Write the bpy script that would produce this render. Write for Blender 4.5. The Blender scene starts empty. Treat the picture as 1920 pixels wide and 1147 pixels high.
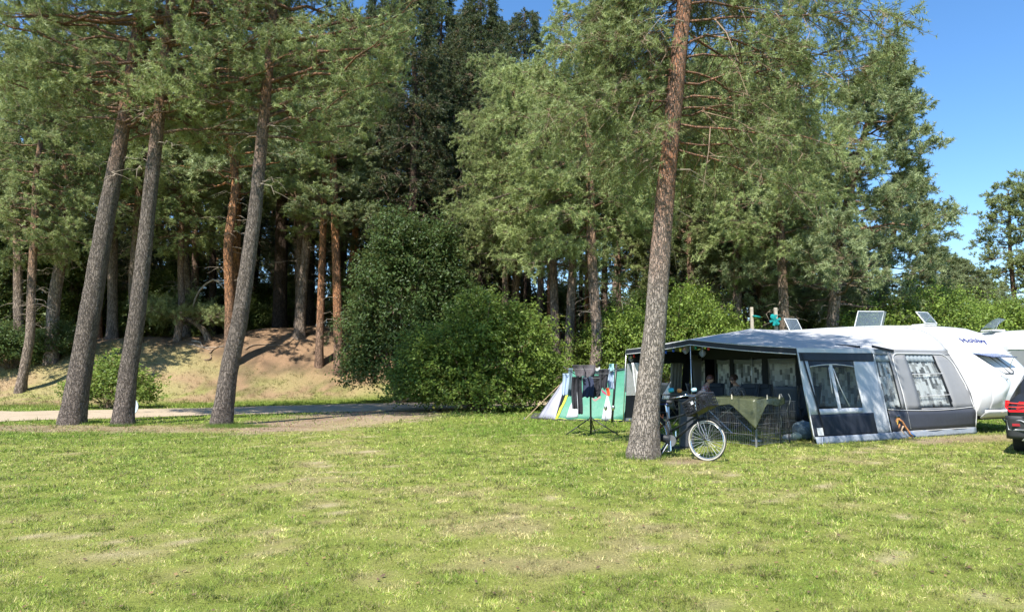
import bpy, math, random
import numpy as np
from mathutils import Vector, Matrix

random.seed(7)
SC = bpy.context.scene
COL = SC.collection

# ------------------------------------------------------------------ camera, sky, sun, exposure
F_PX, CX, CY, HZ, EYE = 1330.0, 960.0, 573.5, 690.0, 1.6
PITCH = math.atan((HZ - CY) / F_PX)
cam_data = bpy.data.cameras.new('camera')
cam_data.sensor_width = 36.0
cam_data.lens = F_PX / 1920.0 * 36.0
cam_data.clip_start = 0.1
cam_data.clip_end = 3000.0
cam = bpy.data.objects.new('camera', cam_data)
COL.objects.link(cam)
cam.location = (0, 0, EYE)
cam.rotation_euler = (math.pi / 2 + PITCH, 0, 0)
SC.camera = cam

SUN_EL = math.radians(56.0)
SUN_DIR = Vector((-0.42, -0.91, 0)).normalized()          # horizontal direction towards the sun
SUN_AZ = math.atan2(SUN_DIR.x, SUN_DIR.y)
world = bpy.data.worlds.new("World")
SC.world = world
world.use_nodes = True
wn, wl = world.node_tree.nodes, world.node_tree.links
wn.clear()
sky = wn.new('ShaderNodeTexSky')
sky.sky_type = 'NISHITA'
sky.sun_disc = False
sky.sun_elevation = SUN_EL
sky.sun_rotation = SUN_AZ
sky.air_density = 1.0
sky.dust_density = 0.1
sky.ozone_density = 4.5
bg = wn.new('ShaderNodeBackground')
bg.inputs['Strength'].default_value = 0.125
wo = wn.new('ShaderNodeOutputWorld')
hsv = wn.new('ShaderNodeHueSaturation'); hsv.inputs['Saturation'].default_value = 1.16
wl.new(sky.outputs[0], hsv.inputs['Color']); wl.new(hsv.outputs[0], bg.inputs[0]); wl.new(bg.outputs[0], wo.inputs[0])

sun_data = bpy.data.lights.new('sun', 'SUN')
sun_data.energy = 5.0
sun_data.angle = math.radians(0.53)
sun_data.color = (1.0, 0.955, 0.88)
sun = bpy.data.objects.new('sun', sun_data)
COL.objects.link(sun)
to_sun = Vector((SUN_DIR.x * math.cos(SUN_EL), SUN_DIR.y * math.cos(SUN_EL), math.sin(SUN_EL)))
sun.rotation_euler = to_sun.to_track_quat('Z', 'Y').to_euler()
sun.location = (0, -20, 30)

SC.view_settings.view_transform = 'Standard'
SC.view_settings.look = 'None'
SC.view_settings.exposure = 0.96
SC.view_settings.gamma = 1.0
SC.render.engine = 'CYCLES'
SC.cycles.max_bounces = 7
SC.cycles.diffuse_bounces = 3
SC.cycles.glossy_bounces = 2
SC.cycles.transmission_bounces = 4
SC.cycles.transparent_max_bounces = 6
SC.cycles.use_adaptive_sampling = True
SC.cycles.adaptive_threshold = 0.02
SC.cycles.use_denoising = True
SC.cycles.caustics_reflective = False
SC.cycles.caustics_refractive = False

# ------------------------------------------------------------------ basic helpers
FWD = Vector((0, math.cos(PITCH), math.sin(PITCH)))
UPV = Vector((0, -math.sin(PITCH), math.cos(PITCH)))

def ray(px, py):
    return Vector((1, 0, 0)) * ((px - CX) / F_PX) + FWD + UPV * ((CY - py) / F_PX)

def at(px, py, Y):
    """world point on the line of sight through a photograph pixel, at distance Y in front of the camera"""
    d = ray(px, py)
    return Vector((0, 0, EYE)) + d * (Y / d.y)

def tag(o, label=None, cat=None, group=None, kind=None):
    if label: o['label'] = label
    if cat: o['category'] = cat
    if group: o['group'] = group
    if kind: o['kind'] = kind
    return o

def empty(name, loc, rz=0.0, label=None, cat=None, group=None):
    o = bpy.data.objects.new(name, None)
    COL.objects.link(o)
    o.location = loc
    o.rotation_euler = (0, 0, rz)
    return tag(o, label, cat, group)

def link(name, me, mat=None, parent=None, loc=None):
    o = bpy.data.objects.new(name, me)
    COL.objects.link(o)
    if mat is not None and len(me.materials) == 0:
        me.materials.append(mat)
    if parent is not None:
        o.parent = parent
        if loc is None and parent.type == 'EMPTY' or loc is None:
            o.matrix_parent_inverse = Matrix.Identity(4)
    if loc is not None:
        o.location = loc
    return o

def np_mesh(name, verts, tris=None, quads=None, mat=None, attrs=None, smooth=False):
    me = bpy.data.meshes.new(name)
    verts = np.ascontiguousarray(verts, dtype=np.float32)
    me.vertices.add(len(verts))
    me.vertices.foreach_set('co', verts.ravel())
    loops, starts, totals = [], [], []
    n = 0
    if quads is not None and len(quads):
        q = np.asarray(quads, dtype=np.int32)
        loops.append(q.ravel()); starts.append(np.arange(len(q)) * 4 + n); totals.append(np.full(len(q), 4)); n += q.size
    if tris is not None and len(tris):
        t = np.asarray(tris, dtype=np.int32)
        loops.append(t.ravel()); starts.append(np.arange(len(t)) * 3 + n); totals.append(np.full(len(t), 3)); n += t.size
    lp = np.concatenate(loops).astype(np.int32)
    st = np.concatenate(starts).astype(np.int32)
    to = np.concatenate(totals).astype(np.int32)
    me.loops.add(len(lp)); me.loops.foreach_set('vertex_index', lp)
    me.polygons.add(len(st)); me.polygons.foreach_set('loop_start', st); me.polygons.foreach_set('loop_total', to)
    me.polygons.foreach_set('use_smooth', np.full(len(st), smooth, dtype=bool))
    me.update(calc_edges=True)
    if attrs:
        for k, a in attrs.items():
            a = np.ascontiguousarray(a, dtype=np.float32)
            if a.ndim == 1:
                at_ = me.attributes.new(k, 'FLOAT', 'POINT'); at_.data.foreach_set('value', a)
            else:
                if a.shape[1] == 3:
                    a = np.concatenate([a, np.ones((len(a), 1), np.float32)], 1)
                at_ = me.attributes.new(k, 'FLOAT_COLOR', 'POINT'); at_.data.foreach_set('color', np.ascontiguousarray(a).ravel())
    if mat: me.materials.append(mat)
    return me

def norm(v):
    return v / np.maximum(np.linalg.norm(v, axis=-1, keepdims=True), 1e-9)

def tubes(paths, radii, sides=5, caps=False):
    """paths (B,n,3), radii (B,n) -> verts, quads"""
    paths = np.asarray(paths, dtype=np.float64); radii = np.asarray(radii, dtype=np.float64)
    B, n, _ = paths.shape
    tan = np.gradient(paths, axis=1)
    tan = norm(tan)
    ax = norm(paths[:, -1] - paths[:, 0])
    ref = np.where(np.abs(ax[:, 2:3]) > 0.8, np.array([[1.0, 0.13, 0]]), np.array([[0, 0, 1.0]]))
    u = norm(np.cross(tan, ref[:, None, :])); v = np.cross(tan, u)
    ang = np.arange(sides) * 2 * math.pi / sides
    ring = paths[:, :, None, :] + radii[:, :, None, None] * (np.cos(ang)[None, None, :, None] * u[:, :, None, :] + np.sin(ang)[None, None, :, None] * v[:, :, None, :])
    verts = ring.reshape(-1, 3)
    b = np.arange(B)[:, None, None] * (n * sides); i = np.arange(n - 1)[None, :, None] * sides; k = np.arange(sides)[None, None, :]
    k2 = (k + 1) % sides
    q = np.stack([b + i + k, b + i + k2, b + i + sides + k2, b + i + sides + k], -1).reshape(-1, 4)
    return verts, q

# ------------------------------------------------------------------ value noise
def _hash(ix, iy, seed):
    h = (ix.astype(np.int64) * 374761393 + iy.astype(np.int64) * 668265263 + seed * 982451653) & 0xffffffff
    h = ((h ^ (h >> 13)) * 1274126177) & 0xffffffff
    return ((h ^ (h >> 16)) & 0xffffff) / float(0xffffff)

def vnoise(x, y, seed=0):
    x = np.asarray(x, float); y = np.asarray(y, float)
    ix = np.floor(x); iy = np.floor(y)
    fx = x - ix; fy = y - iy
    fx = fx * fx * (3 - 2 * fx); fy = fy * fy * (3 - 2 * fy)
    a = _hash(ix, iy, seed); b = _hash(ix + 1, iy, seed); c = _hash(ix, iy + 1, seed); d = _hash(ix + 1, iy + 1, seed)
    return (a * (1 - fx) + b * fx) * (1 - fy) + (c * (1 - fx) + d * fx) * fy

def fbm(x, y, sc, oct=4, seed=0):
    s = 0; amp = 1; tot = 0
    x = np.asarray(x, float) / sc; y = np.asarray(y, float) / sc
    for o in range(oct):
        s = s + amp * vnoise(x, y, seed + o * 17); tot += amp
        x = x * 2.03 + 5.1; y = y * 2.03 + 3.7; amp *= 0.55
    return s / tot

def sstep(a, b, x):
    t = np.clip((np.asarray(x, float) - a) / (b - a), 0, 1)
    return t * t * (3 - 2 * t)

def seg_dist(x, y, pts):
    d = np.full(np.shape(x), 1e9)
    for (x0, y0), (x1, y1) in zip(pts[:-1], pts[1:]):
        dx, dy = x1 - x0, y1 - y0
        t = np.clip(((x - x0) * dx + (y - y0) * dy) / (dx * dx + dy * dy), 0, 1)
        d = np.minimum(d, np.hypot(x - x0 - t * dx, y - y0 - t * dy))
    return d

# ------------------------------------------------------------------ material helpers
MATS = {}
def new_mat(name):
    m = bpy.data.materials.new(name); m.use_nodes = True
    nt = m.node_tree; nt.nodes.clear()
    out = nt.nodes.new('ShaderNodeOutputMaterial')
    MATS[name] = m
    return m, nt, out

class NT:
    def __init__(s, nt): s.nt = nt
    def n(s, t, **kw):
        x = s.nt.nodes.new('ShaderNode' + t)
        for k, v in kw.items(): setattr(x, k, v)
        return x
    def l(s, a, b): s.nt.links.new(a, b)
    def mix(s, a, b, f, mode='MIX'):
        m = s.n('Mix', data_type='RGBA', blend_type=mode)
        for v, i in ((f, 0), (a, 6), (b, 7)):
            if isinstance(v, (int, float)): m.inputs[i].default_value = v
            elif isinstance(v, (tuple, list)): m.inputs[i].default_value = (*v[:3], 1)
            else: s.l(v, m.inputs[i])
        return m.outputs[2]
    def ramp(s, fac, stops):
        r = s.n('ValToRGB')
        while len(r.color_ramp.elements) < len(stops): r.color_ramp.elements.new(0.5)
        for e, (p, c) in zip(r.color_ramp.elements, stops):
            e.position = p; e.color = (c, c, c, 1) if isinstance(c, (int, float)) else (*c, 1)
        s.l(fac, r.inputs[0]); return r.outputs[0]
    def noise(s, scale, detail=4, vec=None, rough=0.6):
        x = s.n('TexNoise'); x.inputs['Scale'].default_value = scale; x.inputs['Detail'].default_value = detail
        x.inputs['Roughness'].default_value = rough
        if vec is not None: s.l(vec, x.inputs['Vector'])
        return x.outputs['Fac']
    def coords(s, scale=(1, 1, 1), which='Object'):
        tc = s.n('TexCoord'); mp = s.n('Mapping'); mp.inputs['Scale'].default_value = scale
        s.l(tc.outputs[which], mp.inputs[0]); return mp.outputs[0]

def simple(name, col, rough=0.6, metal=0.0, var=0.12, nscale=8.0, bump=0.0, spec=0.5, emis=None):
    if name in MATS: return MATS[name]
    m, nt, out = new_mat(name); N = NT(nt)
    p = N.n('BsdfPrincipled')
    p.inputs['Roughness'].default_value = rough; p.inputs['Metallic'].default_value = metal
    p.inputs['Specular IOR Level'].default_value = spec
    v = N.coords()
    f = N.noise(nscale, 4, v)
    lo = tuple(c * (1 - var) for c in col); hi = tuple(min(1, c * (1 + var)) for c in col)
    N.l(N.ramp(f, [(0.3, lo), (0.7, hi)]), p.inputs['Base Color'])
    if bump:
        b = N.n('Bump'); b.inputs['Strength'].default_value = bump; b.inputs['Distance'].default_value = 0.02
        N.l(f, b.inputs['Height']); N.l(b.outputs[0], p.inputs['Normal'])
    N.l(p.outputs[0], out.inputs[0])
    return m

def foliage_mat(name, dark, light, trans=0.35, warm=(0.25, 0.2, 0.06), rough=0.5, spec=0.35):
    m, nt, out = new_mat(name); N = NT(nt)
    a = N.n('Attribute', attribute_name='tint')
    oi = N.n('ObjectInfo')
    c = N.ramp(a.outputs['Fac'], [(0.0, warm), (0.06, dark), (1.0, light)])
    hv = N.n('HueSaturation')
    mr = N.n('MapRange'); mr.inputs['To Min'].default_value = 0.82; mr.inputs['To Max'].default_value = 1.18
    N.l(oi.outputs['Random'], mr.inputs[0]); N.l(mr.outputs[0], hv.inputs['Value']); N.l(c, hv.inputs['Color'])
    p = N.n('BsdfPrincipled'); p.inputs['Roughness'].default_value = rough; p.inputs['Specular IOR Level'].default_value = spec
    t = N.n('BsdfTranslucent'); mx = N.n('MixShader'); mx.inputs[0].default_value = trans
    N.l(hv.outputs[0], p.inputs['Base Color'])
    tc = N.mix(hv.outputs[0], (1.0, 1.0, 0.35), 0.18, 'MIX')
    N.l(tc, t.inputs['Color'])
    N.l(p.outputs[0], mx.inputs[1]); N.l(t.outputs[0], mx.inputs[2]); N.l(mx.outputs[0], out.inputs[0])
    return m

M_NEEDLE = foliage_mat('pine_needles', (0.110, 0.150, 0.052), (0.360, 0.420, 0.170), 0.30, warm=(0.22, 0.17, 0.07))
M_NEEDLE2 = foliage_mat('pine_needles_grey_green', (0.105, 0.142, 0.064), (0.330, 0.385, 0.185), 0.26, warm=(0.20, 0.16, 0.07))
M_SPRUCE = foliage_mat('fir_needles', (0.028, 0.046, 0.020), (0.085, 0.118, 0.046), 0.2)
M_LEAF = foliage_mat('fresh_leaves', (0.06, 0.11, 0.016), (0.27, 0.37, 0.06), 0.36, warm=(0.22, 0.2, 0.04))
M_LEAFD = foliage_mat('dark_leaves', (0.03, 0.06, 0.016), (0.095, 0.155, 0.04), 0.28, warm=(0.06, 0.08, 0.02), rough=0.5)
M_LEAFM = foliage_mat('mid_leaves', (0.05, 0.085, 0.018), (0.15, 0.21, 0.045), 0.32, warm=(0.1, 0.1, 0.03))

def bark_mat(name, low, high, z0, z1, scale=1.0, dark=0.35):
    """grey plated bark low on the stem, flaking orange bark higher up (a pine's own colouring)"""
    m, nt, out = new_mat(name); N = NT(nt)
    p = N.n('BsdfPrincipled'); p.inputs['Roughness'].default_value = 0.92; p.inputs['Specular IOR Level'].default_value = 0.15
    v = N.coords((9 * scale, 9 * scale, 2.4 * scale))
    nv = N.n('TexNoise'); nv.inputs['Scale'].default_value = 1.5; nv.inputs['Detail'].default_value = 3; N.l(v, nv.inputs['Vector'])
    va = N.n('VectorMath', operation='MULTIPLY_ADD'); N.l(nv.outputs['Color'], va.inputs[0]); va.inputs[1].default_value = (1.6, 1.6, 1.6); N.l(v, va.inputs[2])
    vo = N.n('TexVoronoi', feature='DISTANCE_TO_EDGE'); vo.inputs['Scale'].default_value = 1.6; N.l(va.outputs[0], vo.inputs['Vector'])
    crack = N.ramp(vo.outputs['Distance'], [(0.0, 0.0), (0.16, 1.0)])
    fine = N.noise(22 * scale, 5, N.coords((1, 1, 0.45)), 0.7)
    patch = N.noise(1.7, 3, N.coords((1, 1, 0.5)))
    tc = N.n('TexCoord'); sx = N.n('SeparateXYZ'); N.l(tc.outputs['Object'], sx.inputs[0])
    ma = N.n('Math', operation='MULTIPLY_ADD'); N.l(patch, ma.inputs[0]); ma.inputs[1].default_value = 3.0; N.l(sx.outputs[2], ma.inputs[2])
    mr = N.n('MapRange'); mr.inputs['From Min'].default_value = z0 + 1.5; mr.inputs['From Max'].default_value = z1 + 1.5
    N.l(ma.outputs[0], mr.inputs[0])
    base = N.mix(low, high, mr.outputs[0])
    base = N.mix(base, tuple(c * 1.5 for c in low), N.ramp(fine, [(0.45, 0.0), (0.75, 0.55)]))
    base = N.mix(base, tuple(c * 0.45 for c in low), N.ramp(patch, [(0.45, 0.0), (0.7, 0.45)]))
    col = N.mix(tuple(c * dark for c in low), base, crack)
    N.l(col, p.inputs['Base Color'])
    ad = N.n('Math', operation='MULTIPLY_ADD'); N.l(fine, ad.inputs[0]); ad.inputs[1].default_value = 0.5; N.l(crack, ad.inputs[2])
    b = N.n('Bump'); b.inputs['Strength'].default_value = 0.9; b.inputs['Distance'].default_value = 0.03
    N.l(ad.outputs[0], b.inputs['Height']); N.l(b.outputs[0], p.inputs['Normal']); N.l(p.outputs[0], out.inputs[0])
    return m

M_BARK = bark_mat('pine_bark', (0.33, 0.28, 0.235), (0.34, 0.15, 0.08), 3.0, 4.8, 1.9, .42)
M_BARKG = bark_mat('grey_pine_bark', (0.19, 0.155, 0.13), (0.33, 0.16, 0.085), 7.0, 9.5, 1.5, .45)
M_BARKO = bark_mat('orange_pine_bark', (0.26, 0.17, 0.12), (0.47, 0.215, 0.095), 1.5, 4.0, 0.8)
M_BARKF = bark_mat('forest_bark', (0.27, 0.21, 0.165), (0.30, 0.165, 0.095), 3.5, 8.0, 0.8)
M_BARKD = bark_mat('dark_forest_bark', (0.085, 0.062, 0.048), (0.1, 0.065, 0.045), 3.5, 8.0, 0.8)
M_TWIG = simple('twig_bark', (0.20, 0.145, 0.10), 0.9, var=0.3, nscale=4, spec=0.1)
M_DEAD = simple('dead_wood', (0.33, 0.27, 0.21), 0.9, var=0.25, nscale=6, spec=0.1)
# ------------------------------------------------------------------ terrain
def foot_y(x):
    return np.clip(37.0 + (np.asarray(x, float) + 5.0) * 0.42, 30.5, 39.0)

def crest_h(x):
    x = np.asarray(x, float)
    return np.interp(x, [-60, -34, -27, -20, -12, -4, 4, 12, 22, 40, 80], [1.0, 1.8, 2.9, 3.5, 4.3, 4.4, 3.9, 3.0, 1.6, 1.2, 1.0])

def height(x, y):
    x = np.asarray(x, float); y = np.asarray(y, float)
    f = foot_y(x)
    w = np.interp(x, [-40, -20, -10, 5, 20], [10, 11, 12, 11, 14])
    h = crest_h(x) * sstep(f, f + w, y)
    bumps = (fbm(x, y, 6.0, 4, 3) - 0.5) * 0.9 * sstep(f, f + 6, y)
    small = (fbm(x, y, 1.2, 4, 9) - 0.5) * 0.07
    return h + bumps + small * sstep(4, 9, y) * (0.4 + 3.0 * sstep(f - 1, f + 3, y))

def hgt(x, y):
    return float(height(np.array([x]), np.array([y]))[0])

def ground_hit(px, py):
    d = ray(px, py); o = Vector((0, 0, EYE))
    s = 2.0
    while s < 140:
        p = o + d * s
        if p.z <= hgt(p.x, p.y):
            lo, hi = s - 0.25, s
            for _ in range(12):
                m = (lo + hi) / 2; q = o + d * m
                if q.z <= hgt(q.x, q.y): hi = m
                else: lo = m
            q = o + d * hi
            return Vector((q.x, q.y, hgt(q.x, q.y)))
        s += 0.25
    return None

# the lane and the worn places, as world lines on the flat
PATH_NEAR = [(-60, 13.5), (-15.6, 21.4), (-9.6, 24.6), (-4.6, 27.0), (3, 30.0)]
PATH_FAR = [(-60, 18.5), (-19.0, 26.4), (-12.2, 29.0), (-5.4, 33.2), (3, 37.5)]

def path_mask(x, y):
    n = np.interp(x, [p[0] for p in PATH_NEAR], [p[1] for p in PATH_NEAR])
    f = np.interp(x, [p[0] for p in PATH_FAR], [p[1] for p in PATH_FAR])
    return sstep(n - 0.1, n + 0.25, y) * (1 - sstep(f - 0.25, f + 0.1, y)) * (x < 3.5)

def masks(x, y):
    x = np.asarray(x, float); y = np.asarray(y, float)
    n1 = fbm(x, y, 2.4, 5, 21); n2 = fbm(x, y, 0.55, 4, 33); n3 = fbm(x, y, 7.0, 3, 51); n4 = fbm(x, y, 0.28, 3, 77)
    f = foot_y(x)
    hill = sstep(f - 0.6, f + 2.0, y + (n1 - 0.5) * 3)
    # brown needle litter: under the trees on the bank and everywhere further back
    lit = sstep(f + 3.5, f + 7.5, y + (n1 - 0.5) * 6 - np.interp(x, [-40, -22, -17.5, -14.5, -5], [0, 2.0, 1.5, -2.2, -2.6]))
    # worn turning between lane and lawn
    tr = seg_dist(x, y, [(-4.4, 28.0), (-5.2, 22.5), (-6.2, 19.9)])
    track = (1 - sstep(1.5, 2.9, tr + (n2 - 0.5) * 2.4 + (n4 - 0.5) * 0.8)) * (y < 29)
    # sandy needle patch round the feet of the three pines
    pine = (1 - sstep(0.7, 1.5, seg_dist(x, y * 1.0, [(-19, 19.2), (-12.4, 19.2), (-8.2, 19.0), (-7.4, 19.0)]) + (n2 - 0.5) * 1.2))
    camp = (1 - sstep(0.2, 1.1, seg_dist(x, y, [(9.3, 15.8), (12.2, 17.1), (15, 17.2)]) + (n2 - 0.5) * 0.9)) * 0.9
    main = (1 - sstep(0.25, 0.65, np.hypot(x - 3.0, y - 12.5) + (n2 - 0.5) * 0.6)) * 0.9
    worn = sstep(0.54, 0.66, n1) * 0.55
    wtrack = 1 - sstep(0.2, 1.9, seg_dist(x, y, [(-5.6, 19), (-3.2, 13.5), (-2.6, 10.5), (-0.3, 8.2), (0.8, 6.6)]) + (n1 - 0.5) * 3)
    wear2 = 1 - sstep(0.2, 2.2, seg_dist(x, y, [(3.2, 11.6), (6.0, 11.2), (5.8, 12.8)]) + (n1 - 0.5) * 2.4)
    dry = np.clip(0.47 + 0.35 * (n3 - 0.5) + 0.35 * (n1 - 0.5) + 0.75 * (n2 - 0.5) + 0.9 * (n4 - .5) + 0.32 * wtrack + 0.2 * wear2 + 0.25 * pine, 0, 1)
    lush = np.maximum(sstep(15.5, 18.5, y) * sstep(-4, 1, x) * 0.75, sstep(14.0, 17.5, y) * (1 - sstep(-7, -3, x)) * 0.6)
    dry = np.clip(dry - 0.6 * lush, 0, 1)
    n5 = fbm(x, y, 0.11, 3, 88)
    sand = 0.7 * sstep(0.632, 0.69, n2 * 0.22 + n4 * 0.36 + n5 * 0.42 + 0.035 * wtrack + 0.02 * wear2 + 0.06 * (n1 - 0.5)) * (y < 19)
    dirt = np.clip(np.maximum.reduce([track, pine * 0.85, camp, main]), 0, 1)
    return dict(hill=hill, lit=lit, track=track, pine=pine, dirt=dirt, dry=dry, sand=sand, worn=worn, n1=n1, n2=n2, n3=n3, n4=n4, camp=camp, main=main)

GREEN = np.array([0.160, 0.228, 0.038]); YEL = np.array([0.305, 0.335, 0.080]); STRAW = np.array([0.36, 0.30, 0.155])
SAND = np.array([0.47, 0.385, 0.27]); BROWN = np.array([0.21, 0.145, 0.095]); LITTER = np.array([0.27, 0.175, 0.11]); DIRT = np.array([0.31, 0.235, 0.17])

def lerp(a, b, t):
    return a + (b - a) * np.asarray(t)[..., None]

def ground_color(x, y, m):
    c = lerp(np.broadcast_to(GREEN, (*x.shape, 3)), YEL, np.clip(m['dry'] * 1.25, 0, 1))
    c = lerp(c, STRAW, sstep(0.62, 1.0, m['dry']) * 0.75)
    c = lerp(c, SAND, m['sand'] * 0.85)
    bank = lerp(np.broadcast_to(np.array([0.30, 0.26, 0.125]), c.shape), np.array([0.31, 0.225, 0.135]), sstep(0.42, 0.62, m['n1']))
    bank = lerp(bank, np.array([0.23, 0.27, 0.07]), sstep(0.52, 0.66, m['n2']) * 0.7 * (1 - sstep(foot_y(x) + 1.5, foot_y(x) + 6, y)))
    c = lerp(c, bank, m['hill'])
    c = lerp(c, lerp(np.broadcast_to(LITTER, c.shape), BROWN * 0.7, sstep(0.42, 0.62, m['n2'])), m['lit'])
    dd = lerp(np.broadcast_to(DIRT, c.shape), BROWN, sstep(0.45, 0.62, m['n2']) * 0.8)
    dd = lerp(dd, STRAW, sstep(0.5, 0.65, m['n1']) * 0.4)
    c = lerp(c, dd, m['dirt'])
    return c

def build_ground():
    def axis(parts):
        out = []
        for a, b, st in parts:
            out.append(np.arange(a, b, st))
        return np.unique(np.concatenate(out).round(4))
    xs = axis([(-900, -120, 60), (-120, -50, 6), (-50, -18, 0.6), (-18, 14, 0.22), (14, 40, 0.6), (40, 120, 6), (120, 901, 60)])
    ys = axis([(-300, -20, 40), (-20, 3, 2), (3, 22, 0.22), (22, 34, 0.35), (34, 60, 0.5), (60, 120, 4), (120, 1501, 60)])
    X, Y = np.meshgrid(xs, ys)
    Z = height(X, Y)
    m = masks(X, Y)
    c = ground_color(X, Y, m)
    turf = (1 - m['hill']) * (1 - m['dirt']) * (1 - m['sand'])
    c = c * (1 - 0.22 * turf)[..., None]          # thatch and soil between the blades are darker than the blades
    nx, ny = len(xs), len(ys)
    V = np.stack([X, Y, Z], -1).reshape(-1, 3)
    i = np.arange(ny - 1)[:, None] * nx + np.arange(nx - 1)[None, :]
    q = np.stack([i, i + 1, i + nx + 1, i + nx], -1).reshape(-1, 4)
    mat, nt, out = new_mat('ground_surface'); N = NT(nt)
    p = N.n('BsdfPrincipled'); p.inputs['Roughness'].default_value = 0.95; p.inputs['Specular IOR Level'].default_value = 0.1
    a = N.n('Attribute', attribute_name='col')
    co = N.coords()
    f1 = N.noise(45, 5, co, 0.75); f2 = N.noise(7, 4, co)
    col = N.mix(a.outputs['Color'], N.ramp(f1, [(0.3, (0.42, 0.42, 0.42)), (0.7, (1.45, 1.42, 1.35))]), 0.85, 'MULTIPLY')
    col = N.mix(col, N.ramp(f2, [(0.3, (0.75, 0.78, 0.72)), (0.7, (1.2, 1.17, 1.15))]), 0.6, 'MULTIPLY')
    N.l(col, p.inputs['Base Color'])
    b = N.n('Bump'); b.inputs['Strength'].default_value = 0.7; b.inputs['Distance'].default_value = 0.04
    N.l(f1, b.inputs['Height']); N.l(b.outputs[0], p.inputs['Normal']); N.l(p.outputs[0], out.inputs[0])
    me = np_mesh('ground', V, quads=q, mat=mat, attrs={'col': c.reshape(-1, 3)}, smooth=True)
    g = link('ground', me); tag(g, kind='structure')
    # the lane
    ts = np.linspace(0, 1, 260)
    xN = -60 + 63 * ts
    rows = []
    K = 9
    fn = np.interp(xN, [p_[0] for p_ in PATH_NEAR], [p_[1] for p_ in PATH_NEAR]) + (vnoise(xN * 1.3, xN * 0, 5) - 0.5) * 0.5
    ff = np.interp(xN, [p_[0] for p_ in PATH_FAR], [p_[1] for p_ in PATH_FAR]) + (vnoise(xN * 1.1, xN * 0 + 9, 6) - 0.5) * 0.5
    for k in range(K):
        yy = fn + (ff - fn) * k / (K - 1)
        rows.append(np.stack([xN, yy, height(xN, yy) + 0.012 + 0.02 * math.sin(math.pi * k / (K - 1))], -1))
    V = np.stack(rows, 0); n = V.shape[1]
    i = np.arange(K - 1)[:, None] * n + np.arange(n - 1)[None, :]
    q = np.stack([i, i + 1, i + n + 1, i + n], -1).reshape(-1, 4)
    mat, nt, out = new_mat('lane_surface'); N = NT(nt)
    p = N.n('BsdfPrincipled'); p.inputs['Roughness'].default_value = 0.95; p.inputs['Specular IOR Level'].default_value = 0.1
    co = N.coords()
    f1 = N.noise(30, 6, co, 0.75); f2 = N.noise(0.9, 5, co, 0.7)
    c1 = N.ramp(f2, [(0.3, (0.34, 0.275, 0.195)), (0.55, (0.42, 0.345, 0.25)), (0.75, (0.22, 0.17, 0.115))])
    c1 = N.mix(c1, N.ramp(f1, [(0.3, (0.6, 0.6, 0.6)), (0.7, (1.25, 1.23, 1.2))]), 0.8, 'MULTIPLY')
    N.l(c1, p.inputs['Base Color'])
    b = N.n('Bump'); b.inputs['Strength'].default_value = 0.5; b.inputs['Distance'].default_value = 0.02
    N.l(f1, b.inputs['Height']); N.l(b.outputs[0], p.inputs['Normal']); N.l(p.outputs[0], out.inputs[0])
    o = link('path', np_mesh('path', V.reshape(-1, 3), quads=q, mat=mat, smooth=True)); tag(o, kind='structure')

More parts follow.
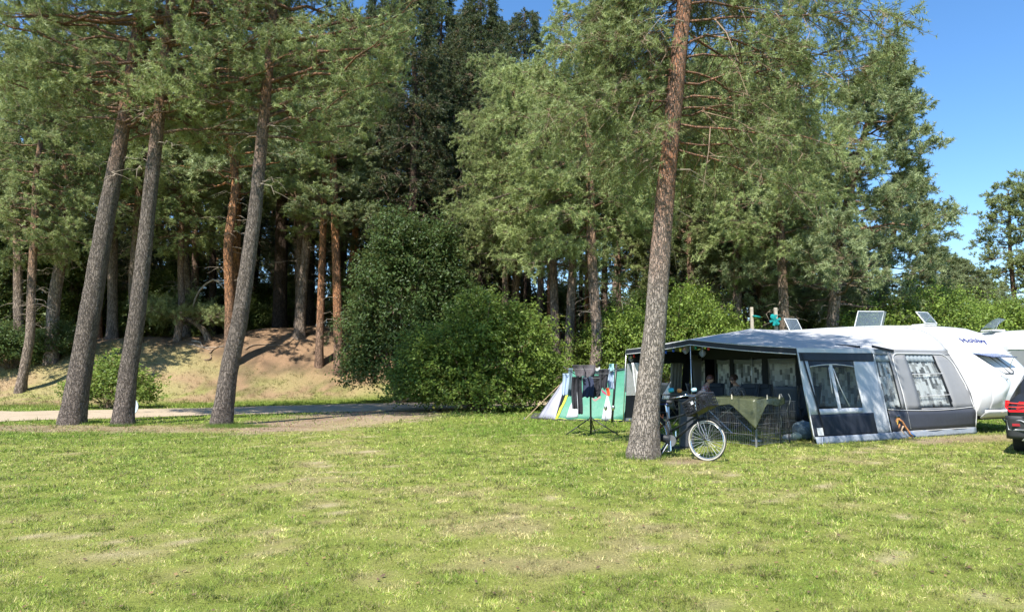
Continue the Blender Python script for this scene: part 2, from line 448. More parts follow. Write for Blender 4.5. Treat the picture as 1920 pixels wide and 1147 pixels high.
def build_grass():
    rng = np.random.default_rng(11)
    mat, nt, out = new_mat('grass_blades'); N = NT(nt)
    a = N.n('Attribute', attribute_name='col')
    p = N.n('BsdfPrincipled'); p.inputs['Roughness'].default_value = 0.55; p.inputs['Specular IOR Level'].default_value = 0.25
    t = N.n('BsdfTranslucent'); mx = N.n('MixShader'); mx.inputs[0].default_value = 0.4
    N.l(a.outputs['Color'], p.inputs['Base Color']); N.l(a.outputs['Color'], t.inputs['Color'])
    N.l(p.outputs[0], mx.inputs[1]); N.l(t.outputs[0], mx.inputs[2]); N.l(mx.outputs[0], out.inputs[0])
    P = []; SZ = []
    def zone(y0, y1, dens, size, wide):
        area_n = int((y1 - y0) * ((y0 + y1) / 2 * 0.76 * 2 + 1.0 + 3.2 * (y0 > 5)) * dens * .95)
        y = rng.uniform(y0, y1, area_n * 2)
        keep = rng.random(len(y)) < (y / y1); y = y[keep][:area_n]
        x = (rng.random(len(y)) * 2 - 1) * (y * 0.76 + 0.5 + 1.6 * (y0 > 5))
        P.append(np.stack([x, y], -1)); SZ.append(np.stack([np.full(len(y), size), np.full(len(y), wide)], -1))
    zone(3.9, 6.0, 9000, 0.032, 0.0058)
    zone(6.0, 9.0, 3900, 0.036, 0.0085)
    zone(9.0, 14.0, 1400, 0.044, 0.0140)
    zone(14.0, 20.5, 560, 0.052, 0.016)
    zone(20.5, 31.0, 170, 0.075, 0.026)
    P = np.concatenate(P); SZ = np.concatenate(SZ)
    x, y = P[:, 0], P[:, 1]
    m = masks(x, y)
    pm = path_mask(x, y)
    clump = fbm(x, y, 0.16, 3, 5)
    prob = 1.0 - 0.93 * m['sand'] - 0.80 * m['dirt'] - 0.35 * m['dry'] * sstep(0.42, 0.58, m['n4']) - 1.0 * pm - 0.9 * m['lit'] - 0.3 * m['hill']
    prob *= 0.48 + 0.75 * sstep(0.35, 0.6, clump)
    k = rng.random(len(x)) < prob
    x, y, SZ, clump = x[k], y[k], SZ[k], clump[k]
    m = {a_: b_[k] for a_, b_ in m.items()}
    n = len(x)
    z = height(x, y)
    az = rng.uniform(0, 2 * math.pi, n); lean = rng.uniform(0.25, 1.25, n)
    L = SZ[:, 0] * rng.uniform(0.5, 1.45, n) * (0.65 + 0.8 * sstep(0.35, 0.7, clump)) * (1.12 - 0.4 * m['dry'])
    W = SZ[:, 1] * rng.uniform(0.7, 1.3, n)
    d = np.stack([np.cos(az) * np.sin(lean), np.sin(az) * np.sin(lean), np.cos(lean)], -1)
    wv = norm(np.cross(d, rng.normal(size=(n, 3))))
    base = np.stack([x, y, z - 0.004], -1)
    V = np.stack([base - wv * W[:, None] / 2, base + wv * W[:, None] / 2, base + d * L[:, None]], 1).reshape(-1, 3)
    T = np.arange(n * 3).reshape(n, 3)
    c = ground_color(x, y, dict(m, sand=m['sand'] * 0.3, dirt=m['dirt'] * 0.3))
    r = rng.random(n)
    c = lerp(c, STRAW * 1.1, (r < 0.10 + 0.35 * m['dry']) * 0.8)
    c = lerp(c, np.array([0.10, 0.20, 0.03]), (r > 0.93) * 0.8)
    c = c * rng.uniform(0.6, 1.55, n)[:, None] * np.clip(1.12 + 1.5 * (fbm(x, y, .07, 2, 91) - .5) + 1.3 * (fbm(x, y, .2, 2, 92) - .5), .45, 1.9)[:, None]
    C = np.repeat(c, 3, axis=0)
    o = link('grass', np_mesh('grass', V, tris=T, mat=mat, attrs={'col': C}))
    tag(o, 'short patchy grass of the camping field, green with straw coloured dry spots', 'grass', kind='stuff')
    return n

def build_tufts():
    """weeds and longer grass at feet of trees, posts and along the lane, dry grass on the bank"""
    rng = np.random.default_rng(12)
    P = []
    def ring(cx, cy, r, n, s):
        a = rng.uniform(0, 6.28, n); rr = r + np.abs(rng.normal(0, 0.07, n))
        P.append(np.stack([cx + np.cos(a) * rr, cy + np.sin(a) * rr, np.full(n, s)], -1))
    for (px, py, r) in ((135, 795, .42), (230, 798, .34), (415, 798, .33), (1205, 858, .31)):
        g = ground_hit(px, py); ring(g.x, g.y + r * 0.6, r, 260, 0.10)
    # clump of fresh grass right of the third pine, before the lane
    g = ground_hit(440, 800); P.append(np.stack([g.x + rng.normal(0, .5, 500), g.y + rng.normal(0, .25, 500), np.full(500, .09)], -1))
    # bank grass
    n = 42000
    x = rng.uniform(-34, 1, n); y = rng.uniform(29, 50, n)
    m = masks(x, y); f = foot_y(x)
    pr = (m['hill'] * 0.5 + 0.5) * (1 - 0.93 * m['lit']) * (1 - path_mask(x, y)) * (0.3 + 0.7 * (m['n2'] > 0.48))
    k = rng.random(n) < pr
    P.append(np.stack([x[k], y[k], rng.uniform(0.06, 0.15, k.sum())], -1))
    P = np.concatenate(P)
    nb = 5
    x = np.repeat(P[:, 0], nb) + rng.normal(0, .05, len(P) * nb); y = np.repeat(P[:, 1], nb) + rng.normal(0, .05, len(P) * nb)
    s = np.repeat(P[:, 2], nb)
    n = len(x); z = height(x, y)
    az = rng.uniform(0, 6.28, n); lean = rng.uniform(.1, 1.0, n)
    d = np.stack([np.cos(az) * np.sin(lean), np.sin(az) * np.sin(lean), np.cos(lean)], -1)
    wv = norm(np.cross(d, rng.normal(size=(n, 3))))
    W = np.where(y > 25, 0.022, 0.009) * rng.uniform(.7, 1.2, n)
    base = np.stack([x, y, z - .01], -1)
    V = np.stack([base - wv * W[:, None] / 2, base + wv * W[:, None] / 2, base + d * (s * rng.uniform(.6, 1.4, n))[:, None]], 1).reshape(-1, 3)
    m = masks(x, y)
    c = ground_color(x, y, dict(m, lit=m['lit'] * .3, dirt=m['dirt'] * .1))
    c = np.where((y < 26)[:, None], c * 0.3 + np.array([.12, .22, .035]) * 0.7, c * 1.05)
    c = c * rng.uniform(.75, 1.25, n)[:, None]
    o = link('grass_tufts', np_mesh('grass_tufts', V, tris=np.arange(n * 3).reshape(n, 3), mat=MATS['grass_blades'], attrs={'col': np.repeat(c, 3, axis=0)}))
    tag(o, 'longer tufts of grass on the bank and at the feet of the trees', 'grass', kind='stuff')
    # fallen leaves, cones, clover specks on the lawn
    n = 2600
    y = rng.uniform(4.2, 20, n); x = (rng.random(n) * 2 - 1) * y * .75
    near_pines = rng.random(n) < 0.35
    x = np.where(near_pines, rng.uniform(-17, -6, n), x); y = np.where(near_pines, rng.uniform(18, 20.6, n), y)
    z = height(x, y) + 0.02
    sz = rng.uniform(.008, .02, n) * (1 + y / 20)
    a = rng.uniform(0, 6.28, n)
    u = np.stack([np.cos(a), np.sin(a), rng.uniform(-.4, .4, n)], -1) * sz[:, None]; v = np.stack([-np.sin(a), np.cos(a), rng.uniform(-.4, .4, n)], -1) * sz[:, None] * .6
    b = np.stack([x, y, z], -1)
    V = np.stack([b - u, b - v, b + u, b + v], 1).reshape(-1, 3)
    c = np.where(rng.random(n)[:, None] < .5, np.array([.30, .2, .1]), np.array([.16, .11, .07])) * rng.uniform(.7, 1.4, n)[:, None]
    o = link('leaf_litter', np_mesh('leaf_litter', V, quads=np.arange(n * 4).reshape(n, 4), mat=MATS['grass_blades'], attrs={'col': np.repeat(c, 4, axis=0)}))
    tag(o, 'scattered brown leaves and cones lying on the grass', 'leaf litter', kind='stuff')

build_ground()
build_grass()
build_tufts()
# ------------------------------------------------------------------ trees
def interp_path(paths, idx, t):
    """paths (B,n,3); idx (M,), t (M,) in 0..1 -> points, tangents"""
    n = paths.shape[1]
    f = np.clip(t, 0, 0.9999) * (n - 1); i = f.astype(int); fr = (f - i)[:, None]
    a = paths[idx, i]; b = paths[idx, i + 1]
    return a + (b - a) * fr, norm(b - a)

def sub_branches(rng, paths, lens, per, t0, len_f, spread, up, droop, npts=4, tpow=1.0, jit=0.25):
    B = len(paths)
    idx = np.repeat(np.arange(B), per); M = len(idx)
    t = t0 + (1 - t0) * rng.random(M) ** tpow
    p, tan = interp_path(paths, idx, t)
    side = norm(np.cross(tan, np.array([0, 0, 1.0])) + 1e-6)
    sg = np.where(rng.random(M) < .5, -1.0, 1.0)[:, None]
    d = norm(tan * (1 - spread) + side * sg * spread * rng.uniform(.5, 1.2, M)[:, None] + np.array([0, 0, 1.0]) * (up + rng.normal(0, jit, M))[:, None])
    L = len_f(lens[idx], t) * rng.uniform(.65, 1.25, M)
    s = np.linspace(0, 1, npts)[None, :, None]
    out = p[:, None, :] + d[:, None, :] * L[:, None, None] * s
    out[:, :, 2] -= (droop * L)[:, None] * (np.linspace(0, 1, npts)[None, :] ** 2)
    out += rng.normal(0, 0.03, out.shape) * L[:, None, None] * s
    return out, L

def needles(rng, pos, dirs, k, length, width, spread=0.75, tint=None, flat=0.0):
    M = len(pos)
    b = np.repeat(pos, k, axis=0); D = np.repeat(dirs, k, axis=0)
    n = len(b)
    off = rng.uniform(-0.45, 0.45, n)[:, None] * length
    rd = rng.normal(size=(n, 3)); rd[:, 2] *= (1 - flat)
    d = norm(D * (1 - spread) + norm(rd) * spread)
    w = norm(np.cross(d, rng.normal(size=(n, 3))))
    L = length * rng.uniform(.7, 1.25, n)[:, None]
    b = b + D * off
    V = np.stack([b - w * width / 2, b + w * width / 2, b + d * L], 1).reshape(-1, 3)
    tn = np.repeat(tint if tint is not None else rng.random(M), k)
    tn = np.clip(tn + rng.normal(0, .08, n), 0.0, 1)
    return V, np.repeat(tn, 3)

def trunk_mesh(name, pts, rad, mat, sides=16, rings=40, rough=0.05, flare=0.35, seed=0):
    pts = np.array([tuple(p) for p in pts], float); rad = np.array(rad, float)
    cum = np.concatenate([[0], np.cumsum(np.linalg.norm(np.diff(pts, axis=0), axis=1))])
    s = np.linspace(0, 1, rings) ** 1.15 * cum[-1]
    # smooth interpolation through the control points
    P = np.stack([np.interp(s, cum, pts[:, i]) for i in range(3)], -1)
    for _ in range(3):
        Q = P.copy(); Q[1:-1] = (P[:-2] + 2 * P[1:-1] + P[2:]) / 4; P = Q
    R = np.interp(s, cum, rad)
    R = R * (1 + flare * np.exp(-s / 0.35))
    V, q = tubes(P[None], R[None], sides)
    V = V.reshape(rings, sides, 3)
    ang = np.arange(sides) / sides * 6.28318
    lob = 1 + 0.7 * flare * np.exp(-s / 0.3)[:, None] * np.cos(ang * 5 + seed)[None, :] * .5
    lump = (fbm(np.cos(ang)[None, :] * 1.5 + seed + s[:, None] * .1, s[:, None] * 1.1 + np.sin(ang)[None, :] * 1.5, .6, 3, seed) - .5)
    fine = fbm(ang[None, :] * 7 + seed + 0 * s[:, None], s[:, None] * 9 + 0 * ang[None, :], 1.0, 2, seed + 3) - .5
    f = lob * (1 + lump * rough * 2.2 + fine * rough * 1.2)
    V = P[:, None, :] + (V - P[:, None, :]) * f[:, :, None]
    V[0, :, 2] -= 0.25
    me = np_mesh(name, V.reshape(-1, 3), quads=q, mat=mat, smooth=True)
    return me, P, R

def crown(rng, tp, z0, z1, nb, lenf, rise=(0.05, 0.35), droop=(0.05, 0.2), curl=0.12, sec=(10, .25), ter=6, tw=(.25, .5), sub_up=.12,
          tdroop=0.0, tuft=(3, 10, .10, .015), r0=.05, azf=None, spread=.7, sec_len=.36, tint_mu=.5, flat=0.0, nzpow=1.0, bare=0.3, secdroop=.1, tspread=.92, tjit=.5):
    """returns (branch verts, quads), (twig verts, quads), (needle verts, tints), branch paths; tp = trunk polyline (n,3)"""
    zs = z0 + (z1 - z0) * ((np.arange(nb) + rng.random(nb)) / nb) ** nzpow
    az = (np.arange(nb) * 2.39996 + rng.normal(0, .4, nb)) % 6.28318
    if azf is not None: az = azf(az, zs, rng)
    hN = (zs - z0) / max(z1 - z0, 1e-3)
    L = lenf(hN, az) * rng.uniform(.72, 1.18, nb)
    tz = tp[:, 2]
    p0 = np.stack([np.interp(zs, tz, tp[:, 0]), np.interp(zs, tz, tp[:, 1]), zs], -1)
    el = rng.uniform(rise[0], rise[1], nb); dr = rng.uniform(droop[0], droop[1], nb)
    s = np.linspace(0, 1, 8)
    hx = np.cos(az)[:, None] * np.cos(el)[:, None]; hy = np.sin(az)[:, None] * np.cos(el)[:, None]
    bend = rng.normal(0, .22, nb)[:, None] * s[None, :] ** 2
    X = L[:, None] * (hx * s - np.sin(az)[:, None] * bend); Yc = L[:, None] * (hy * s + np.cos(az)[:, None] * bend)
    Z = L[:, None] * (np.sin(el)[:, None] * s - dr[:, None] * s ** 2 + curl * s ** 4)
    bp = p0[:, None, :] + np.stack([X, Yc, Z], -1)
    bp[:, 1:] += rng.normal(0, .02, (nb, 7, 3)) * L[:, None, None]
    br = (r0 * (.35 + .65 * L / max(L.max(), .1)))[:, None] * (1 - .82 * s[None, :])
    BV = tubes(bp, br, 6)
    sp, sl = sub_branches(rng, bp, L, sec[0], bare, lambda l, t: sec_len * l * (1.25 - t) + .22, spread, sub_up, secdroop, 5)
    sr = (0.006 + .006 * sl)[:, None] * (1 - .75 * np.linspace(0, 1, 5))[None, :]
    ends = bp[:, 5:8]
    tw_len = lambda l, t: rng.uniform(tw[0], tw[1], len(l))
    tp1, tl1 = sub_branches(rng, sp, sl, ter, .3, tw_len, .5, sub_up + .15, tdroop, 3, .7, tjit)
    tp2, tl2 = sub_branches(rng, bp, L, ter, .6, tw_len, .5, sub_up + .15, tdroop, 3, .8, tjit)
    tp_ = np.concatenate([tp1, tp2]); tl = np.concatenate([tl1, tl2])
    TV1 = tubes(sp[:, ::2], sr[:, ::2], 3)
    wv = norm(np.cross(tp_[:, 2] - tp_[:, 0], rng.normal(size=(len(tp_), 3)))) * .006
    TV2 = (np.stack([tp_[:, 0] - wv, tp_[:, 0] + wv, tp_[:, 2] + wv * .3, tp_[:, 2] - wv * .3], 1).reshape(-1, 3), np.arange(len(tp_) * 4).reshape(-1, 4))
    nt_, k, ln, wd = tuft
    tt = np.linspace(.6, 1.08, nt_)
    idx = np.repeat(np.arange(len(tp_)), nt_); t = np.tile(tt, len(tp_)) + rng.normal(0, .05, len(tp_) * nt_)
    pos, tan = interp_path(tp_, idx, np.clip(t, 0, 1))
    tin = np.clip(np.repeat(rng.normal(tint_mu, .30, len(tp_)), nt_) + (t - .6) * .25, .07, 1)
    NV, NT_ = needles(rng, pos, tan, k, ln, wd, tspread, tin, flat)
    return BV, (np.concatenate([TV1[0], TV2[0]]), np.concatenate([TV1[1], TV2[1] + len(TV1[0])])), (NV, NT_), bp, br

class Tree:
    """mesh data of one tree in its own coordinates (base at the origin)"""
    def __init__(s): s.parts = []
    def add(s, name, me, kind=None, label=None): s.parts.append((name, me, kind, label)); return s
    def place(s, name, loc, rz, sc, label, cat='tree', group=None):
        r = empty(name, loc, rz, label, cat, group)
        r.scale = sc if isinstance(sc, tuple) else (sc, sc, sc)
        for (nm, me, kind, lb) in s.parts:
            o = bpy.data.objects.new(nm, me); COL.objects.link(o); o.parent = r
            if kind: o['kind'] = kind
            if lb: o['label'] = lb
        return r

def join2(*vq):
    V, Q, n = [], [], 0
    for v, q in vq:
        V.append(v); Q.append(q + n); n += len(v)
    return np.concatenate(V), np.concatenate(Q)

def conifer(seed, path, rad, mat_b, mat_n, big=0, trunk_kw=None, dead=0, dead_z=(2, 6), **kw):
    rng = np.random.default_rng(seed)
    me, P, R = trunk_mesh('trunk', path, rad, mat_b, seed=seed % 50, **(trunk_kw or {}))
    T = Tree(); T.add('trunk', me)
    BV, TV, (NV, NT_), bp, br = crown(rng, P, **kw)
    if big:
        order = np.argsort(bp[:, 0, 2])[:big]
        for i in order:
            v, q = tubes(bp[i:i + 1], br[i:i + 1], 7)
            T.add('branch', np_mesh('branch', v, quads=q, mat=mat_b, smooth=True))
        rest = np.setdiff1d(np.arange(len(bp)), order)
        BV = tubes(bp[rest], br[rest], 6)
    T.add('branches', np_mesh('branches', BV[0], quads=BV[1], mat=mat_b, smooth=True), 'stuff')
    T.add('twigs', np_mesh('twigs', TV[0], quads=TV[1], mat=M_TWIG), 'stuff')
    if dead:
        nb = dead
        zs = rng.uniform(dead_z[0], dead_z[1], nb); az = rng.uniform(0, 6.28, nb); L = rng.uniform(.3, 1.4, nb)
        p0 = np.stack([np.interp(zs, P[:, 2], P[:, 0]), np.interp(zs, P[:, 2], P[:, 1]), zs], -1)
        s = np.linspace(0, 1, 6)
        dp = p0[:, None, :] + np.stack([np.cos(az)[:, None] * s * L[:, None], np.sin(az)[:, None] * s * L[:, None], (-.35 * s ** 2 + rng.uniform(-.1, .3, nb)[:, None] * s) * L[:, None]], -1)
        dp[:, 1:] += rng.normal(0, .04, (nb, 5, 3)) * L[:, None, None]
        v1 = tubes(dp, (.016 * (1 - .8 * s))[None].repeat(nb, 0), 5)
        sp, sl = sub_branches(rng, dp, L, 3, .3, lambda l, t: .5 * l, .6, 0, .2, 4)
        v2 = tubes(sp, (.008 * (1 - .7 * np.linspace(0, 1, 4)))[None].repeat(len(sp), 0), 4)
        v, q = join2(v1, v2)
        T.add('dead_twigs', np_mesh('dead_twigs', v, quads=q, mat=M_DEAD), 'stuff')
    T.add('crown', np_mesh('crown', NV, tris=np.arange(len(NV)).reshape(-1, 3), mat=mat_n, attrs={'tint': NT_}), 'stuff')
    return T

def px_path(pts, Y, base):
    """trunk line through photograph pixels at distance Y, relative to its base"""
    return [Vector(at(x, y, Y)) - base for x, y in pts]

# --- the three pines left and the big pine right of the middle: own crowns each
def az_main(az, zs, rng):
    # the lower boughs grow to the sides and the back, the stem stays open to the field
    d = (az + math.pi / 2 + math.pi) % (2 * math.pi) - math.pi
    w = 1.15 * (zs < 14.5)
    return az + np.where(np.abs(d) < w, np.sign(d) * (w - np.abs(d)) * 1.6, 0)

def left_pine(px_pts, Y, radii, seed, label, z0, rmax, az_keep=None, big=5, mat=None, group='three leaning pines beside the lane', **kw):
    base = at(px_pts[0][0], px_pts[0][1], Y); base.z = hgt(base.x, base.y)
    pts = px_path(px_pts, Y, base); pts[0] = Vector((0, 0, 0))
    for p in pts: p.y = 0.0
    a = dict(z0=z0, z1=pts[-1].z, nb=46, azf=az_main, lenf=lambda h, az: rmax * (1 - .35 * h) * (0.75 + .5 * np.sin(np.minimum(h * 3.0, 1.57))), rise=(-.05, .35), droop=(.02, .18), sec=(11, .25), ter=7,
             tw=(.25, .55), tuft=(3, 12, .125, .020), r0=.07, tint_mu=.5)
    a.update(kw)
    T = conifer(seed, pts, radii, mat or M_BARKG, M_NEEDLE, big=big, dead=9, dead_z=(z0 - 1.5, z0 + 2.5), trunk_kw=dict(sides=26, rings=90, rough=.06, flare=.17), **a)
    return T.place('pine_tree', base, 0, 1.0, label, 'tree', group)

left_pine([(135, 795), (152, 690), (168, 590), (200, 400), (225, 270), (255, 80), (272, -60), (285, -200)], 20.6, [.34, .30, .28, .245, .20, .16, .12, .06], 101,
          'leaning pine with dark grey bark, leftmost of three beside the lane', 8.6, 4.6)
left_pine([(230, 798), (240, 700), (256, 600), (285, 330), (300, 200), (318, 30), (330, -90), (336, -210)], 20.2, [.275, .24, .22, .19, .165, .14, .11, .05], 102,
          'leaning pine with scaly grey bark between two others, bare limbs at its top', 8.4, 4.8, big=9)
left_pine([(415, 798), (428, 700), (450, 600), (478, 400), (505, 110), (515, -30), (520, -180)], 20.2, [.275, .245, .225, .19, .14, .11, .05], 103,
          'leaning pine with sunlit left edge, rightmost of three beside the lane', 8.3, 4.4)

def az_main(az, zs, rng):
    # the lower boughs grow to the sides and the back, the stem stays open to the field
    d = (az + math.pi / 2 + math.pi) % (2 * math.pi) - math.pi
    w = 1.25 * (zs < 13.5)
    return az + np.where(np.abs(d) < w, np.sign(d) * (w - np.abs(d)) * 1.6, 0)
bigp = [(1205, 858), (1214, 750), (1228, 620), (1240, 450), (1258, 250), (1282, 20), (1290, -120), (1295, -330)]
left_pine(bigp, 12.9, [.275, .225, .20, .178, .158, .14, .115, .05], 104,
          'tall pine in front of the awning, grey bark below and orange above', 5.6, 4.3, big=0, mat=M_BARK, group=None,
          nb=68, azf=az_main, lenf=lambda h, az: (3.1 + 0.75 * np.cos(az - .1)) * (1 - .35 * h) * (.55 + .45 * np.sin(np.minimum(h * 5.0 + .3, 1.57))), rise=(-.15, .30), droop=(.12, .42), sec=(15, .2), ter=9, bare=.12,
          tw=(.2, .5), tdroop=.35, secdroop=.35, tuft=(3, 11, .085, .0125), r0=.028, tint_mu=.5, sub_up=.0)

# --- shared kinds for the wood behind
def straight(h, lean=0.0, wob=.1, seed=0):
    r = np.random.default_rng(seed)
    z = np.linspace(0, h, 7)
    return [Vector((lean * zz / h + (r.normal(0, wob) if i else 0), (r.normal(0, wob) if i else 0), zz)) for i, zz in enumerate(z)]

PINE_A = conifer(201, straight(17, .6, .12, 1), [.26, .24, .22, .2, .16, .12, .05], M_BARKF, M_NEEDLE, z0=7.0, z1=17, nb=44,
                 lenf=lambda h, az: 3.6 * (1 - .55 * h ** 1.6) * (.7 + .3 * np.sin(np.minimum(h * 6, 1.57))), rise=(-.05, .3), droop=(.0, .15), sec=(9, .2), ter=6, tuft=(3, 11, .17, .036), r0=.06, tint_mu=.5,
                 dead=14, dead_z=(3, 8), trunk_kw=dict(sides=14, rings=44))
PINE_B = conifer(202, straight(18, -.5, .15, 2), [.24, .22, .2, .18, .15, .11, .05], M_BARKO, M_NEEDLE2, z0=8.5, z1=18, nb=38,
                 lenf=lambda h, az: 3.3 * (1 - .5 * h ** 1.6), rise=(-.1, .35), droop=(.0, .15), sec=(9, .2), ter=6, tuft=(3, 11, .17, .036), r0=.07, tint_mu=.5,
                 dead=12, dead_z=(4, 9), trunk_kw=dict(sides=14, rings=44))
# hanging, pale foliaged pine with its crown reaching low
PINE_C = conifer(203, straight(17, .5, .1, 3), [.23, .22, .2, .18, .15, .11, .05], M_BARKF, M_NEEDLE, z0=6.9, z1=17, nb=50,
                 lenf=lambda h, az: 3.7 * (1 - .45 * h ** 1.5) * (.55 + .45 * np.sin(np.minimum(h * 5, 1.57))), rise=(-.1, .3), droop=(.1, .38), sec=(10, .2), ter=7, tdroop=.35, secdroop=.3,
                 tuft=(3, 12, .14, .026), r0=.055, tint_mu=.62, trunk_kw=dict(sides=14, rings=44), dead=10, dead_z=(3, 6))
# broad layered pine standing free
PINE_D = conifer(204, [Vector(p) for p in ((0, 0, 0), (.3, 0, 3), (.7, 0, 6), (1.3, 0, 9), (2.2, 0, 12), (3.0, 0, 14.2), (3.3, 0, 15.4))], [.29, .25, .22, .18, .12, .06, .02], M_BARKF, M_NEEDLE2,
                 z0=4.2, z1=15.2, nb=66, lenf=lambda h, az: 4.7 * (1 - h) ** .85 * (.8 + .2 * np.sin(np.minimum(h * 8, 1.57))) + .3, rise=(-.08, .16), droop=(.0, .12), curl=.14, sec=(13, .2), ter=7,
                 sub_up=.10, tuft=(3, 12, .16, .032), r0=.07, tint_mu=.5, spread=.66, sec_len=.34, trunk_kw=dict(sides=16, rings=50), dead=8, dead_z=(3, 6))
SPRUCE_A = conifer(205, straight(21, .2, .08, 5), [.27, .25, .22, .18, .13, .08, .02], M_BARKD, M_SPRUCE, z0=2.2, z1=20.6, nb=92,
                   lenf=lambda h, az: 3.5 * (1 - h) ** .8 + .25, rise=(-.25, .12), droop=(.05, .3), curl=.12, sec=(11, .2), ter=5, tw=(.3, .6), tdroop=.35, secdroop=.25,
                   sub_up=-.05, tuft=(4, 7, .13, .034), r0=.04, tint_mu=.45, spread=.72, sec_len=.38, bare=.18, tjit=.3, tspread=.6, trunk_kw=dict(sides=12, rings=30))
SPRUCE_B = conifer(206, straight(17, -.2, .08, 6), [.22, .2, .18, .15, .11, .07, .02], M_BARKD, M_SPRUCE, z0=5.0, z1=16.8, nb=64,
                   lenf=lambda h, az: 3.0 * (1 - h) ** .75 + .25, rise=(-.3, .08), droop=(.05, .3), curl=.1, sec=(11, .2), ter=5, tw=(.3, .6), tdroop=.35, secdroop=.25,
                   sub_up=-.05, tuft=(4, 7, .13, .034), r0=.04, tint_mu=.5, spread=.72, sec_len=.4, bare=.18, tjit=.3, tspread=.6, trunk_kw=dict(sides=12, rings=30), dead=16, dead_z=(2, 6))

def place_tree(T, name, px, py, Y, label, rz=None, sc=1.0, group=None, loc=None):
    if loc is None:
        if Y is None:
            g = ground_hit(px, py)
        else:
            g = at(px, py, Y); g.z = hgt(g.x, g.y)
    else:
        g = Vector((loc[0], loc[1], hgt(*loc)))
    return T.place(name, g, random.uniform(0, 6.28) if rz is None else rz, sc, label, 'tree', group)

# --- broad-leaved growth
def leaves(rng, pos, nrm, size, tint, asp=.62):
    n = len(pos)
    nn = norm(nrm + rng.normal(0, .75, (n, 3)))
    d = norm(np.cross(nn, rng.normal(size=(n, 3)))); w = np.cross(nn, d)
    L = (size * rng.uniform(.65, 1.3, n))[:, None]
    fold = nn * L * rng.uniform(.05, .22, n)[:, None]
    V = np.stack([pos - d * L * .5, pos + w * L * asp * .5 + fold, pos + d * L * .5, pos - w * L * asp * .5 + fold], 1).reshape(-1, 3)
    return V, np.repeat(tint, 4)

def broadleaf(seed, lobes, nclump, per, size, mat, stems=9, clump_r=.32, base=(0, 0, 0), stem_r=.035, stem_mat=None, ragged=.42, arch=0.0):
    """lobes: (cx,cy,cz,rx,ry,rz). leaf sprays on arching shoots through the volume"""
    rng = np.random.default_rng(seed)
    lob = np.array(lobes, float); vol = lob[:, 3] * lob[:, 4] * lob[:, 5]
    w = vol ** .67; w /= w.sum()
    k = rng.choice(len(lob), nclump, p=w)
    u = norm(rng.normal(size=(nclump, 3)))
    u[:, 2] = np.where(u[:, 2] < -.55, -u[:, 2], u[:, 2])
    rr = rng.uniform(.35, 1, nclump) ** .42
    wob = 1 + ragged * (fbm(u[:, 0] * 3 + k * 7.1, u[:, 1] * 3 + u[:, 2] * 2.3, .8, 3, seed) - .5) * 2 + rng.normal(0, ragged * .35, nclump)
    c = lob[k, :3] + u * lob[k, 3:] * (rr * wob)[:, None]
    ok = c[:, 2] > .08
    c, u, k = c[ok], u[ok], k[ok]; nc = len(c)
    sprd = norm(u * np.array([1, 1, .3]) + rng.normal(0, .5, (nc, 3)) + np.array([0, 0, .25]))
    t = rng.uniform(-1, 1, (nc, per))
    pos = c[:, None, :] + sprd[:, None, :] * (t * clump_r * 1.25)[:, :, None] + rng.normal(0, clump_r * .34, (nc, per, 3)) * np.array([1, 1, .6])
    pos[:, :, 2] -= arch * (t + 1) ** 2 * clump_r
    tint = np.clip(rng.normal(.42, .2, nc)[:, None] + .18 * t + rng.normal(0, .1, (nc, per)), .02, 1)
    nr = norm(u[:, None, :] * .5 + np.array([0, 0, .9]) + np.zeros((nc, per, 1)))
    pos = pos.reshape(-1, 3); okz = pos[:, 2] > 0.01
    pos = pos[okz]; nr = nr.reshape(-1, 3)[okz]; tint = tint.ravel()[okz]
    # long shoots standing out of the outline
    ns = max(12, nclump // 28); k2 = rng.choice(len(lob), ns, p=w); u2 = norm(rng.normal(size=(ns, 3)) + np.array([0, 0, .7])); u2[:, 2] = np.abs(u2[:, 2])
    s0 = lob[k2, :3] + u2 * lob[k2, 3:] * .8; ln_ = rng.uniform(.4, 1.0, ns) * clump_r * 3.2
    tt_ = np.linspace(0, 1, 16)[None, :, None]
    sp_ = s0[:, None, :] + (norm(u2 + np.array([0, 0, .5]))[:, None, :] * tt_ + np.array([0, 0, -.35]) * tt_ ** 2) * ln_[:, None, None] + rng.normal(0, .05, (ns, 16, 3))
    pos = np.concatenate([pos, sp_.reshape(-1, 3)]); nr = np.concatenate([nr, np.tile([0, 0, 1.0], (ns * 16, 1))]); tint = np.concatenate([tint, np.clip(rng.normal(.62, .15, ns * 16), 0, 1)])
    V, tn = leaves(rng, pos, nr, size, tint)
    T = Tree()
    # stems
    top = c[rng.choice(nc, stems * 6)]
    b0 = np.array(base) + np.concatenate([rng.normal(0, .12, (len(top), 2)), np.zeros((len(top), 1))], 1)
    s = np.linspace(0, 1, 7)[None, :, None]
    mid = (b0 + top) / 2 + np.array([0, 0, .2]) * (top[:, 2:3])
    pth = (1 - s) ** 2 * b0[:, None] + 2 * s * (1 - s) * mid[:, None] + s ** 2 * top[:, None]
    rad = stem_r * (.25 + .75 * rng.random(len(top)))[:, None] * (1 - .85 * s[:, :, 0])
    v, q = tubes(pth, rad, 5)
    T.add('stems', np_mesh('stems', v, quads=q, mat=stem_mat or M_TWIG, smooth=True), 'stuff')
    T.add('foliage', np_mesh('foliage', V, quads=np.arange(len(V)).reshape(-1, 4), mat=mat, attrs={'tint': tn}), 'stuff')
    return T
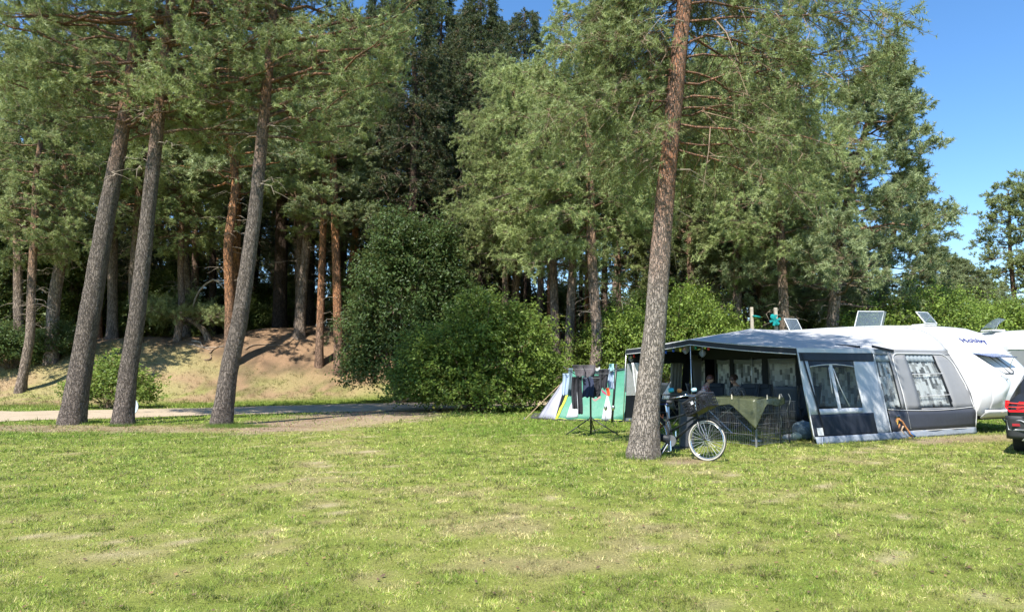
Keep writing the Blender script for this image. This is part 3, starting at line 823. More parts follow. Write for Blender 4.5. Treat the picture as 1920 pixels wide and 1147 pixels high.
# ------------------------------------------------------------------ planting
# front bush by the lane (hornbeam / hazel), sunlit, with arching sprays
BUSH = broadleaf(301, [(0, 0, 1.5, 2.7, 1.8, 1.7), (-1.6, .2, 1.4, 1.6, 1.5, 1.5), (1.3, .1, 1.9, 1.7, 1.5, 1.75), (.2, 0, 2.6, 1.5, 1.2, 1.5), (2.3, .2, 1.0, 1.1, 1.2, 1.1), (-2.0, 0, .9, 1.2, 1.2, .9), (0, -.7, .5, 2.6, 1.2, .65)],
                 2600, 19, .115, M_LEAF, stems=12, clump_r=.30)
g = at(895, 770, 27.0)
BUSH.place('hornbeam_bush', (g.x, g.y, hgt(g.x, g.y)), 0, (1.05, 1.0, 1.06), 'broad leafy bush in full leaf standing between lane and green tent', 'bush')
# dark round-leaved tree left of it
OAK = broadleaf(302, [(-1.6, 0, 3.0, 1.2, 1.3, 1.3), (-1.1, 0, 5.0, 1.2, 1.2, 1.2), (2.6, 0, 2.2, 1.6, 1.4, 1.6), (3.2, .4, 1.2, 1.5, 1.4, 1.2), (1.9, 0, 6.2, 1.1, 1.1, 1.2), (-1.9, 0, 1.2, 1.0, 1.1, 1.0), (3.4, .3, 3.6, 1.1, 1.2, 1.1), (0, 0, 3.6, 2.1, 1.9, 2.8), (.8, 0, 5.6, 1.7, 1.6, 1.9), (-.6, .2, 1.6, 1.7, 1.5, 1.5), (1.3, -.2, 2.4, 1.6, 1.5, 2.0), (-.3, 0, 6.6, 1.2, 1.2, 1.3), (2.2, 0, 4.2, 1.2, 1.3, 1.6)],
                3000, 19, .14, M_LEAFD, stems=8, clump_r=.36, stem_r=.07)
g = at(748, 720, 33.2)
OAK.place('young_oak_tree', (g.x, g.y, hgt(g.x, g.y)), 0, (.98, 1.05, 1.15), 'dark leafy young tree with drooping lower boughs beside two orange pine stems', 'tree')
SHRUB = broadleaf(303, [(0, 0, .7, 1.4, 1.0, .8), (-.8, 0, .5, .8, .8, .55), (.9, .1, .5, .8, .8, .6), (.1, 0, 1.25, .6, .6, .75)],
                  430, 22, .10, M_LEAF, stems=8, clump_r=.24, stem_r=.015)
g = at(205, 748, 28.6)
SHRUB.place('green_shrub', (g.x, g.y, hgt(g.x, g.y)), 0, (1.16, 1.0, 1.1), 'low bright green shrub at the bottom of the grassy bank behind two pines', 'bush')
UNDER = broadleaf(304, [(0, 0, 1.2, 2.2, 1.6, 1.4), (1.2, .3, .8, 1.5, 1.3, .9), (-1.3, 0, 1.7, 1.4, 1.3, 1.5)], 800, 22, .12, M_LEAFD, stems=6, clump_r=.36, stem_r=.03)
TALLD = broadleaf(305, [(0, 0, 4.0, 2.3, 2.1, 3.0), (.9, 0, 6.6, 1.9, 1.9, 2.2), (-1.0, .2, 5.6, 1.7, 1.7, 2.0), (.2, 0, 1.6, 2.2, 1.8, 1.5), (0, 0, 8.2, 1.4, 1.4, 1.5)], 1900, 20, .17, M_LEAFM, stems=6, clump_r=.45, stem_r=.09)
HEDGE = broadleaf(306, [(0, 0, 1.7, 2.6, 1.7, 1.8), (-1.7, 0, 1.5, 1.6, 1.5, 1.5), (1.6, 0, 1.6, 1.8, 1.5, 1.6), (.3, 0, 2.6, 1.6, 1.2, 1.2)], 1700, 22, .095, M_LEAF, stems=9, clump_r=.30)

def put(T, name, px, py, Y, sc, label, cat='bush', group=None, rz=None):
    g = at(px, py, Y); g.z = hgt(g.x, g.y)
    return T.place(name, g, random.uniform(0, 6.28) if rz is None else rz, sc, label, cat, group)

# bright shrubs behind the awning
put(TALLD, 'broadleaf_tree', 485, 690, 57, (.75, .7, .5), 'low leafy tree in the gap above the bank crest', 'tree')
put(TALLD, 'broadleaf_tree', 545, 690, 60, (.8, .7, .5), 'low leafy tree behind the grey trunk on the crest', 'tree')
put(TALLD, 'broadleaf_tree', 410, 690, 58, (.8, .7, .5), 'low leafy tree behind the bent pale bough', 'tree')
put(HEDGE, 'leafy_shrub', 1262, 700, 30.0, (1.05, 1, 1.32), 'bright yellow green shrub rising just right of the tall pine trunk', rz=.2)
put(HEDGE, 'leafy_shrub', 1360, 700, 31.5, (1.05, 1, 1.02), 'bright green shrub above the peak of the awning roof', rz=1.2)
put(HEDGE, 'leafy_shrub', 1460, 700, 32.0, (.9, 1, .90), 'bright green shrub around the wooden posts behind the awning', rz=2.9)
put(HEDGE, 'leafy_shrub', 1170, 700, 32.0, (1.0, 1, 1.08), 'bright green shrub left of the tall pine above the tent', rz=4.0)
put(HEDGE, 'leafy_shrub', 1725, 700, 31.0, (1.3, 1.1, 1.33), 'tall light green hedge shrub above the middle of the caravan roof', rz=.1)
put(HEDGE, 'leafy_shrub', 1835, 700, 33.0, (1.2, 1, 1.28), 'light green hedge shrub above the caravan end with lettering', rz=3.2)
put(HEDGE, 'leafy_shrub', 1945, 700, 32.0, (1.3, 1.1, 1.25), 'light green hedge shrub at the right edge above the second caravan', rz=2.0)
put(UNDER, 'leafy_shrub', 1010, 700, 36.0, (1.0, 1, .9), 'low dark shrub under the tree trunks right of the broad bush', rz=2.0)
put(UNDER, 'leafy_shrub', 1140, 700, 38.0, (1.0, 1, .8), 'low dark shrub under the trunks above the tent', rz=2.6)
# left
put(UNDER, 'leafy_shrub', 20, 700, 35.5, (1.0, 1, .75), 'dark leafy undergrowth at the left edge below an ivy clad trunk', rz=1.0)
put(UNDER, 'leafy_shrub', 85, 690, 36.5, (.8, .8, .6), 'dark leafy undergrowth right of the ivy clad trunk', rz=3.0)
# broad-leaved trees in the dark left part of the wood
for i, (px, Y, s, lab) in enumerate(((-40, 41, 1.0, 'dark broadleaf tree filling the left edge of the wood'), (75, 44, .95, 'dark broadleaf tree behind the ivy clad trunk'),
                                     (160, 48, .9, 'dark broadleaf tree seen left of the leftmost leaning pine'), (330, 53, .8, 'broadleaf tree showing behind the gap between second and third pine'),
                                     (1600, 42, .75, 'dark broadleaf tree behind the square roof hatch'), (1515, 40, .62, 'low dark broadleaf tree behind the wooden posts'))):
    put(TALLD, 'broadleaf_tree', px, 690, Y, s, lab, 'tree')

MIDG = broadleaf(307, [(0, 0, 1.1, 1.5, 1.2, 1.2), (.9, 0, .7, 1.0, 1.0, .8), (-.8, .1, 1.8, .9, .9, 1.0)], 420, 20, .13, M_LEAFM, stems=5, clump_r=.34, stem_r=.03)
for px, Y, s_, lab in ((250, 47, 1.2, 'green understorey shrub between the first two leaning pines'), (315, 50, 1.3, 'green understorey shrub right of the second leaning pine'), (485, 52, 1.0, 'green understorey shrub right of the third leaning pine'),
                       (60, 43, 1.3, 'green understorey shrub between edge stems at the left'), (120, 47, 1.4, 'green understorey shrub left of the first leaning pine'), (600, 54, 1.2, 'green understorey shrub behind the slim reddish stem'),
                       (672, 46, 1.3, 'green understorey shrub right of the bright orange stem'), (1035, 50, 1.2, 'green understorey shrub behind the touching pair of stems'), (1120, 48, 1.2, 'green understorey shrub behind the thick flared trunk')):
    put(MIDG, 'understorey_shrub', px, 690, Y, s_, lab, 'bush', 'understorey shrubs in the wood')

# --- pine stems one can tell apart in the wood
CROWNS = {}
def shared_crown(kind):
    """crown meshes grown round a straight stem of height 1 per metre, reused on several trunks"""
    if kind in CROWNS: return CROWNS[kind]
    H = 9.0
    base = [Vector((0, 0, z)) for z in np.linspace(0, H, 6)]
    kw = dict(z0=.0, z1=H, nb=32, rise=(-.1, .35), droop=(0, .18), sec=(9, .2), ter=6, tuft=(3, 11, .17, .036), r0=.05, tint_mu=.5, trunk_kw=dict(sides=6, rings=12), lenf=lambda q, az: 2.7 * (1 - .45 * q ** 1.6))
    mat = M_NEEDLE
    if kind == 'b': mat = M_NEEDLE2; kw['nb'] = 28
    if kind == 'hang': kw.update(nb=44, lenf=lambda q, az: 3.1 * (1 - .4 * q ** 1.6), tuft=(3, 12, .15, .027), tdroop=.3, secdroop=.25, droop=(.08, .34), tint_mu=.62)
    T = conifer({'a': 461, 'b': 462, 'hang': 463}[kind], base, [.1] * 6, M_BARKF, mat, **kw)
    CROWNS[kind] = [p for p in T.parts if p[0] != 'trunk']
    return CROWNS[kind]

def stem_tree(px, py, toppx, topy, wpx, label, mat, Y=None, zc=9.0, seed=1, h=16.0, kind='a', width=1.0):
    g = ground_hit(px, py) if Y is None else at(px, py, Y)
    g.z = hgt(g.x, g.y); Yd = g.y
    top = at(toppx, topy, Yd) - g
    r = wpx / F_PX * Yd / 2
    k = max(h / top.z, 1.05)
    pts = [Vector((0, 0, 0)), Vector((top.x * .3, 0, top.z * .33)), Vector((top.x * .62, 0, top.z * .66)), Vector((top.x, 0, top.z)), Vector((top.x * k, 0, top.z * k))]
    me, P, R = trunk_mesh('trunk', pts, [r, r * .92, r * .82, r * .68, r * .2], mat, seed=seed % 50, sides=14, rings=36)
    T = Tree(); T.add('trunk', me)
    root = T.place('pine_tree', g, 0, 1.0, label, 'tree')
    x0 = float(np.interp(zc, P[:, 2], P[:, 0])); slope = top.x / top.z
    rr_ = random.Random(seed)
    for (nm, m_, kd, lb) in shared_crown(kind):
        o = bpy.data.objects.new(nm, m_); COL.objects.link(o); o.parent = root
        o.location = (x0, 0, zc); sc = (P[-1, 2] - zc) / 9.0
        if 'az' not in locals(): az = rr_.uniform(0, 6.28)
        o.rotation_euler = (0, math.atan(slope), 0)
        o.rotation_mode = 'QUATERNION'
        o.rotation_quaternion = Matrix.Rotation(math.atan(slope), 3, 'Y').to_quaternion() @ Matrix.Rotation(az, 3, 'Z').to_quaternion()
        o.scale = (width, width, sc)
        if kd: o['kind'] = kd
    # dead snags on the bare stem
    rng = np.random.default_rng(seed); nb = 9
    zs = rng.uniform(zc * .35, zc, nb); az_ = rng.uniform(0, 6.28, nb); L = rng.uniform(.3, 1.3, nb)
    p0 = np.stack([np.interp(zs, P[:, 2], P[:, 0]), np.interp(zs, P[:, 2], P[:, 1]), zs], -1); s_ = np.linspace(0, 1, 5)
    dp = p0[:, None, :] + np.stack([np.cos(az_)[:, None] * s_ * L[:, None], np.sin(az_)[:, None] * s_ * L[:, None], (-.35 * s_ ** 2 + rng.uniform(-.1, .3, nb)[:, None] * s_) * L[:, None]], -1)
    dp[:, 1:] += rng.normal(0, .04, (nb, 4, 3)) * L[:, None, None]
    v, q = tubes(dp, (.016 * (1 - .8 * s_))[None].repeat(nb, 0), 4)
    o = bpy.data.objects.new('dead_twigs', np_mesh('dead_twigs', v, quads=q, mat=M_DEAD)); COL.objects.link(o); o.parent = root; o['kind'] = 'stuff'
    return root

stem_tree(598, 685, 612, 240, 15, 'slim reddish pine stem, left of a pair on the bank', M_BARKO, seed=401, zc=7.5, h=15)
stem_tree(636, 700, 622, 232, 18, 'bright orange pine stem, right of a pair on the bank', M_BARKO, seed=402, zc=8.2, h=15, kind='b')
stem_tree(440, 640, 447, 250, 17, 'orange barked pine stem just left of the third leaning pine', M_BARKO, Y=44, seed=403, zc=9.5, h=18)
stem_tree(210, 645, 212, 330, 19, 'brown pine stem standing between the first and second leaning pines', M_BARKF, Y=40, seed=404, zc=8.5, h=18)
stem_tree(36, 670, 30, 330, 18, 'ivy clad pine stem near the left edge', M_BARKF, Y=36, seed=405, zc=6.5, h=15, kind='b')
stem_tree(140, 600, 143, 420, 16, 'pale short-looking stem left of the leftmost leaning pine', M_BARKF, Y=46, seed=406, zc=8.5, h=19)
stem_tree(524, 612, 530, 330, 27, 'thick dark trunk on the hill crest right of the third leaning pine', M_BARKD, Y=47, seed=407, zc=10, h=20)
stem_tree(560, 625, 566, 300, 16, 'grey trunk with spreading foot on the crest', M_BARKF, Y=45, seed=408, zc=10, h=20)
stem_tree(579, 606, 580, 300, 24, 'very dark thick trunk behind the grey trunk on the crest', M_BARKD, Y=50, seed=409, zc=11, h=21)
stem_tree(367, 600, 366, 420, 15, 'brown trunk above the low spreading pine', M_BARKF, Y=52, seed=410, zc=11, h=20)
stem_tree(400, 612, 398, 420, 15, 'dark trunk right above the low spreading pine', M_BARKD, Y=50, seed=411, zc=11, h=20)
# the stand right of the bush
tr = [(1046, 700, 1034, 430, 19, 31.5, 'grey and rust pine stem, left of a touching pair above the tent', M_BARKF),
      (1063, 700, 1076, 440, 19, 31.0, 'silvery pine stem, right of a touching pair above the tent', M_BARKF),
      (946, 580, 948, 470, 15, 34, 'pale stem over the right half of the broad bush', M_BARKF),
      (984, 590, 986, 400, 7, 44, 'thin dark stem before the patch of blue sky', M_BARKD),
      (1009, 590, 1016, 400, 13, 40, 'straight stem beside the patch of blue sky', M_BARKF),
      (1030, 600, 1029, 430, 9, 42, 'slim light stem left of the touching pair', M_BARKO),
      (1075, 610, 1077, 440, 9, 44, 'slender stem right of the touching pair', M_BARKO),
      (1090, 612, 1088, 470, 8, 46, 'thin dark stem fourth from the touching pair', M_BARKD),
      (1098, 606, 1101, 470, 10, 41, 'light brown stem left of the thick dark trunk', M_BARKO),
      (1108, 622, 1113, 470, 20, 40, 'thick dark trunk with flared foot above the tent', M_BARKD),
      (1130, 590, 1134, 460, 15, 41, 'brown trunk right of the thick dark one', M_BARKF),
      (1158, 575, 1160, 500, 12, 40, 'short pale stem left of the tall pine trunk', M_BARKF)]
for i, (a, b, c_, d, w, Y, lab, mt) in enumerate(tr):
    kw = dict(zc=9.5, h=18, seed=420 + i)
    if i in (0, 1): kw = dict(zc=6.0, h=15.5, seed=420 + i, kind='hang')
    if i == 2: kw = dict(zc=6.6, h=14, seed=420 + i, kind='hang', width=.8)
    if i == 11: kw = dict(zc=6.0, h=14, seed=420 + i, kind='hang', width=.85)
    stem_tree(a, b, c_, d, w, lab, mt, Y=Y, **kw)
# pale hanging pines in the middle, in front of the dark firs
place_tree(PINE_C, 'pine_tree', 1105, 700, 29.0, 'pale green pine with hanging twigs, crown left of the tall pine', rz=1.0, sc=(1.05, 1.05, .98))
place_tree(PINE_C, 'pine_tree', 975, 700, 35.0, 'pale green pine with hanging twigs behind the broad bush', rz=3.6, sc=(.95, .95, .98))
place_tree(PINE_C, 'pine_tree', 1385, 700, 33.0, 'grey green pine with hanging crown above the awning peak', rz=5.0, sc=(1.0, 1.0, 1.0))
place_tree(PINE_A, 'pine_tree', 1290, 690, 36.0, 'pine with dead snags on its stem just right of the tall pine', rz=0.5, sc=(.9, .9, 1.0))
place_tree(PINE_C, 'pine_tree', 1480, 700, 30.0, 'grey green pine between awning peak and broad layered pine', rz=2.2, sc=(1.0, 1.0, .95))
place_tree(PINE_A, 'pine_tree', 1340, 700, 40.0, 'taller pine behind the awning peak with an open crown', rz=3.1, sc=(1.2, 1.2, 1.1))
# free standing layered pine on the right
g = at(1549, 700, 30.5); g.z = hgt(g.x, g.y)
PINE_D.place('pine_tree', g, 0, (1.0, 1.0, 1.02), 'broad layered pine against the sky with a leaning pointed top', 'tree')
place_tree(PINE_D, 'pine_tree', 1640, 700, 37.0, 'lower layered pine filling the right side of the broad one', rz=.4, sc=(.98, .95, .80))
place_tree(PINE_D, 'pine_tree', 1455, 700, 36.0, 'layered pine behind the left side of the broad one', rz=2.7, sc=(.9, .9, .93))
place_tree(PINE_A, 'pine_tree', 1905, 700, 52.0, 'small open pine at the right edge against the sky', rz=.4, sc=(.78, .78, .80))
place_tree(PINE_A, 'pine_tree', 1985, 700, 50.0, 'distant pine cut by the right edge of the view', rz=2.4, sc=(.8, .8, .86))
place_tree(PINE_D, 'pine_tree', 1800, 700, 52.0, 'low distant pine between the broad pine and the right edge', rz=1.4, sc=(.9, .9, .62))
place_tree(PINE_D, 'pine_tree', 1880, 700, 47.0, 'squat distant pine above the second caravan', rz=2.0, sc=(.8, .8, .55))
# low spreading pine on the bank
LOWPINE = conifer(450, [Vector(p) for p in ((0, 0, 0), (-.3, 0, .5), (-.9, 0, .9), (-1.8, 0, 1.25), (-2.6, 0, 1.5))], [.16, .13, .1, .07, .03], M_BARKF, M_NEEDLE, z0=.7, z1=1.5, nb=22,
                  lenf=lambda h, az: 2.0 - .4 * h, rise=(-.05, .25), droop=(.0, .12), sec=(9, .2), ter=6, tuft=(4, 7, .13, .024), r0=.04, tint_mu=.6, trunk_kw=dict(sides=12, rings=20))
g = ground_hit(392, 638); LOWPINE.place('spreading_pine', g, 0, (1.15, 1.0, 1.25), 'low pine spreading sideways over the crest of the bank', 'tree')
# big left pines standing further back
place_tree(PINE_C, 'pine_tree', 40, 690, 33.0, 'grey green pine with hanging crown at the left edge', rz=.7, sc=(.9, .9, .9))
place_tree(PINE_A, 'pine_tree', 560, 690, 42.0, 'sunlit pine crown above the third leaning pine', rz=.7, sc=(1.15, 1.15, 1.1))
place_tree(PINE_B, 'pine_tree', 650, 690, 45.0, 'blue green pine crown above the orange stems', rz=2.7, sc=(1.2, 1.2, 1.08))
place_tree(PINE_A, 'pine_tree', 345, 690, 46.0, 'pine crown between the second and third leaning pines', rz=4.7, sc=(1.15, 1.15, 1.1))
place_tree(PINE_C, 'pine_tree', 330, 690, 40.0, 'mid height pine with hanging sprays behind the second leaning pine', rz=2.2, sc=(.85, .85, .72))
place_tree(PINE_B, 'pine_tree', 180, 690, 44.0, 'pine crown behind the leftmost leaning pine', rz=5.7, sc=(1.1, 1.1, 1.0))
place_tree(PINE_A, 'pine_tree', -60, 690, 40.0, 'pine standing just outside the left edge', rz=5.2, sc=(1.1, 1.1, 1.1))
place_tree(PINE_A, 'pine_tree', 95, 690, 36.0, 'pine crown high above the leftmost leaning pine', rz=1.7, sc=(1.2, 1.2, 1.12))
place_tree(PINE_C, 'pine_tree', 255, 690, 39.0, 'pine with hanging sprays between the first two leaning pines', rz=3.7, sc=(1.15, 1.15, 1.12))
place_tree(PINE_B, 'pine_tree', 430, 690, 38.0, 'blue green pine crown left above the third leaning pine', rz=0.3, sc=(1.2, 1.2, 1.1))
# dark firs in the middle
for i, (px, Y, s, lab) in enumerate(((700, 44, 1.1, 'dark fir behind the young oak, left one of the dark group'), (775, 41, 1.14, 'tall dark fir with its top out of the picture above the broad bush'),
                                     (850, 46, 1.0, 'dark fir left of the two sky gaps'), (905, 44, 1.17, 'pointed fir standing up between the two sky gaps'),
                                     (640, 52, 1.2, 'dark fir behind the orange stems'), (950, 50, .9, 'dark fir behind the pale hanging pine'),
                                     (1330, 42, 1.0, 'dark fir right of the tall pine'), (1420, 43, 1.05, 'dark fir above the awning peak'), (1500, 45, .95, 'dark fir left of the broad layered pine'),
                                     (1250, 47, 1.1, 'dark fir hidden behind the tall pine trunk'), (80, 50, 1.15, 'dark fir behind the ivy clad stem'), (270, 54, 1.2, 'dark fir between first and second leaning pines'),
                                     (470, 56, 1.2, 'dark fir behind the third leaning pine'), (872, 53, 1.22, 'dark fir filling the left sky gap from behind'), (935, 56, 1.25, 'dark fir filling the right sky gap from behind'), (990, 55, 1.28, 'tall dark fir right of the pointed fir'), (815, 50, 1.2, 'dark fir behind the tallest one above the broad bush'))):
    place_tree(SPRUCE_A if i % 3 else SPRUCE_B, 'fir_tree', px, 690, Y, lab, sc=(s * 1.05, s * 1.05, s * (1.0 if i % 3 else 1.2)), group='dark firs of the wood')
# rows of the wood behind
rr = random.Random(5)
for row, (Y, n, x0, x1) in enumerate(((56, 17, -44, 22), (64, 17, -54, 28), (74, 16, -64, 36))):
    for i in range(n):
        x = x0 + (x1 - x0) * (i + rr.uniform(.1, .9)) / n; y = Y + rr.uniform(-3, 3)
        pxx = 960 + 1330 * x / y
        if 960 < pxx < 1130 and row < 2 and rr.random() < .7: continue
        if pxx > 1560 and row < 2: continue
        T = (SPRUCE_A, SPRUCE_B, PINE_A, SPRUCE_B, PINE_B)[rr.randrange(5)]
        kind = 'fir_tree' if T in (SPRUCE_A, SPRUCE_B) else 'pine_tree'
        side = ('at the far left', 'behind the leaning pines', 'behind the crest of the bank', 'behind the young oak', 'behind the broad bush', 'behind the pale stems above the tent', 'behind the tall front pine', 'behind the awning')[int(np.searchsorted([60, 330, 600, 760, 960, 1180, 1400], pxx))]
        lab = ('dark fir' if kind == 'fir_tree' else 'tall pine') + ' deep in the wood ' + side + (', first far row', ', middle far row', ', last row')[row]
        s = rr.uniform(.95, 1.25)
        place_tree(T, kind, 0, 0, 0, lab, loc=(x, y), rz=rr.uniform(0, 6), sc=(s, s, s * rr.uniform(.95, 1.1)), group='far firs of the wood' if kind == 'fir_tree' else 'far pines of the wood')
for i in range(20):
    x = -50 + 100 * (i + rr.uniform(.1, .9)) / 20; y = rr.uniform(54, 62) if x < 24 else rr.uniform(58, 70)
    T = UNDER if i % 3 else TALLD
    s = rr.uniform(1.0, 1.4) if T is UNDER else rr.uniform(.5, .65)
    put(T, 'woodland_shrub', 960 + 1330 * x / y, 690, y, (s * 1.4, s, s), 'green undergrowth between the far trunks ' + ('left of the bank crest' if x < -18 else 'at the bank crest' if x < -6 else 'behind the broad bush' if x < 2 else 'behind the awning' if x < 18 else 'at the far right'), 'bush', group='undergrowth deep in the wood')
for i in range(9):
    x = 26 + 9 * i + rr.uniform(-2, 2); y = 66 + rr.uniform(-4, 6)
    T = (PINE_D, PINE_A, SPRUCE_B)[i % 3]
    place_tree(T, 'pine_tree' if T is not SPRUCE_B else 'fir_tree', 0, 0, 0, 'distant low tree on the skyline at the right', loc=(x, y), rz=rr.uniform(0, 6), sc=rr.uniform(.45, .6), group='distant trees at the right')
# ------------------------------------------------------------------ camp: geometry helpers
class MB:
    """collects shapes for ONE mesh"""
    def __init__(s): s.v = []; s.f = []
    def add(s, vs, fs):
        n = len(s.v); s.v += [tuple(v) for v in vs]; s.f += [tuple(i + n for i in f) for f in fs]; return s
    def box(s, c, size, M=None, bev=0.0):
        x, y, z = (d / 2 for d in size)
        M = M or Matrix.Identity(3); c = Vector(c)
        if bev <= 0:
            vs = [c + M @ Vector((i * x, j * y, k * z)) for i in (-1, 1) for j in (-1, 1) for k in (-1, 1)]
            return s.add(vs, [(0, 1, 3, 2), (4, 6, 7, 5), (0, 4, 5, 1), (2, 3, 7, 6), (0, 2, 6, 4), (1, 5, 7, 3)])
        vs = []; b = bev
        for k in (-1, 1):
            for (i, j) in ((-1, -1), (1, -1), (1, 1), (-1, 1)):
                vs += [c + M @ Vector((i * (x - b), j * (y - b), k * z)), c + M @ Vector((i * (x - b), j * (y - b), k * z))]
        # octagonal prism with softened rims
        ring = lambda zz, ins: [c + M @ Vector(p) for p in ((-x + b + ins, -y + ins, zz), (x - b - ins, -y + ins, zz), (x - ins, -y + b + ins, zz), (x - ins, y - b - ins, zz), (x - b - ins, y - ins, zz), (-x + b + ins, y - ins, zz), (-x + ins, y - b - ins, zz), (-x + ins, -y + b + ins, zz))]
        R = [ring(-z, b), ring(-z + b, 0), ring(z - b, 0), ring(z, b)]
        vs = sum(R, []); fs = [tuple(range(7, -1, -1)), tuple(range(24, 32))]
        for r in range(3):
            for k in range(8): fs.append((r * 8 + k, r * 8 + (k + 1) % 8, r * 8 + 8 + (k + 1) % 8, r * 8 + 8 + k))
        return s.add(vs, fs)
    def tube(s, pts, r, sides=6, closed=False):
        P = np.array([tuple(p) for p in pts], float); n = len(P)
        R = np.full(n, r) if np.isscalar(r) else np.array(r, float)
        if closed: P = np.concatenate([P, P[:1]]); R = np.concatenate([R, R[:1]]); n += 1
        tan = np.gradient(P, axis=0)
        if closed: tan[0] = tan[-1] = P[1] - P[-2]
        tan = norm(tan)
        nrm = np.zeros_like(P); a = np.array([0, 0, 1.0]) if abs(tan[0][2]) < .9 else np.array([1.0, 0, 0])
        u = norm(np.cross(tan[0], a)); 
        vs = []
        for i in range(n):
            u = u - tan[i] * np.dot(u, tan[i]); u = u / max(np.linalg.norm(u), 1e-9); v = np.cross(tan[i], u)
            for k in range(sides):
                an = 2 * math.pi * k / sides
                vs.append(P[i] + R[i] * (math.cos(an) * u + math.sin(an) * v))
        fs = []
        for i in range(n - 1):
            for k in range(sides):
                fs.append((i * sides + k, i * sides + (k + 1) % sides, (i + 1) * sides + (k + 1) % sides, (i + 1) * sides + k))
        if not closed: fs += [tuple(range(sides - 1, -1, -1)), tuple((n - 1) * sides + k for k in range(sides))]
        return s.add(vs, fs)
    def lathe(s, prof, c=(0, 0, 0), M=None, sides=20, caps=True):
        M = M or Matrix.Identity(3); c = Vector(c); vs = []
        for (r, z) in prof:
            for k in range(sides):
                an = 2 * math.pi * k / sides; vs.append(c + M @ Vector((r * math.cos(an), r * math.sin(an), z)))
        fs = []
        for i in range(len(prof) - 1):
            for k in range(sides): fs.append((i * sides + k, i * sides + (k + 1) % sides, (i + 1) * sides + (k + 1) % sides, (i + 1) * sides + k))
        if caps: fs += [tuple(range(sides - 1, -1, -1)), tuple((len(prof) - 1) * sides + k for k in range(sides))]
        return s.add(vs, fs)
    def grid(s, fn, nu, nv, u0=0, u1=1, v0=0, v1=1):
        vs = [fn(u0 + (u1 - u0) * i / nu, v0 + (v1 - v0) * j / nv) for i in range(nu + 1) for j in range(nv + 1)]
        fs = [(i * (nv + 1) + j, (i + 1) * (nv + 1) + j, (i + 1) * (nv + 1) + j + 1, i * (nv + 1) + j + 1) for i in range(nu) for j in range(nv)]
        return s.add(vs, fs)
    def build(s, name, mat, parent=None, smooth=False, solid=0.0, label=None, loc=None, sub=0, origin=None):
        me = bpy.data.meshes.new(name)
        vs = s.v
        me.from_pydata(vs, [], s.f); me.update()
        if origin is not None: me.transform(Matrix.Translation(-Vector(origin)))
        me.materials.append(mat)
        if smooth:
            for p in me.polygons: p.use_smooth = True
        o = bpy.data.objects.new(name, me); COL.objects.link(o)
        if parent is not None:
            o.parent = parent
        if origin is not None and parent is None: o.location = origin
        if loc is not None: o.location = loc
        if label: o['label'] = label
        if sub:
            md = o.modifiers.new('sub', 'SUBSURF'); md.levels = sub; md.render_levels = sub
        if solid:
            md = o.modifiers.new('sol', 'SOLIDIFY'); md.thickness = solid; md.offset = 0
        return o

def w_root(o):
    """world-space shapes under an empty: the empty keeps its place, children are shifted back by it"""
    return Matrix.Translation(-o.location)

class Thing:
    """a thing whose shapes are given in world coordinates; its Empty stands at its base"""
    def __init__(s, name, base, label, cat, group=None):
        s.base = Vector(base); s.o = empty(name, s.base, 0, label, cat, group)
    def part(s, name, mb, mat, parent=None, **kw):
        mb.v = [tuple(Vector(v) - s.base) for v in mb.v]
        return mb.build(name, mat, parent or s.o, **kw)

def copy_tree(o, parent=None):
    c = o.copy(); COL.objects.link(c)
    if parent is not None: c.parent = parent
    for ch in list(o.children): copy_tree(ch, c)
    return c

def rotm(yaw=0, pitch=0, roll=0):
    return Matrix.Rotation(yaw, 3, 'Z') @ Matrix.Rotation(pitch, 3, 'Y') @ Matrix.Rotation(roll, 3, 'X')

# materials
def cloth(name, col, trans=0.12, rough=0.7, var=.06, wr=0.35, ws=3.0):
    m, nt, out = new_mat(name); N = NT(nt)
    p = N.n('BsdfPrincipled'); p.inputs['Roughness'].default_value = rough; p.inputs['Specular IOR Level'].default_value = .35
    co = N.coords(); f = N.noise(ws, 5, co, .65); g_ = N.noise(220, 2, co)
    c = N.ramp(f, [(.3, tuple(x * (1 - var) for x in col)), (.7, tuple(min(1, x * (1 + var)) for x in col))])
    N.l(c, p.inputs['Base Color'])
    b = N.n('Bump'); b.inputs['Strength'].default_value = wr; b.inputs['Distance'].default_value = .03
    N.l(f, b.inputs['Height']); N.l(b.outputs[0], p.inputs['Normal'])
    if trans > 0:
        t = N.n('BsdfTranslucent'); N.l(c, t.inputs['Color']); mx = N.n('MixShader'); mx.inputs[0].default_value = trans
        N.l(p.outputs[0], mx.inputs[1]); N.l(t.outputs[0], mx.inputs[2]); N.l(mx.outputs[0], out.inputs[0])
    else: N.l(p.outputs[0], out.inputs[0])
    return m

def film(name, tint=(.75, .78, .8), alpha=.35, rough=.12, wav=.4):
    """clear vinyl window with a dull sheen"""
    m, nt, out = new_mat(name); N = NT(nt)
    p = N.n('BsdfPrincipled'); p.inputs['Base Color'].default_value = (*tint, 1); p.inputs['Roughness'].default_value = rough
    co = N.coords((1.0, 1.0, .35)); f = N.noise(5, 5, co, .7)
    b = N.n('Bump'); b.inputs['Strength'].default_value = wav; b.inputs['Distance'].default_value = .03; N.l(f, b.inputs['Height']); N.l(b.outputs[0], p.inputs['Normal'])
    t = N.n('BsdfTransparent'); t.inputs[0].default_value = (.93, .95, .95, 1)
    mx = N.n('MixShader'); mx.inputs[0].default_value = alpha
    N.l(t.outputs[0], mx.inputs[1]); N.l(p.outputs[0], mx.inputs[2]); N.l(mx.outputs[0], out.inputs[0])
    return m

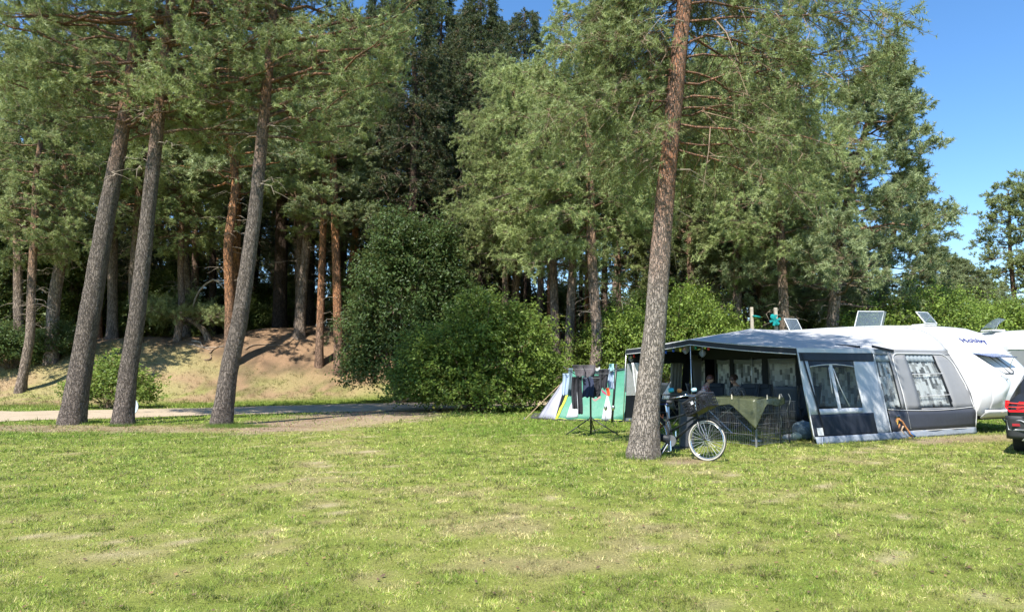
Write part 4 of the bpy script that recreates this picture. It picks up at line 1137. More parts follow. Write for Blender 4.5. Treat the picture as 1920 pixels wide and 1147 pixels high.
def patch_mat(name, bright=1.0):
    """printed patchwork curtain: grey and white rectangles of uneven width, hanging in pleats"""
    m, nt, out = new_mat(name); N = NT(nt)
    p = N.n('BsdfPrincipled'); p.inputs['Roughness'].default_value = .85; p.inputs['Specular IOR Level'].default_value = .2
    uv = N.n('TexCoord'); sx = N.n('SeparateXYZ'); N.l(uv.outputs['UV'], sx.inputs[0])
    def mth(op, a, b_=None, c_=None):
        x = N.n('Math', operation=op)
        for i, v in enumerate((a, b_, c_)):
            if v is None: continue
            if isinstance(v, (int, float)): x.inputs[i].default_value = v
            else: N.l(v, x.inputs[i])
        return x.outputs[0]
    col_i = mth('FLOOR', mth('DIVIDE', sx.outputs[0], .085))
    wn1 = N.n('TexWhiteNoise', noise_dimensions='1D'); N.l(col_i, wn1.inputs['W'])
    row = mth('FLOOR', mth('DIVIDE', mth('ADD', sx.outputs[1], mth('MULTIPLY', wn1.outputs['Value'], .3)), .145))
    cmb = N.n('CombineXYZ'); N.l(col_i, cmb.inputs[0]); N.l(row, cmb.inputs[1])
    wn2 = N.n('TexWhiteNoise', noise_dimensions='2D'); N.l(cmb.outputs[0], wn2.inputs['Vector'])
    r = N.n('ValToRGB'); r.color_ramp.interpolation = 'CONSTANT'
    stops = [(0, .76), (.26, .44), (.46, .26), (.6, .84), (.76, .17), (.86, .55)]
    while len(r.color_ramp.elements) < len(stops): r.color_ramp.elements.new(.5)
    for e, (q, v) in zip(r.color_ramp.elements, stops): e.position = q; e.color = (v * bright, v * bright * .99, v * bright * .96, 1)
    N.l(wn2.outputs['Value'], r.inputs[0]); N.l(r.outputs[0], p.inputs['Base Color'])
    t = N.n('BsdfTranslucent'); N.l(r.outputs[0], t.inputs['Color']); mx = N.n('MixShader'); mx.inputs[0].default_value = .25
    N.l(p.outputs[0], mx.inputs[1]); N.l(t.outputs[0], mx.inputs[2]); N.l(mx.outputs[0], out.inputs[0])
    return m

C_LIGHT = cloth('light_grey_canvas', (.54, .56, .58), .10, .55, .05)
C_ROOF = cloth('pale_grey_roof_cloth', (.45, .455, .465), .0, .42, .04, .3, 1.6)
C_WHITE = cloth('white_piping', (.6, .6, .59), 0, .5)
C_NAVY = cloth('dark_navy_canvas', (.016, .02, .03), 0.0, .55, .12)
C_GREY = cloth('mid_grey_canvas', (.225, .228, .23), .02, .55, .06)
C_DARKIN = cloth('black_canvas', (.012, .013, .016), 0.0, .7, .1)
C_SLATE = cloth('slate_canvas', (.045, .05, .064), 0.0, .55, .08)
C_MUD = cloth('grey_mud_skirt', (.25, .28, .32), 0.0, .45, .12, .8, 5)
C_CURT = patch_mat('patchwork_curtain')
F_WIN = film('clear_vinyl', (.08, .09, .10), .09, .12, .5)
F_GLASS = film('acrylic_glass', (.16, .20, .24), .36, .06, .03)
S_ALU = simple('aluminium_tube', (.62, .63, .64), .35, .9, .05)
S_BLACK = simple('black_metal', (.022, .022, .024), .4, .0, .2)
S_BLKPL = simple('black_plastic', (.03, .03, .032), .55, 0, .2)
S_WHITE = simple('white_bodywork', (.60, .605, .595), .25, 0, .015, 1.2)
S_WHITE2 = simple('white_plastic', (.62, .63, .62), .35, 0, .03)
S_CHROME = simple('chrome', (.75, .75, .75), .15, 1.0, .03)
S_WOOD = simple('weathered_post', (.42, .36, .28), .85, 0, .25)

# ------------------------------------------------------------------ awning frame of reference
C0 = Vector((6.4, 15.2, 0)); AV = Vector((-.436, .9, 0)).normalized(); BV_ = Vector((.9, .436, 0)).normalized()
def A(s, t, z):
    return C0 + AV * s + BV_ * t + Vector((0, 0, z))
def wrk(a, b, amp, sc=.6, seed=0):
    return (float(vnoise(np.array([a / sc]), np.array([b / sc]), seed)[0]) - .5) * 2 * amp

def build_awning():
    W = Thing('awning', A(3, 2.5, 0), 'large grey caravan awning with open porch, patchwork curtained windows and navy lower bands', 'awning')
    P = W.part
    EDGE = lambda z: .42 * (z / 2.05)                # side wall leans in
    # ---- porch side wall, t 0..2.5
    S1 = lambda t, z, off=0: A(EDGE(z) + wrk(t, z, .014, .45, 3) - off, t * (1 + .0 * z) + (2.05 - z) * .0, z)
    def wall(name, t0, t1, z0, z1, mat, off=0, nu=10, nv=8, fn=None, parent=None, **kw):
        fn = fn or S1
        return P(name, MB().grid(lambda u, v: fn(u, v, off), nu, nv, t0, t1, z0, z1), mat, parent=parent, smooth=True, solid=.004, **kw)
    m = MB()
    f = lambda u, v: S1(u, v)
    # light frame round the window opening: left strip, right part, below
    m.grid(f, 3, 8, .03, .30, .60, 1.80); m.grid(f, 8, 12, 1.72, 2.47, .12, 1.80); m.grid(f, 12, 2, .30, 1.72, .60, .72)
    P('side_wall', m, C_LIGHT, smooth=True, solid=.004)
    wall('upper_band', .02, 2.42, 1.76, 1.97, C_NAVY, .012)
    wall('window_header', .30, 1.72, 1.62, 1.765, C_NAVY, .006)
    wall('lower_panel', .05, 2.02, .13, .60, C_NAVY, .010)
    wall('mud_skirt', .0, 2.5, .0, .15, C_MUD, fn=lambda t, z, o: A(-.02 - .05 * (1 - z / .15) - o + wrk(t * 2, z, .02, .4, 8), t, z), nv=3, nu=16)
    wn = wall('side_window', .30, 1.72, .72, 1.66, F_WIN, .0, 14, 8)
    P('window_mullion', MB().grid(lambda u, v: S1(.97 + u, v, .012), 2, 8, -.05, .05, .72, 1.69), C_LIGHT, parent=wn, solid=.003)
    P('window_mullion', MB().tube([S1(1.03, 1.60, .012), S1(1.12, 1.2, .014), S1(1.30, .76, .012)], .011, 5), C_WHITE, parent=wn, smooth=True, label='white pull cord of the side window')
    P('window_mullion', MB().tube([S1(.90, 1.62, .012), S1(.86, 1.25, .014), S1(.84, 1.05, .012)], .010, 5), C_WHITE, parent=wn, smooth=True, label='white pull cord of the side window')
    tr = MB()
    tr.tube([S1(.3 + 1.42 * k / 10, 1.63 + .055 * math.sin(math.pi * k / 10), .016) for k in range(11)], .010, 5)
    P('window_piping', tr, C_WHITE, parent=wn, smooth=True)
    P('piping', MB().tube([S1(.02, z, .012) for z in np.linspace(.1, 1.96, 14)], .014, 6), C_WHITE, smooth=True)
    P('piping', MB().tube([S1(t, .125, .016) for t in np.linspace(.05, 2.3, 12)], .010, 5), C_WHITE, smooth=True)
    P('corner_seam', MB().tube([S1(2.47, z, .004) for z in np.linspace(.1, 2.0, 12)], .016, 6), C_LIGHT, smooth=True)
    P('storm_strap', MB().grid(lambda u, v: S1(u + .10 + .26 * (1 - v / 1.98), v, .022), 1, 10, 0, .045, .25, 1.98), C_DARKIN, solid=.003, label='black storm strap running down the porch corner')
    P('strap_label', MB().grid(lambda u, v: S1(u, v, .03), 1, 1, .13, .30, .17, .33), C_WHITE, solid=.004)
    P('ground_pin', MB().tube([A(-.1, .12, .16), A(-.16, .05, 0)], .008, 5), S_ALU)
    # ---- porch roof
    peak = A(4.25, 2.5, 2.71); hip_r = A(.45, 2.5, 2.04); hip_l = A(6.85, 2.5, 2.12)
    fR, fM, fL = A(.40, 0, 2.03), A(3.9, 0, 2.34), A(6.82, 0, 2.14)
    def tri_sheet(mb, a, b, c, n=10, sag=.03, seed=0):
        vs = []; idx = {}
        for i in range(n + 1):
            for j in range(n + 1 - i):
                u, v = i / n, j / n; w = 1 - u - v
                p = a * w + b * u + c * v
                p = p - Vector((0, 0, sag * 27 * u * v * w)) + Vector((0, 0, wrk(p.x, p.y, .006 * min(1, 27 * u * v * w + .0), .35, seed)))
                idx[i, j] = len(vs); vs.append(p)
        fs = []
        for i in range(n):
            for j in range(n - i):
                fs.append((idx[i, j], idx[i + 1, j], idx[i, j + 1]))
                if i + j < n - 1: fs.append((idx[i + 1, j], idx[i + 1, j + 1], idx[i, j + 1]))
        mb.add(vs, fs)
    m = MB()
    tri_sheet(m, fR, fM, peak); tri_sheet(m, fM, fL, peak); tri_sheet(m, fR, peak, hip_r); tri_sheet(m, fL, hip_l, peak)
    P('porch_roof', m, C_ROOF, smooth=False, solid=.004)
    # valance: front navy strip with white lower piping, right light strip
    def vfront(u, v, off=.0):
        p = (fR.lerp(fM, u / .55) if u < .55 else fM.lerp(fL, (u - .55) / .45)); sagz = -.025 * math.sin(math.pi * (u / .55 if u < .55 else (u - .55) / .45))
        return p + Vector((0, 0, sagz - .125 * v)) - BV_ * (.012 + off)
    P('front_valance', MB().grid(vfront, 40, 2), C_NAVY, solid=.004)
    P('valance_piping', MB().tube([vfront(k / 40, 1.0) for k in range(41)], .012, 5), C_WHITE, smooth=True)
    P('valance_piping', MB().tube([vfront(k / 40, 0.02) + Vector((0, 0, .012)) for k in range(41)], .009, 5), C_WHITE, smooth=True)
    P('side_valance', MB().grid(lambda u, v: S1(-.01 + 2.5 * u, 2.05 - .10 * v + wrk(u * 3, 0, .008), .03), 16, 2), C_LIGHT, solid=.004)
    # ---- annexe (the awning proper) side wall t 2.5..5.6, following the caravan's raked end
    prof = [(0, .06), (.5, .0), (1.0, .10), (1.5, .32), (1.85, .52), (2.03, .62)]
    def e2(t, z):
        w = (t - 2.5) / 3.1
        a = EDGE(min(z, 2.05)); b = float(np.interp(z, [p[0] for p in prof], [p[1] for p in prof]))
        return a * (1 - w) + b * w
    S2 = lambda t, z, off=0: A(e2(t, z) + wrk(t, z, .012, .5, 6) - off, t, z)
    w2 = lambda *a, **k: wall(*a, fn=S2, **k)
    m = MB(); g2 = lambda u, v: S2(u, v)
    m.grid(g2, 3, 4, 2.5, 3.02, 1.92, 2.05); m.grid(g2, 2, 8, 3.02, 3.14, .66, 2.05); m.grid(g2, 10, 4, 3.14, 5.6, 1.92, 2.05)
    m.grid(g2, 4, 10, 3.14, 3.68, .62, 1.92); m.grid(g2, 5, 10, 4.80, 5.6, .62, 1.92); m.grid(g2, 5, 1, 3.68, 4.80, .62, .66)
    P('end_wall', m, C_GREY, smooth=True, solid=.004)
    w2('end_lower_panel', 2.52, 5.58, .14, .63, C_SLATE, .008, 14, 4)
    wall('end_mud_skirt', 2.5, 5.6, .0, .16, C_MUD, fn=lambda t, z, o: A(e2(t, z) - .02 - .04 * (1 - z / .15) + wrk(t * 2, z, .025, .4, 9), t, z), nv=3, nu=22)
    w2('side_curtain_window', 2.52, 3.02, .60, 1.92, F_WIN, .004, 3, 6)
    dw = w2('door_window', 3.68, 4.80, .66, 1.92, F_WIN, .004, 6, 6)
    P('pelmet', MB().grid(lambda u, v: S2(u, v, -.02 + .012 * math.sin(u * 40)), 28, 2, 3.69, 4.79, 1.76, 1.92), C_LIGHT, parent=dw, smooth=True, solid=.003)
    P('pelmet', MB().grid(lambda u, v: S2(u, v, -.02 + .012 * math.sin(u * 40)), 14, 2, 2.54, 3.02, 1.76, 1.92), C_LIGHT, parent=dw, smooth=True, solid=.003)
    def curtain(name, fn, u0, u1, z0, z1, pleat=11, amp=.02, parent=None, gather=0):
        n = int((u1 - u0) * 28) + 4; nv = 10
        mb = MB(); mb.grid(lambda u, v: fn(u, v, -.055 + amp * math.sin(u * 6.28 * pleat + wrk(u, v, .8, .5, 4))), n, nv, u0, u1, z0, z1)
        o = P(name, mb, C_CURT, parent=parent, smooth=True, solid=.002)
        uvl = o.data.uv_layers.new(name='UVMap')
        uvs = np.array([(u0 + (u1 - u0) * i / n, z0 + (z1 - z0) * j / nv) for i in range(n + 1) for j in range(nv + 1)], float)
        li = np.zeros(len(o.data.loops), np.int32); o.data.loops.foreach_get('vertex_index', li)
        uvl.data.foreach_set('uv', uvs[li].astype(np.float32).ravel())
        return o
    curtain('curtain', S2, 3.69, 4.79, .68, 1.46, parent=dw); curtain('curtain', S2, 3.69, 4.79, 1.46, 1.77, pleat=14, parent=dw, amp=.03)
    curtain('curtain', S2, 2.53, 3.02, .66, 1.78)
    P('window_bar', MB().tube([S2(3.68, 1.455, .014), S2(4.8, 1.47, .014)], .009, 5), C_WHITE, parent=dw)
    P('window_bar', MB().tube([S2(3.72, .94, .014), S2(4.8, .96, .014)], .008, 5), C_WHITE, parent=dw)
    P('window_bar', MB().tube([S2(4.80, .8, .014), S2(4.80, 1.9, .014)], .010, 5), C_DARKIN, parent=dw)
    arch = [(3.16, .2), (3.15, 1.0), (3.13, 1.75)] + [(3.13 + .22 * (1 - math.cos(k * math.pi / 12)), 1.75 + .2 * math.sin(k * math.pi / 12)) for k in range(1, 7)] + [(4.0, 1.955), (4.7, 1.955)] + \
           [(5.1 + .38 * math.sin(k * math.pi / 12), 1.955 - .30 * (1 - math.cos(k * math.pi / 12))) for k in range(0, 7)] + [(5.5, 1.2), (5.54, .65), (5.58, .18)]
    P('door_zip', MB().tube([S2(a_, b_, .014) for a_, b_ in arch], .013, 5), C_WHITE, smooth=True)
    P('end_piping', MB().tube([S2(t, .66 - .055 * math.sin(math.pi * (t - 2.5) / 3.1), .016) for t in np.linspace(2.52, 5.58, 16)], .009, 5), C_WHITE, smooth=True)
    P('end_piping', MB().tube([S2(t, .15, .016) for t in np.linspace(2.52, 5.58, 16)], .009, 5), C_WHITE, smooth=True)
    P('end_piping', MB().tube([S2(5.585, z, .012) for z in np.linspace(.1, 2.03, 14)], .014, 5), C_WHITE, smooth=True)
    # ---- awning roof from the porch to the caravan rail
    rail = [(.62, 2.03), (.78, 2.25), (1.0, 2.45), (1.35, 2.62), (1.9, 2.73), (2.8, 2.775), (4.25, 2.79), (6.9, 2.78)]
    rs = np.array([0, .06, .12, .2, .3, .44, .66, 1.0])
    def ridge_z(s): return float(np.interp(s, [.45, 1.6, 4.25, 6.9], [2.04, 2.14, 2.71, 2.12]))
    def roof(u, v):
        sr, zr = float(np.interp(u, rs, [r[0] for r in rail])), float(np.interp(u, rs, [r[1] for r in rail]))
        sp_ = .45 + (6.9 - .45) * u ** 1.15
        zf = ridge_z(sp_)
        s = sp_ + (sr - sp_) * v
        z = zf + (zr - zf) * (v ** .85) - .04 * math.sin(math.pi * v) + wrk(s, v * 3, .008, .4, 12)
        return A(s, 2.5 + 3.1 * v, z)
    P('main_roof', MB().grid(roof, 44, 16), C_ROOF, smooth=True, solid=.004)
    P('roof_piping', MB().tube([roof(u, 1.0) + Vector((0, 0, .012)) for u in np.linspace(0, 1, 40)], .016, 6), S_WHITE2, smooth=True)
    P('roof_strap', MB().grid(lambda u, v: A(.46 - .05 + .02 * u, 2.45 + u * .8, 2.08 - .1 * u) + Vector((0, 0, .06 * v)), 6, 1), C_DARKIN, solid=.003)
    # ---- inner front wall with curtains (t = 2.5), seen through the porch
    S3 = lambda s, z, off=0: A(s, 2.5 - off, z)
    m = MB(); q = lambda u, v: S3(u, v)
    wins = [(.62, 2.45), (2.72, 3.68), (3.90, 5.02), (5.16, 5.74), (6.28, 6.60)]
    m.grid(q, 20, 2, .46, 6.85, .0, .62); m.grid(q, 20, 2, .46, 6.85, 1.86, 2.02)
    edges = [.46] + [x for w_ in wins for x in w_] + [6.85]
    for i in range(0, len(edges), 2):
        if edges[i] == 5.74 and edges[i + 1] == 6.28: m.grid(q, 2, 2, 5.74, 5.80, .62, 1.86)
        else: m.grid(q, 2, 4, edges[i], edges[i + 1], .62, 1.86)
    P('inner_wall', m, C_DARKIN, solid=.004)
    for i, (a_, b_) in enumerate(wins):
        o = P('inner_window', MB().grid(q, 3, 3, a_, b_, .62, 1.86), F_WIN)
        curtain('curtain', lambda s, z, off=0: S3(s, z, off), a_ + .01, b_ - .01, .64, 1.74, parent=o)
        P('pelmet', MB().grid(lambda u, v: S3(u, v - .03 * math.sin(math.pi * (u - a_) / (b_ - a_)), -.03), 12, 2, a_, b_, 1.74, 1.86), C_GREY, parent=o, solid=.003)
    for a_, b_ in ((4.25, 2.5), (2.2, 2.1), (6.2, 2.1)):
        P('gable_cloth', MB().grid(lambda u, v: A(a_ - 1.9 + 3.8 * u, 2.49, 2.0 + (max(ridge_z(a_ - 1.9 + 3.8 * u) - 2.0, .01)) * v), 12, 1, max(0, (.5 - a_ + 1.9) / 3.8), min(1, (6.85 - a_ + 1.9) / 3.8)), C_DARKIN, solid=.003)
        break
    # far end wall of the annexe and floor sheet
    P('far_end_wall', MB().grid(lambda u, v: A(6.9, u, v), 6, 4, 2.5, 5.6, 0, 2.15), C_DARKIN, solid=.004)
    P('annexe_floor', MB().grid(lambda u, v: A(u, v, .02), 8, 4, .3, 6.9, 2.55, 5.6), C_SLATE)
    # ---- left end wall of the porch (s = 6.85)
    S4 = lambda t, z, off=0: A(6.85 - off - .2 * (z / 2.1) * 0 + .42 * (1 - z / 2.1) * .6, t + 0 * z, z)
    P('left_lower_panel', MB().grid(lambda u, v: S4(u, v), 6, 3, .1, 2.5, .10, .78), C_NAVY, solid=.004)
    P('left_white_rail', MB().grid(lambda u, v: S4(u, v, .01), 6, 1, .1, 2.5, .78, .88), C_LIGHT, solid=.004)
    P('left_skirt', MB().grid(lambda u, v: S4(u, v), 6, 1, .1, 2.5, .0, .10), C_MUD, solid=.004)
    P('left_upper_band', MB().grid(lambda u, v: S4(u, v), 6, 2, .1, 2.5, 1.74, 2.12), C_NAVY, solid=.004)
    P('left_strip', MB().grid(lambda u, v: S4(u, v), 2, 4, .06, .52, .88, 1.74), C_LIGHT, solid=.004)
    P('left_curtain', MB().grid(lambda u, v: S4(u, v, .03 + .02 * math.sin(u * 50)), 14, 4, 1.72, 2.15, .6, 1.76), C_GREY, solid=.004, smooth=True)
    P('left_strip', MB().grid(lambda u, v: S4(u, v), 2, 4, 2.2, 2.5, .88, 1.74), C_NAVY, solid=.004)
    P('left_window', MB().grid(lambda u, v: S4(u, v), 4, 4, .52, 2.2, .88, 1.74), F_WIN)
    # porch curtain tied back
    P('tied_curtain', MB().grid(lambda u, v: A(6.35 - .18 * v + .05 * math.sin(u * 30), 2.1 + .35 * u * (1 - .5 * math.sin(v * 1.5)), 2.0 - 1.9 * v), 14, 8), C_CURT if False else C_GREY, smooth=True, solid=.004)
    # poles
    for a_, b_, lean in ((fL, A(7.02, .0, 0), 0), (fM, A(3.9, .02, 0), 0), (fR + Vector((.02, .04, 0)), A(.06, .06, 0), 0)):
        P('pole', MB().tube([b_, (a_ + b_) / 2, a_], .014, 7), S_ALU, smooth=True)
    P('pole', MB().tube([A(4.25, 2.44, 0), peak], .014, 7), S_ALU, smooth=True)
    P('roof_pole', MB().tube([fM, fM.lerp(peak, .5) + Vector((0, 0, -.02)), peak], .012, 6), S_ALU)
    # inner dark valance curve hanging below the roof in the porch
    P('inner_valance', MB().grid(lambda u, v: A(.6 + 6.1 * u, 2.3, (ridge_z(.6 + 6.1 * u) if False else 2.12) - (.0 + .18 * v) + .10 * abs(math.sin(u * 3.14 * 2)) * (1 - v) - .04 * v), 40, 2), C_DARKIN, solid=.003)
    # carrying strap bundle on the corner
    return W

build_awning()

# white towel hung at the left porch post
def hang(name, mb, mat, label, cat, base, group=None, solid=.004, smooth=True, sub=0):
    o = mb.build(name, mat, None, smooth=smooth, solid=solid, origin=base, sub=sub)
    return tag(o, label, cat, group)

C_TOWEL = cloth('white_towel', (.78, .78, .77), .15, .9, .04, .8, 8)
pl = A(6.6, .12, 0)
hang('towel', MB().grid(lambda u, v: A(6.62 - .12 * v * .4, .05 + .52 * u * (1 - .18 * v) + .1 * v, 1.76 - 1.12 * v - .06 * u * (v > .9)) - AV * (.03 * math.sin(u * 17 + v) * (.3 + v)), 16, 14), C_TOWEL,
     'white towel hanging in the left corner of the awning porch', 'towel', pl + Vector((0, 0, 1.76)))

# ------------------------------------------------------------------ caravans
def rounded_profile(z, y0):
    return y0

def build_caravan():
    W = Thing('caravan', A(2, 6.7, 0), 'white caravan with blue lettering on its end, awning along its side', 'caravan')
    P = W.part
    # end outline: s as function of z (raked end), near end at small s
    zs = [.42, .55, .80, 1.05, 1.35, 1.65, 1.95, 2.2, 2.42, 2.58, 2.70, 2.765, 2.79]
    ss = [-.02, -.14, -.24, -.25, -.16, .04, .30, .54, .80, 1.08, 1.42, 1.85, 2.5]
    T0, T1 = 5.62, 7.9
    L1 = 7.6
    ring = []
    far = [(L1 - .9, 2.79), (L1 - .3, 2.6), (L1, 2.0), (L1, .42)]
    outl = list(zip(ss, zs)) + far
    n = len(outl)
    # cross positions with rounded long edges
    tt = [(0.0, .10), (.035, .035), (.10, 0.0), (.5, -.02), (.90, 0.0), (.965, .035), (1.0, .10)]
    cen = (3.6, 1.5)
    vs = []
    for (f_, ins) in tt:
        for (s, z) in outl:
            ds, dz = cen[0] - s, cen[1] - z; l = math.hypot(ds, dz)
            vs.append(A(s + ds / l * ins, T0 + (T1 - T0) * f_, z + dz / l * ins))
    fs = []
    for i in range(len(tt) - 1):
        for j in range(n - 1):
            fs.append((i * n + j, i * n + j + 1, (i + 1) * n + j + 1, (i + 1) * n + j))
        fs.append((i * n + n - 1, i * n, (i + 1) * n, (i + 1) * n + n - 1))
    fs.append(tuple(range(n - 1, -1, -1))); fs.append(tuple((len(tt) - 1) * n + j for j in range(n)))
    bo = P('body', MB().add(vs, fs), S_WHITE, smooth=True); bo.data.set_sharp_from_angle(angle=math.radians(38))
    def E(f_, z, off=0):
        s = float(np.interp(z, zs, ss)); return A(s - off - .02 * math.sin(math.pi * f_) * 0, T0 + (T1 - T0) * f_, z)
    # moulded side bumper bulge at the left of the end (rounded corner panel) and seams
    P('corner_moulding', MB().grid(lambda u, v: E(.10 + (.24 + .16 * math.sin(math.pi * min(1, max(0, (1.35 - (.55 + 1.85 * v)) / .8 + .5)) if .55 + 1.85 * v < 1.75 else 0)) * u,
                                   .55 + 1.85 * v, .012 + .085 * math.sin(math.pi * u) * math.sin(math.pi * min(1, v * 1.6 if v < .62 else 1))), 12, 24), S_WHITE, smooth=True, solid=.01)
    P('seam', MB().tube([E(f_, 1.18, .012) for f_ in np.linspace(.5, .98, 10)], .007, 5), S_WHITE2)
    P('seam', MB().tube([E(f_, .66, .014) for f_ in np.linspace(.42, .96, 10)], .007, 5), S_WHITE2)
    P('seam', MB().tube([E(f_, 2.02, .010) for f_ in np.linspace(.08, .96, 10)], .010, 5), S_WHITE2)
    P('grab_handle', MB().tube([E(.30, 1.45, .05), E(.33, 1.42, .13), E(.37, 1.33, .13), E(.38, 1.29, .05)], .018, 7), S_WHITE2, smooth=True)
    P('bumper', MB().grid(lambda u, v: E(u, .38 + .2 * v, .05 + .05 * math.sin(math.pi * v)), 16, 4), S_WHITE2, smooth=True, solid=.02)
    P('tow_cover', MB().box(E(.83, .40, .2), (.5, .45, .16), Matrix.Rotation(math.atan2(BV_.y, BV_.x), 3, 'Z'), .03), S_WHITE2)
    P('corner_marker', MB().box(E(.30, .52, .10), (.10, .03, .05), Matrix.Rotation(math.atan2(BV_.y, BV_.x), 3, 'Z'), .01), simple('dull_reflector', (.4, .36, .3), .4))
    # end window with raised pane
    wf = MB()
    fr = [(.24, 1.92), (.52, 1.92), (.57, 1.86), (.66, 1.52), (.62, 1.46), (.46, 1.46), (.41, 1.52)]
    wf.tube([E(a_, b_, .02) for a_, b_ in fr], .02, 6, closed=True)
    w = P('end_window', wf, S_BLKPL, smooth=True)
    P('pane', MB().add([E(a_, b_, .012) for a_, b_ in fr], [tuple(range(len(fr)))]), simple('window_blind', (.42, .43, .42), .5), parent=w)
    P('window_bar', MB().tube([E(.45, 1.91, .03), E(.57, 1.47, .03)], .013, 5), S_BLKPL, parent=w)
    P('raised_pane', MB().grid(lambda u, v: E(.20 + .42 * u, 1.98 - .0 * v, .02) - AV * (.42 * v) + Vector((0, 0, -.10 * v)) + BV_ * (.22 * v), 6, 4), film('tinted_pane', (.10, .14, .30), .8, .08), parent=w, solid=.02)
    P('stay', MB().tube([E(.64, 1.62, .03), E(.66, 1.90, .36)], .008, 5), S_ALU, parent=w)
    # lettering
    cu = bpy.data.curves.new('lettering', 'FONT'); cu.body = 'Hobby'; cu.size = .30; cu.align_x = 'CENTER'; cu.align_y = 'CENTER'; cu.extrude = .004; cu.space_character = 1.12; cu.offset = .003
    to = bpy.data.objects.new('lettering', cu); COL.objects.link(to)
    dg = bpy.context.evaluated_depsgraph_get(); me = bpy.data.meshes.new_from_object(to.evaluated_get(dg)); bpy.data.objects.remove(to)
    p1, p2 = E(.5, 2.25, .012), E(.5, 2.40, .012)
    xax = BV_; yax = (p2 - p1).normalized(); zax = xax.cross(yax)
    Mx = Matrix((xax, yax, zax)).transposed().to_4x4(); Mx.translation = E(.48, 2.32, .035) - W.base
    me.transform(Matrix.Diagonal((1.18, .82, 1, 1))); me.transform(Mx)
    me.materials.append(simple('blue_print', (.03, .035, .17), .4)); me.name = 'lettering'
    o = bpy.data.objects.new('lettering', me); COL.objects.link(o); o.parent = W.o
    # roof hatches
    def hatch(parent_T, s, t, zt, L_, W_, ang, label, hinge=1):
        Mr = Matrix((AV * -1, BV_, Vector((0, 0, 1)))).transposed()
        c = A(s, t, zt)
        f1 = parent_T.part('roof_hatch', MB().box(c + Vector((0, 0, .02)), (L_, W_, .05), Mr, .012), S_WHITE2, label=label)
        # raised dome: a shallow tray of clear acrylic, hinged at one side
        def dome(u, v):
            ax = Vector((0, 0, math.sin(ang))) + AV * (math.cos(ang) * hinge)
            nrm_ = Vector((0, 0, math.cos(ang))) - AV * (math.sin(ang) * hinge)
            return c - AV * (L_ / 2 * hinge) + BV_ * ((u - .5) * W_) + ax * (L_ * v) + nrm_ * (.06 * (min(1, 5 * u, 5 * (1 - u), 5 * v, 5 * (1 - v)))) + Vector((0, 0, .06))
        parent_T.part('raised_dome', MB().grid(dome, 10, 10), F_GLASS, parent=f1, smooth=True, solid=.008)
        parent_T.part('dome_rim', MB().tube([dome(0, k / 6) for k in range(7)] + [dome(k / 6, 1) for k in range(1, 7)] + [dome(1, 1 - k / 6) for k in range(1, 7)] + [dome(1 - k / 6, 0) for k in range(1, 6)], .014, 5, closed=True), S_WHITE2, parent=f1, smooth=True)
        parent_T.part('stay', MB().tube([c + AV * .25 + BV_ * .2, dome(.8, .6)], .008, 5), S_ALU, parent=f1)
    hatch(W, 1.9, 6.6, 2.77, .42, .5, math.radians(52), 'roof hatch nearest the lettered end, clear dome raised', 1)
    hatch(W, 7.0, 7.0, 2.80, .5, .6, math.radians(62), 'roof hatch at the far end, clear dome raised', 1)
    # square hatch facing the camera
    c = A(3.6, 6.5, 2.80)
    hz = W.part('roof_hatch', MB().box(c, (.9, .7, .06), rotm(.2), .015), S_WHITE2, label='large square roof hatch standing fully open')
    up = Vector((.22, .1, 1)).normalized(); rt = Vector((.985, .10, 0)).normalized()
    sq = lambda u, v: c + rt * ((u - .5) * .82) + up * (.47 * v) + Vector((0, 0, .05)) + rt * (.05 * v) + Vector((0, .05, 0)) * math.sin(math.pi * u)
    W.part('raised_dome', MB().grid(sq, 8, 6), F_GLASS, parent=hz, solid=.03)
    W.part('dome_rim', MB().tube([sq(0, 0), sq(0, .5), sq(0, 1), sq(.5, 1), sq(1, 1), sq(1, .5), sq(1, 0)], .016, 5), S_WHITE2, parent=hz)
    W.part('dome_rim', MB().grid(lambda u, v: sq(1.0, v) + Vector((.10 * u, .05 * u, 0)), 2, 4), F_GLASS, parent=hz, solid=.01)
    # wheel, jockey, steady legs, step under the floor
    wm = Matrix.Rotation(math.atan2(BV_.y, BV_.x), 3, 'Z') @ Matrix.Rotation(math.pi / 2, 3, 'Y')
    for t in (5.75, 7.7):
        wh = W.part('wheel', MB().lathe([(.1, -.09), (.30, -.09), (.325, -.06), (.325, .06), (.30, .09), (.1, .09)], A(4.1, t, .325), wm, 24), S_BLKPL, smooth=False)
    for s, t in ((.35, 5.9), (.35, 7.6), (7.0, 5.9), (7.0, 7.6)):
        W.part('steady_leg', MB().tube([A(s + .3, t, .44), A(s, t, .02)], .02, 6), S_ALU)
    W.part('chassis', MB().box(A(3.4, 6.75, .38), (6.8, 1.9, .10), Matrix((AV * -1, BV_, Vector((0, 0, 1)))).transposed()), S_BLKPL)
    # body side seen under the awning is dark inside; second caravan
    V2 = Thing('caravan', (17.5, 25, 0), 'second white caravan with grey window band, behind the lettered one', 'caravan')
    base = Vector((15.9, 22.9, 0)); X2 = Vector((.97, .24, 0)).normalized(); Y2 = Vector((-.24, .97, 0)).normalized()
    B2 = lambda u, v, z: base + X2 * u + Y2 * v + Vector((0, 0, z))
    zs2 = [.45, .8, 1.3, 1.8, 2.3, 2.6, 2.78, 2.84]; us2 = [.2, .02, .0, .06, .12, .22, .45, .9]
    out2 = list(zip(us2, zs2)) + [(5.6, 2.84), (6.0, 2.6), (6.1, .45)]
    n2 = len(out2); vs = [B2(u, 0, z) for u, z in out2] + [B2(u, 2.3, z) for u, z in out2]
    fs = [tuple(range(n2)), tuple(range(2 * n2 - 1, n2 - 1, -1))] + [(j, n2 + j, n2 + (j + 1) % n2, (j + 1) % n2) for j in range(n2)]
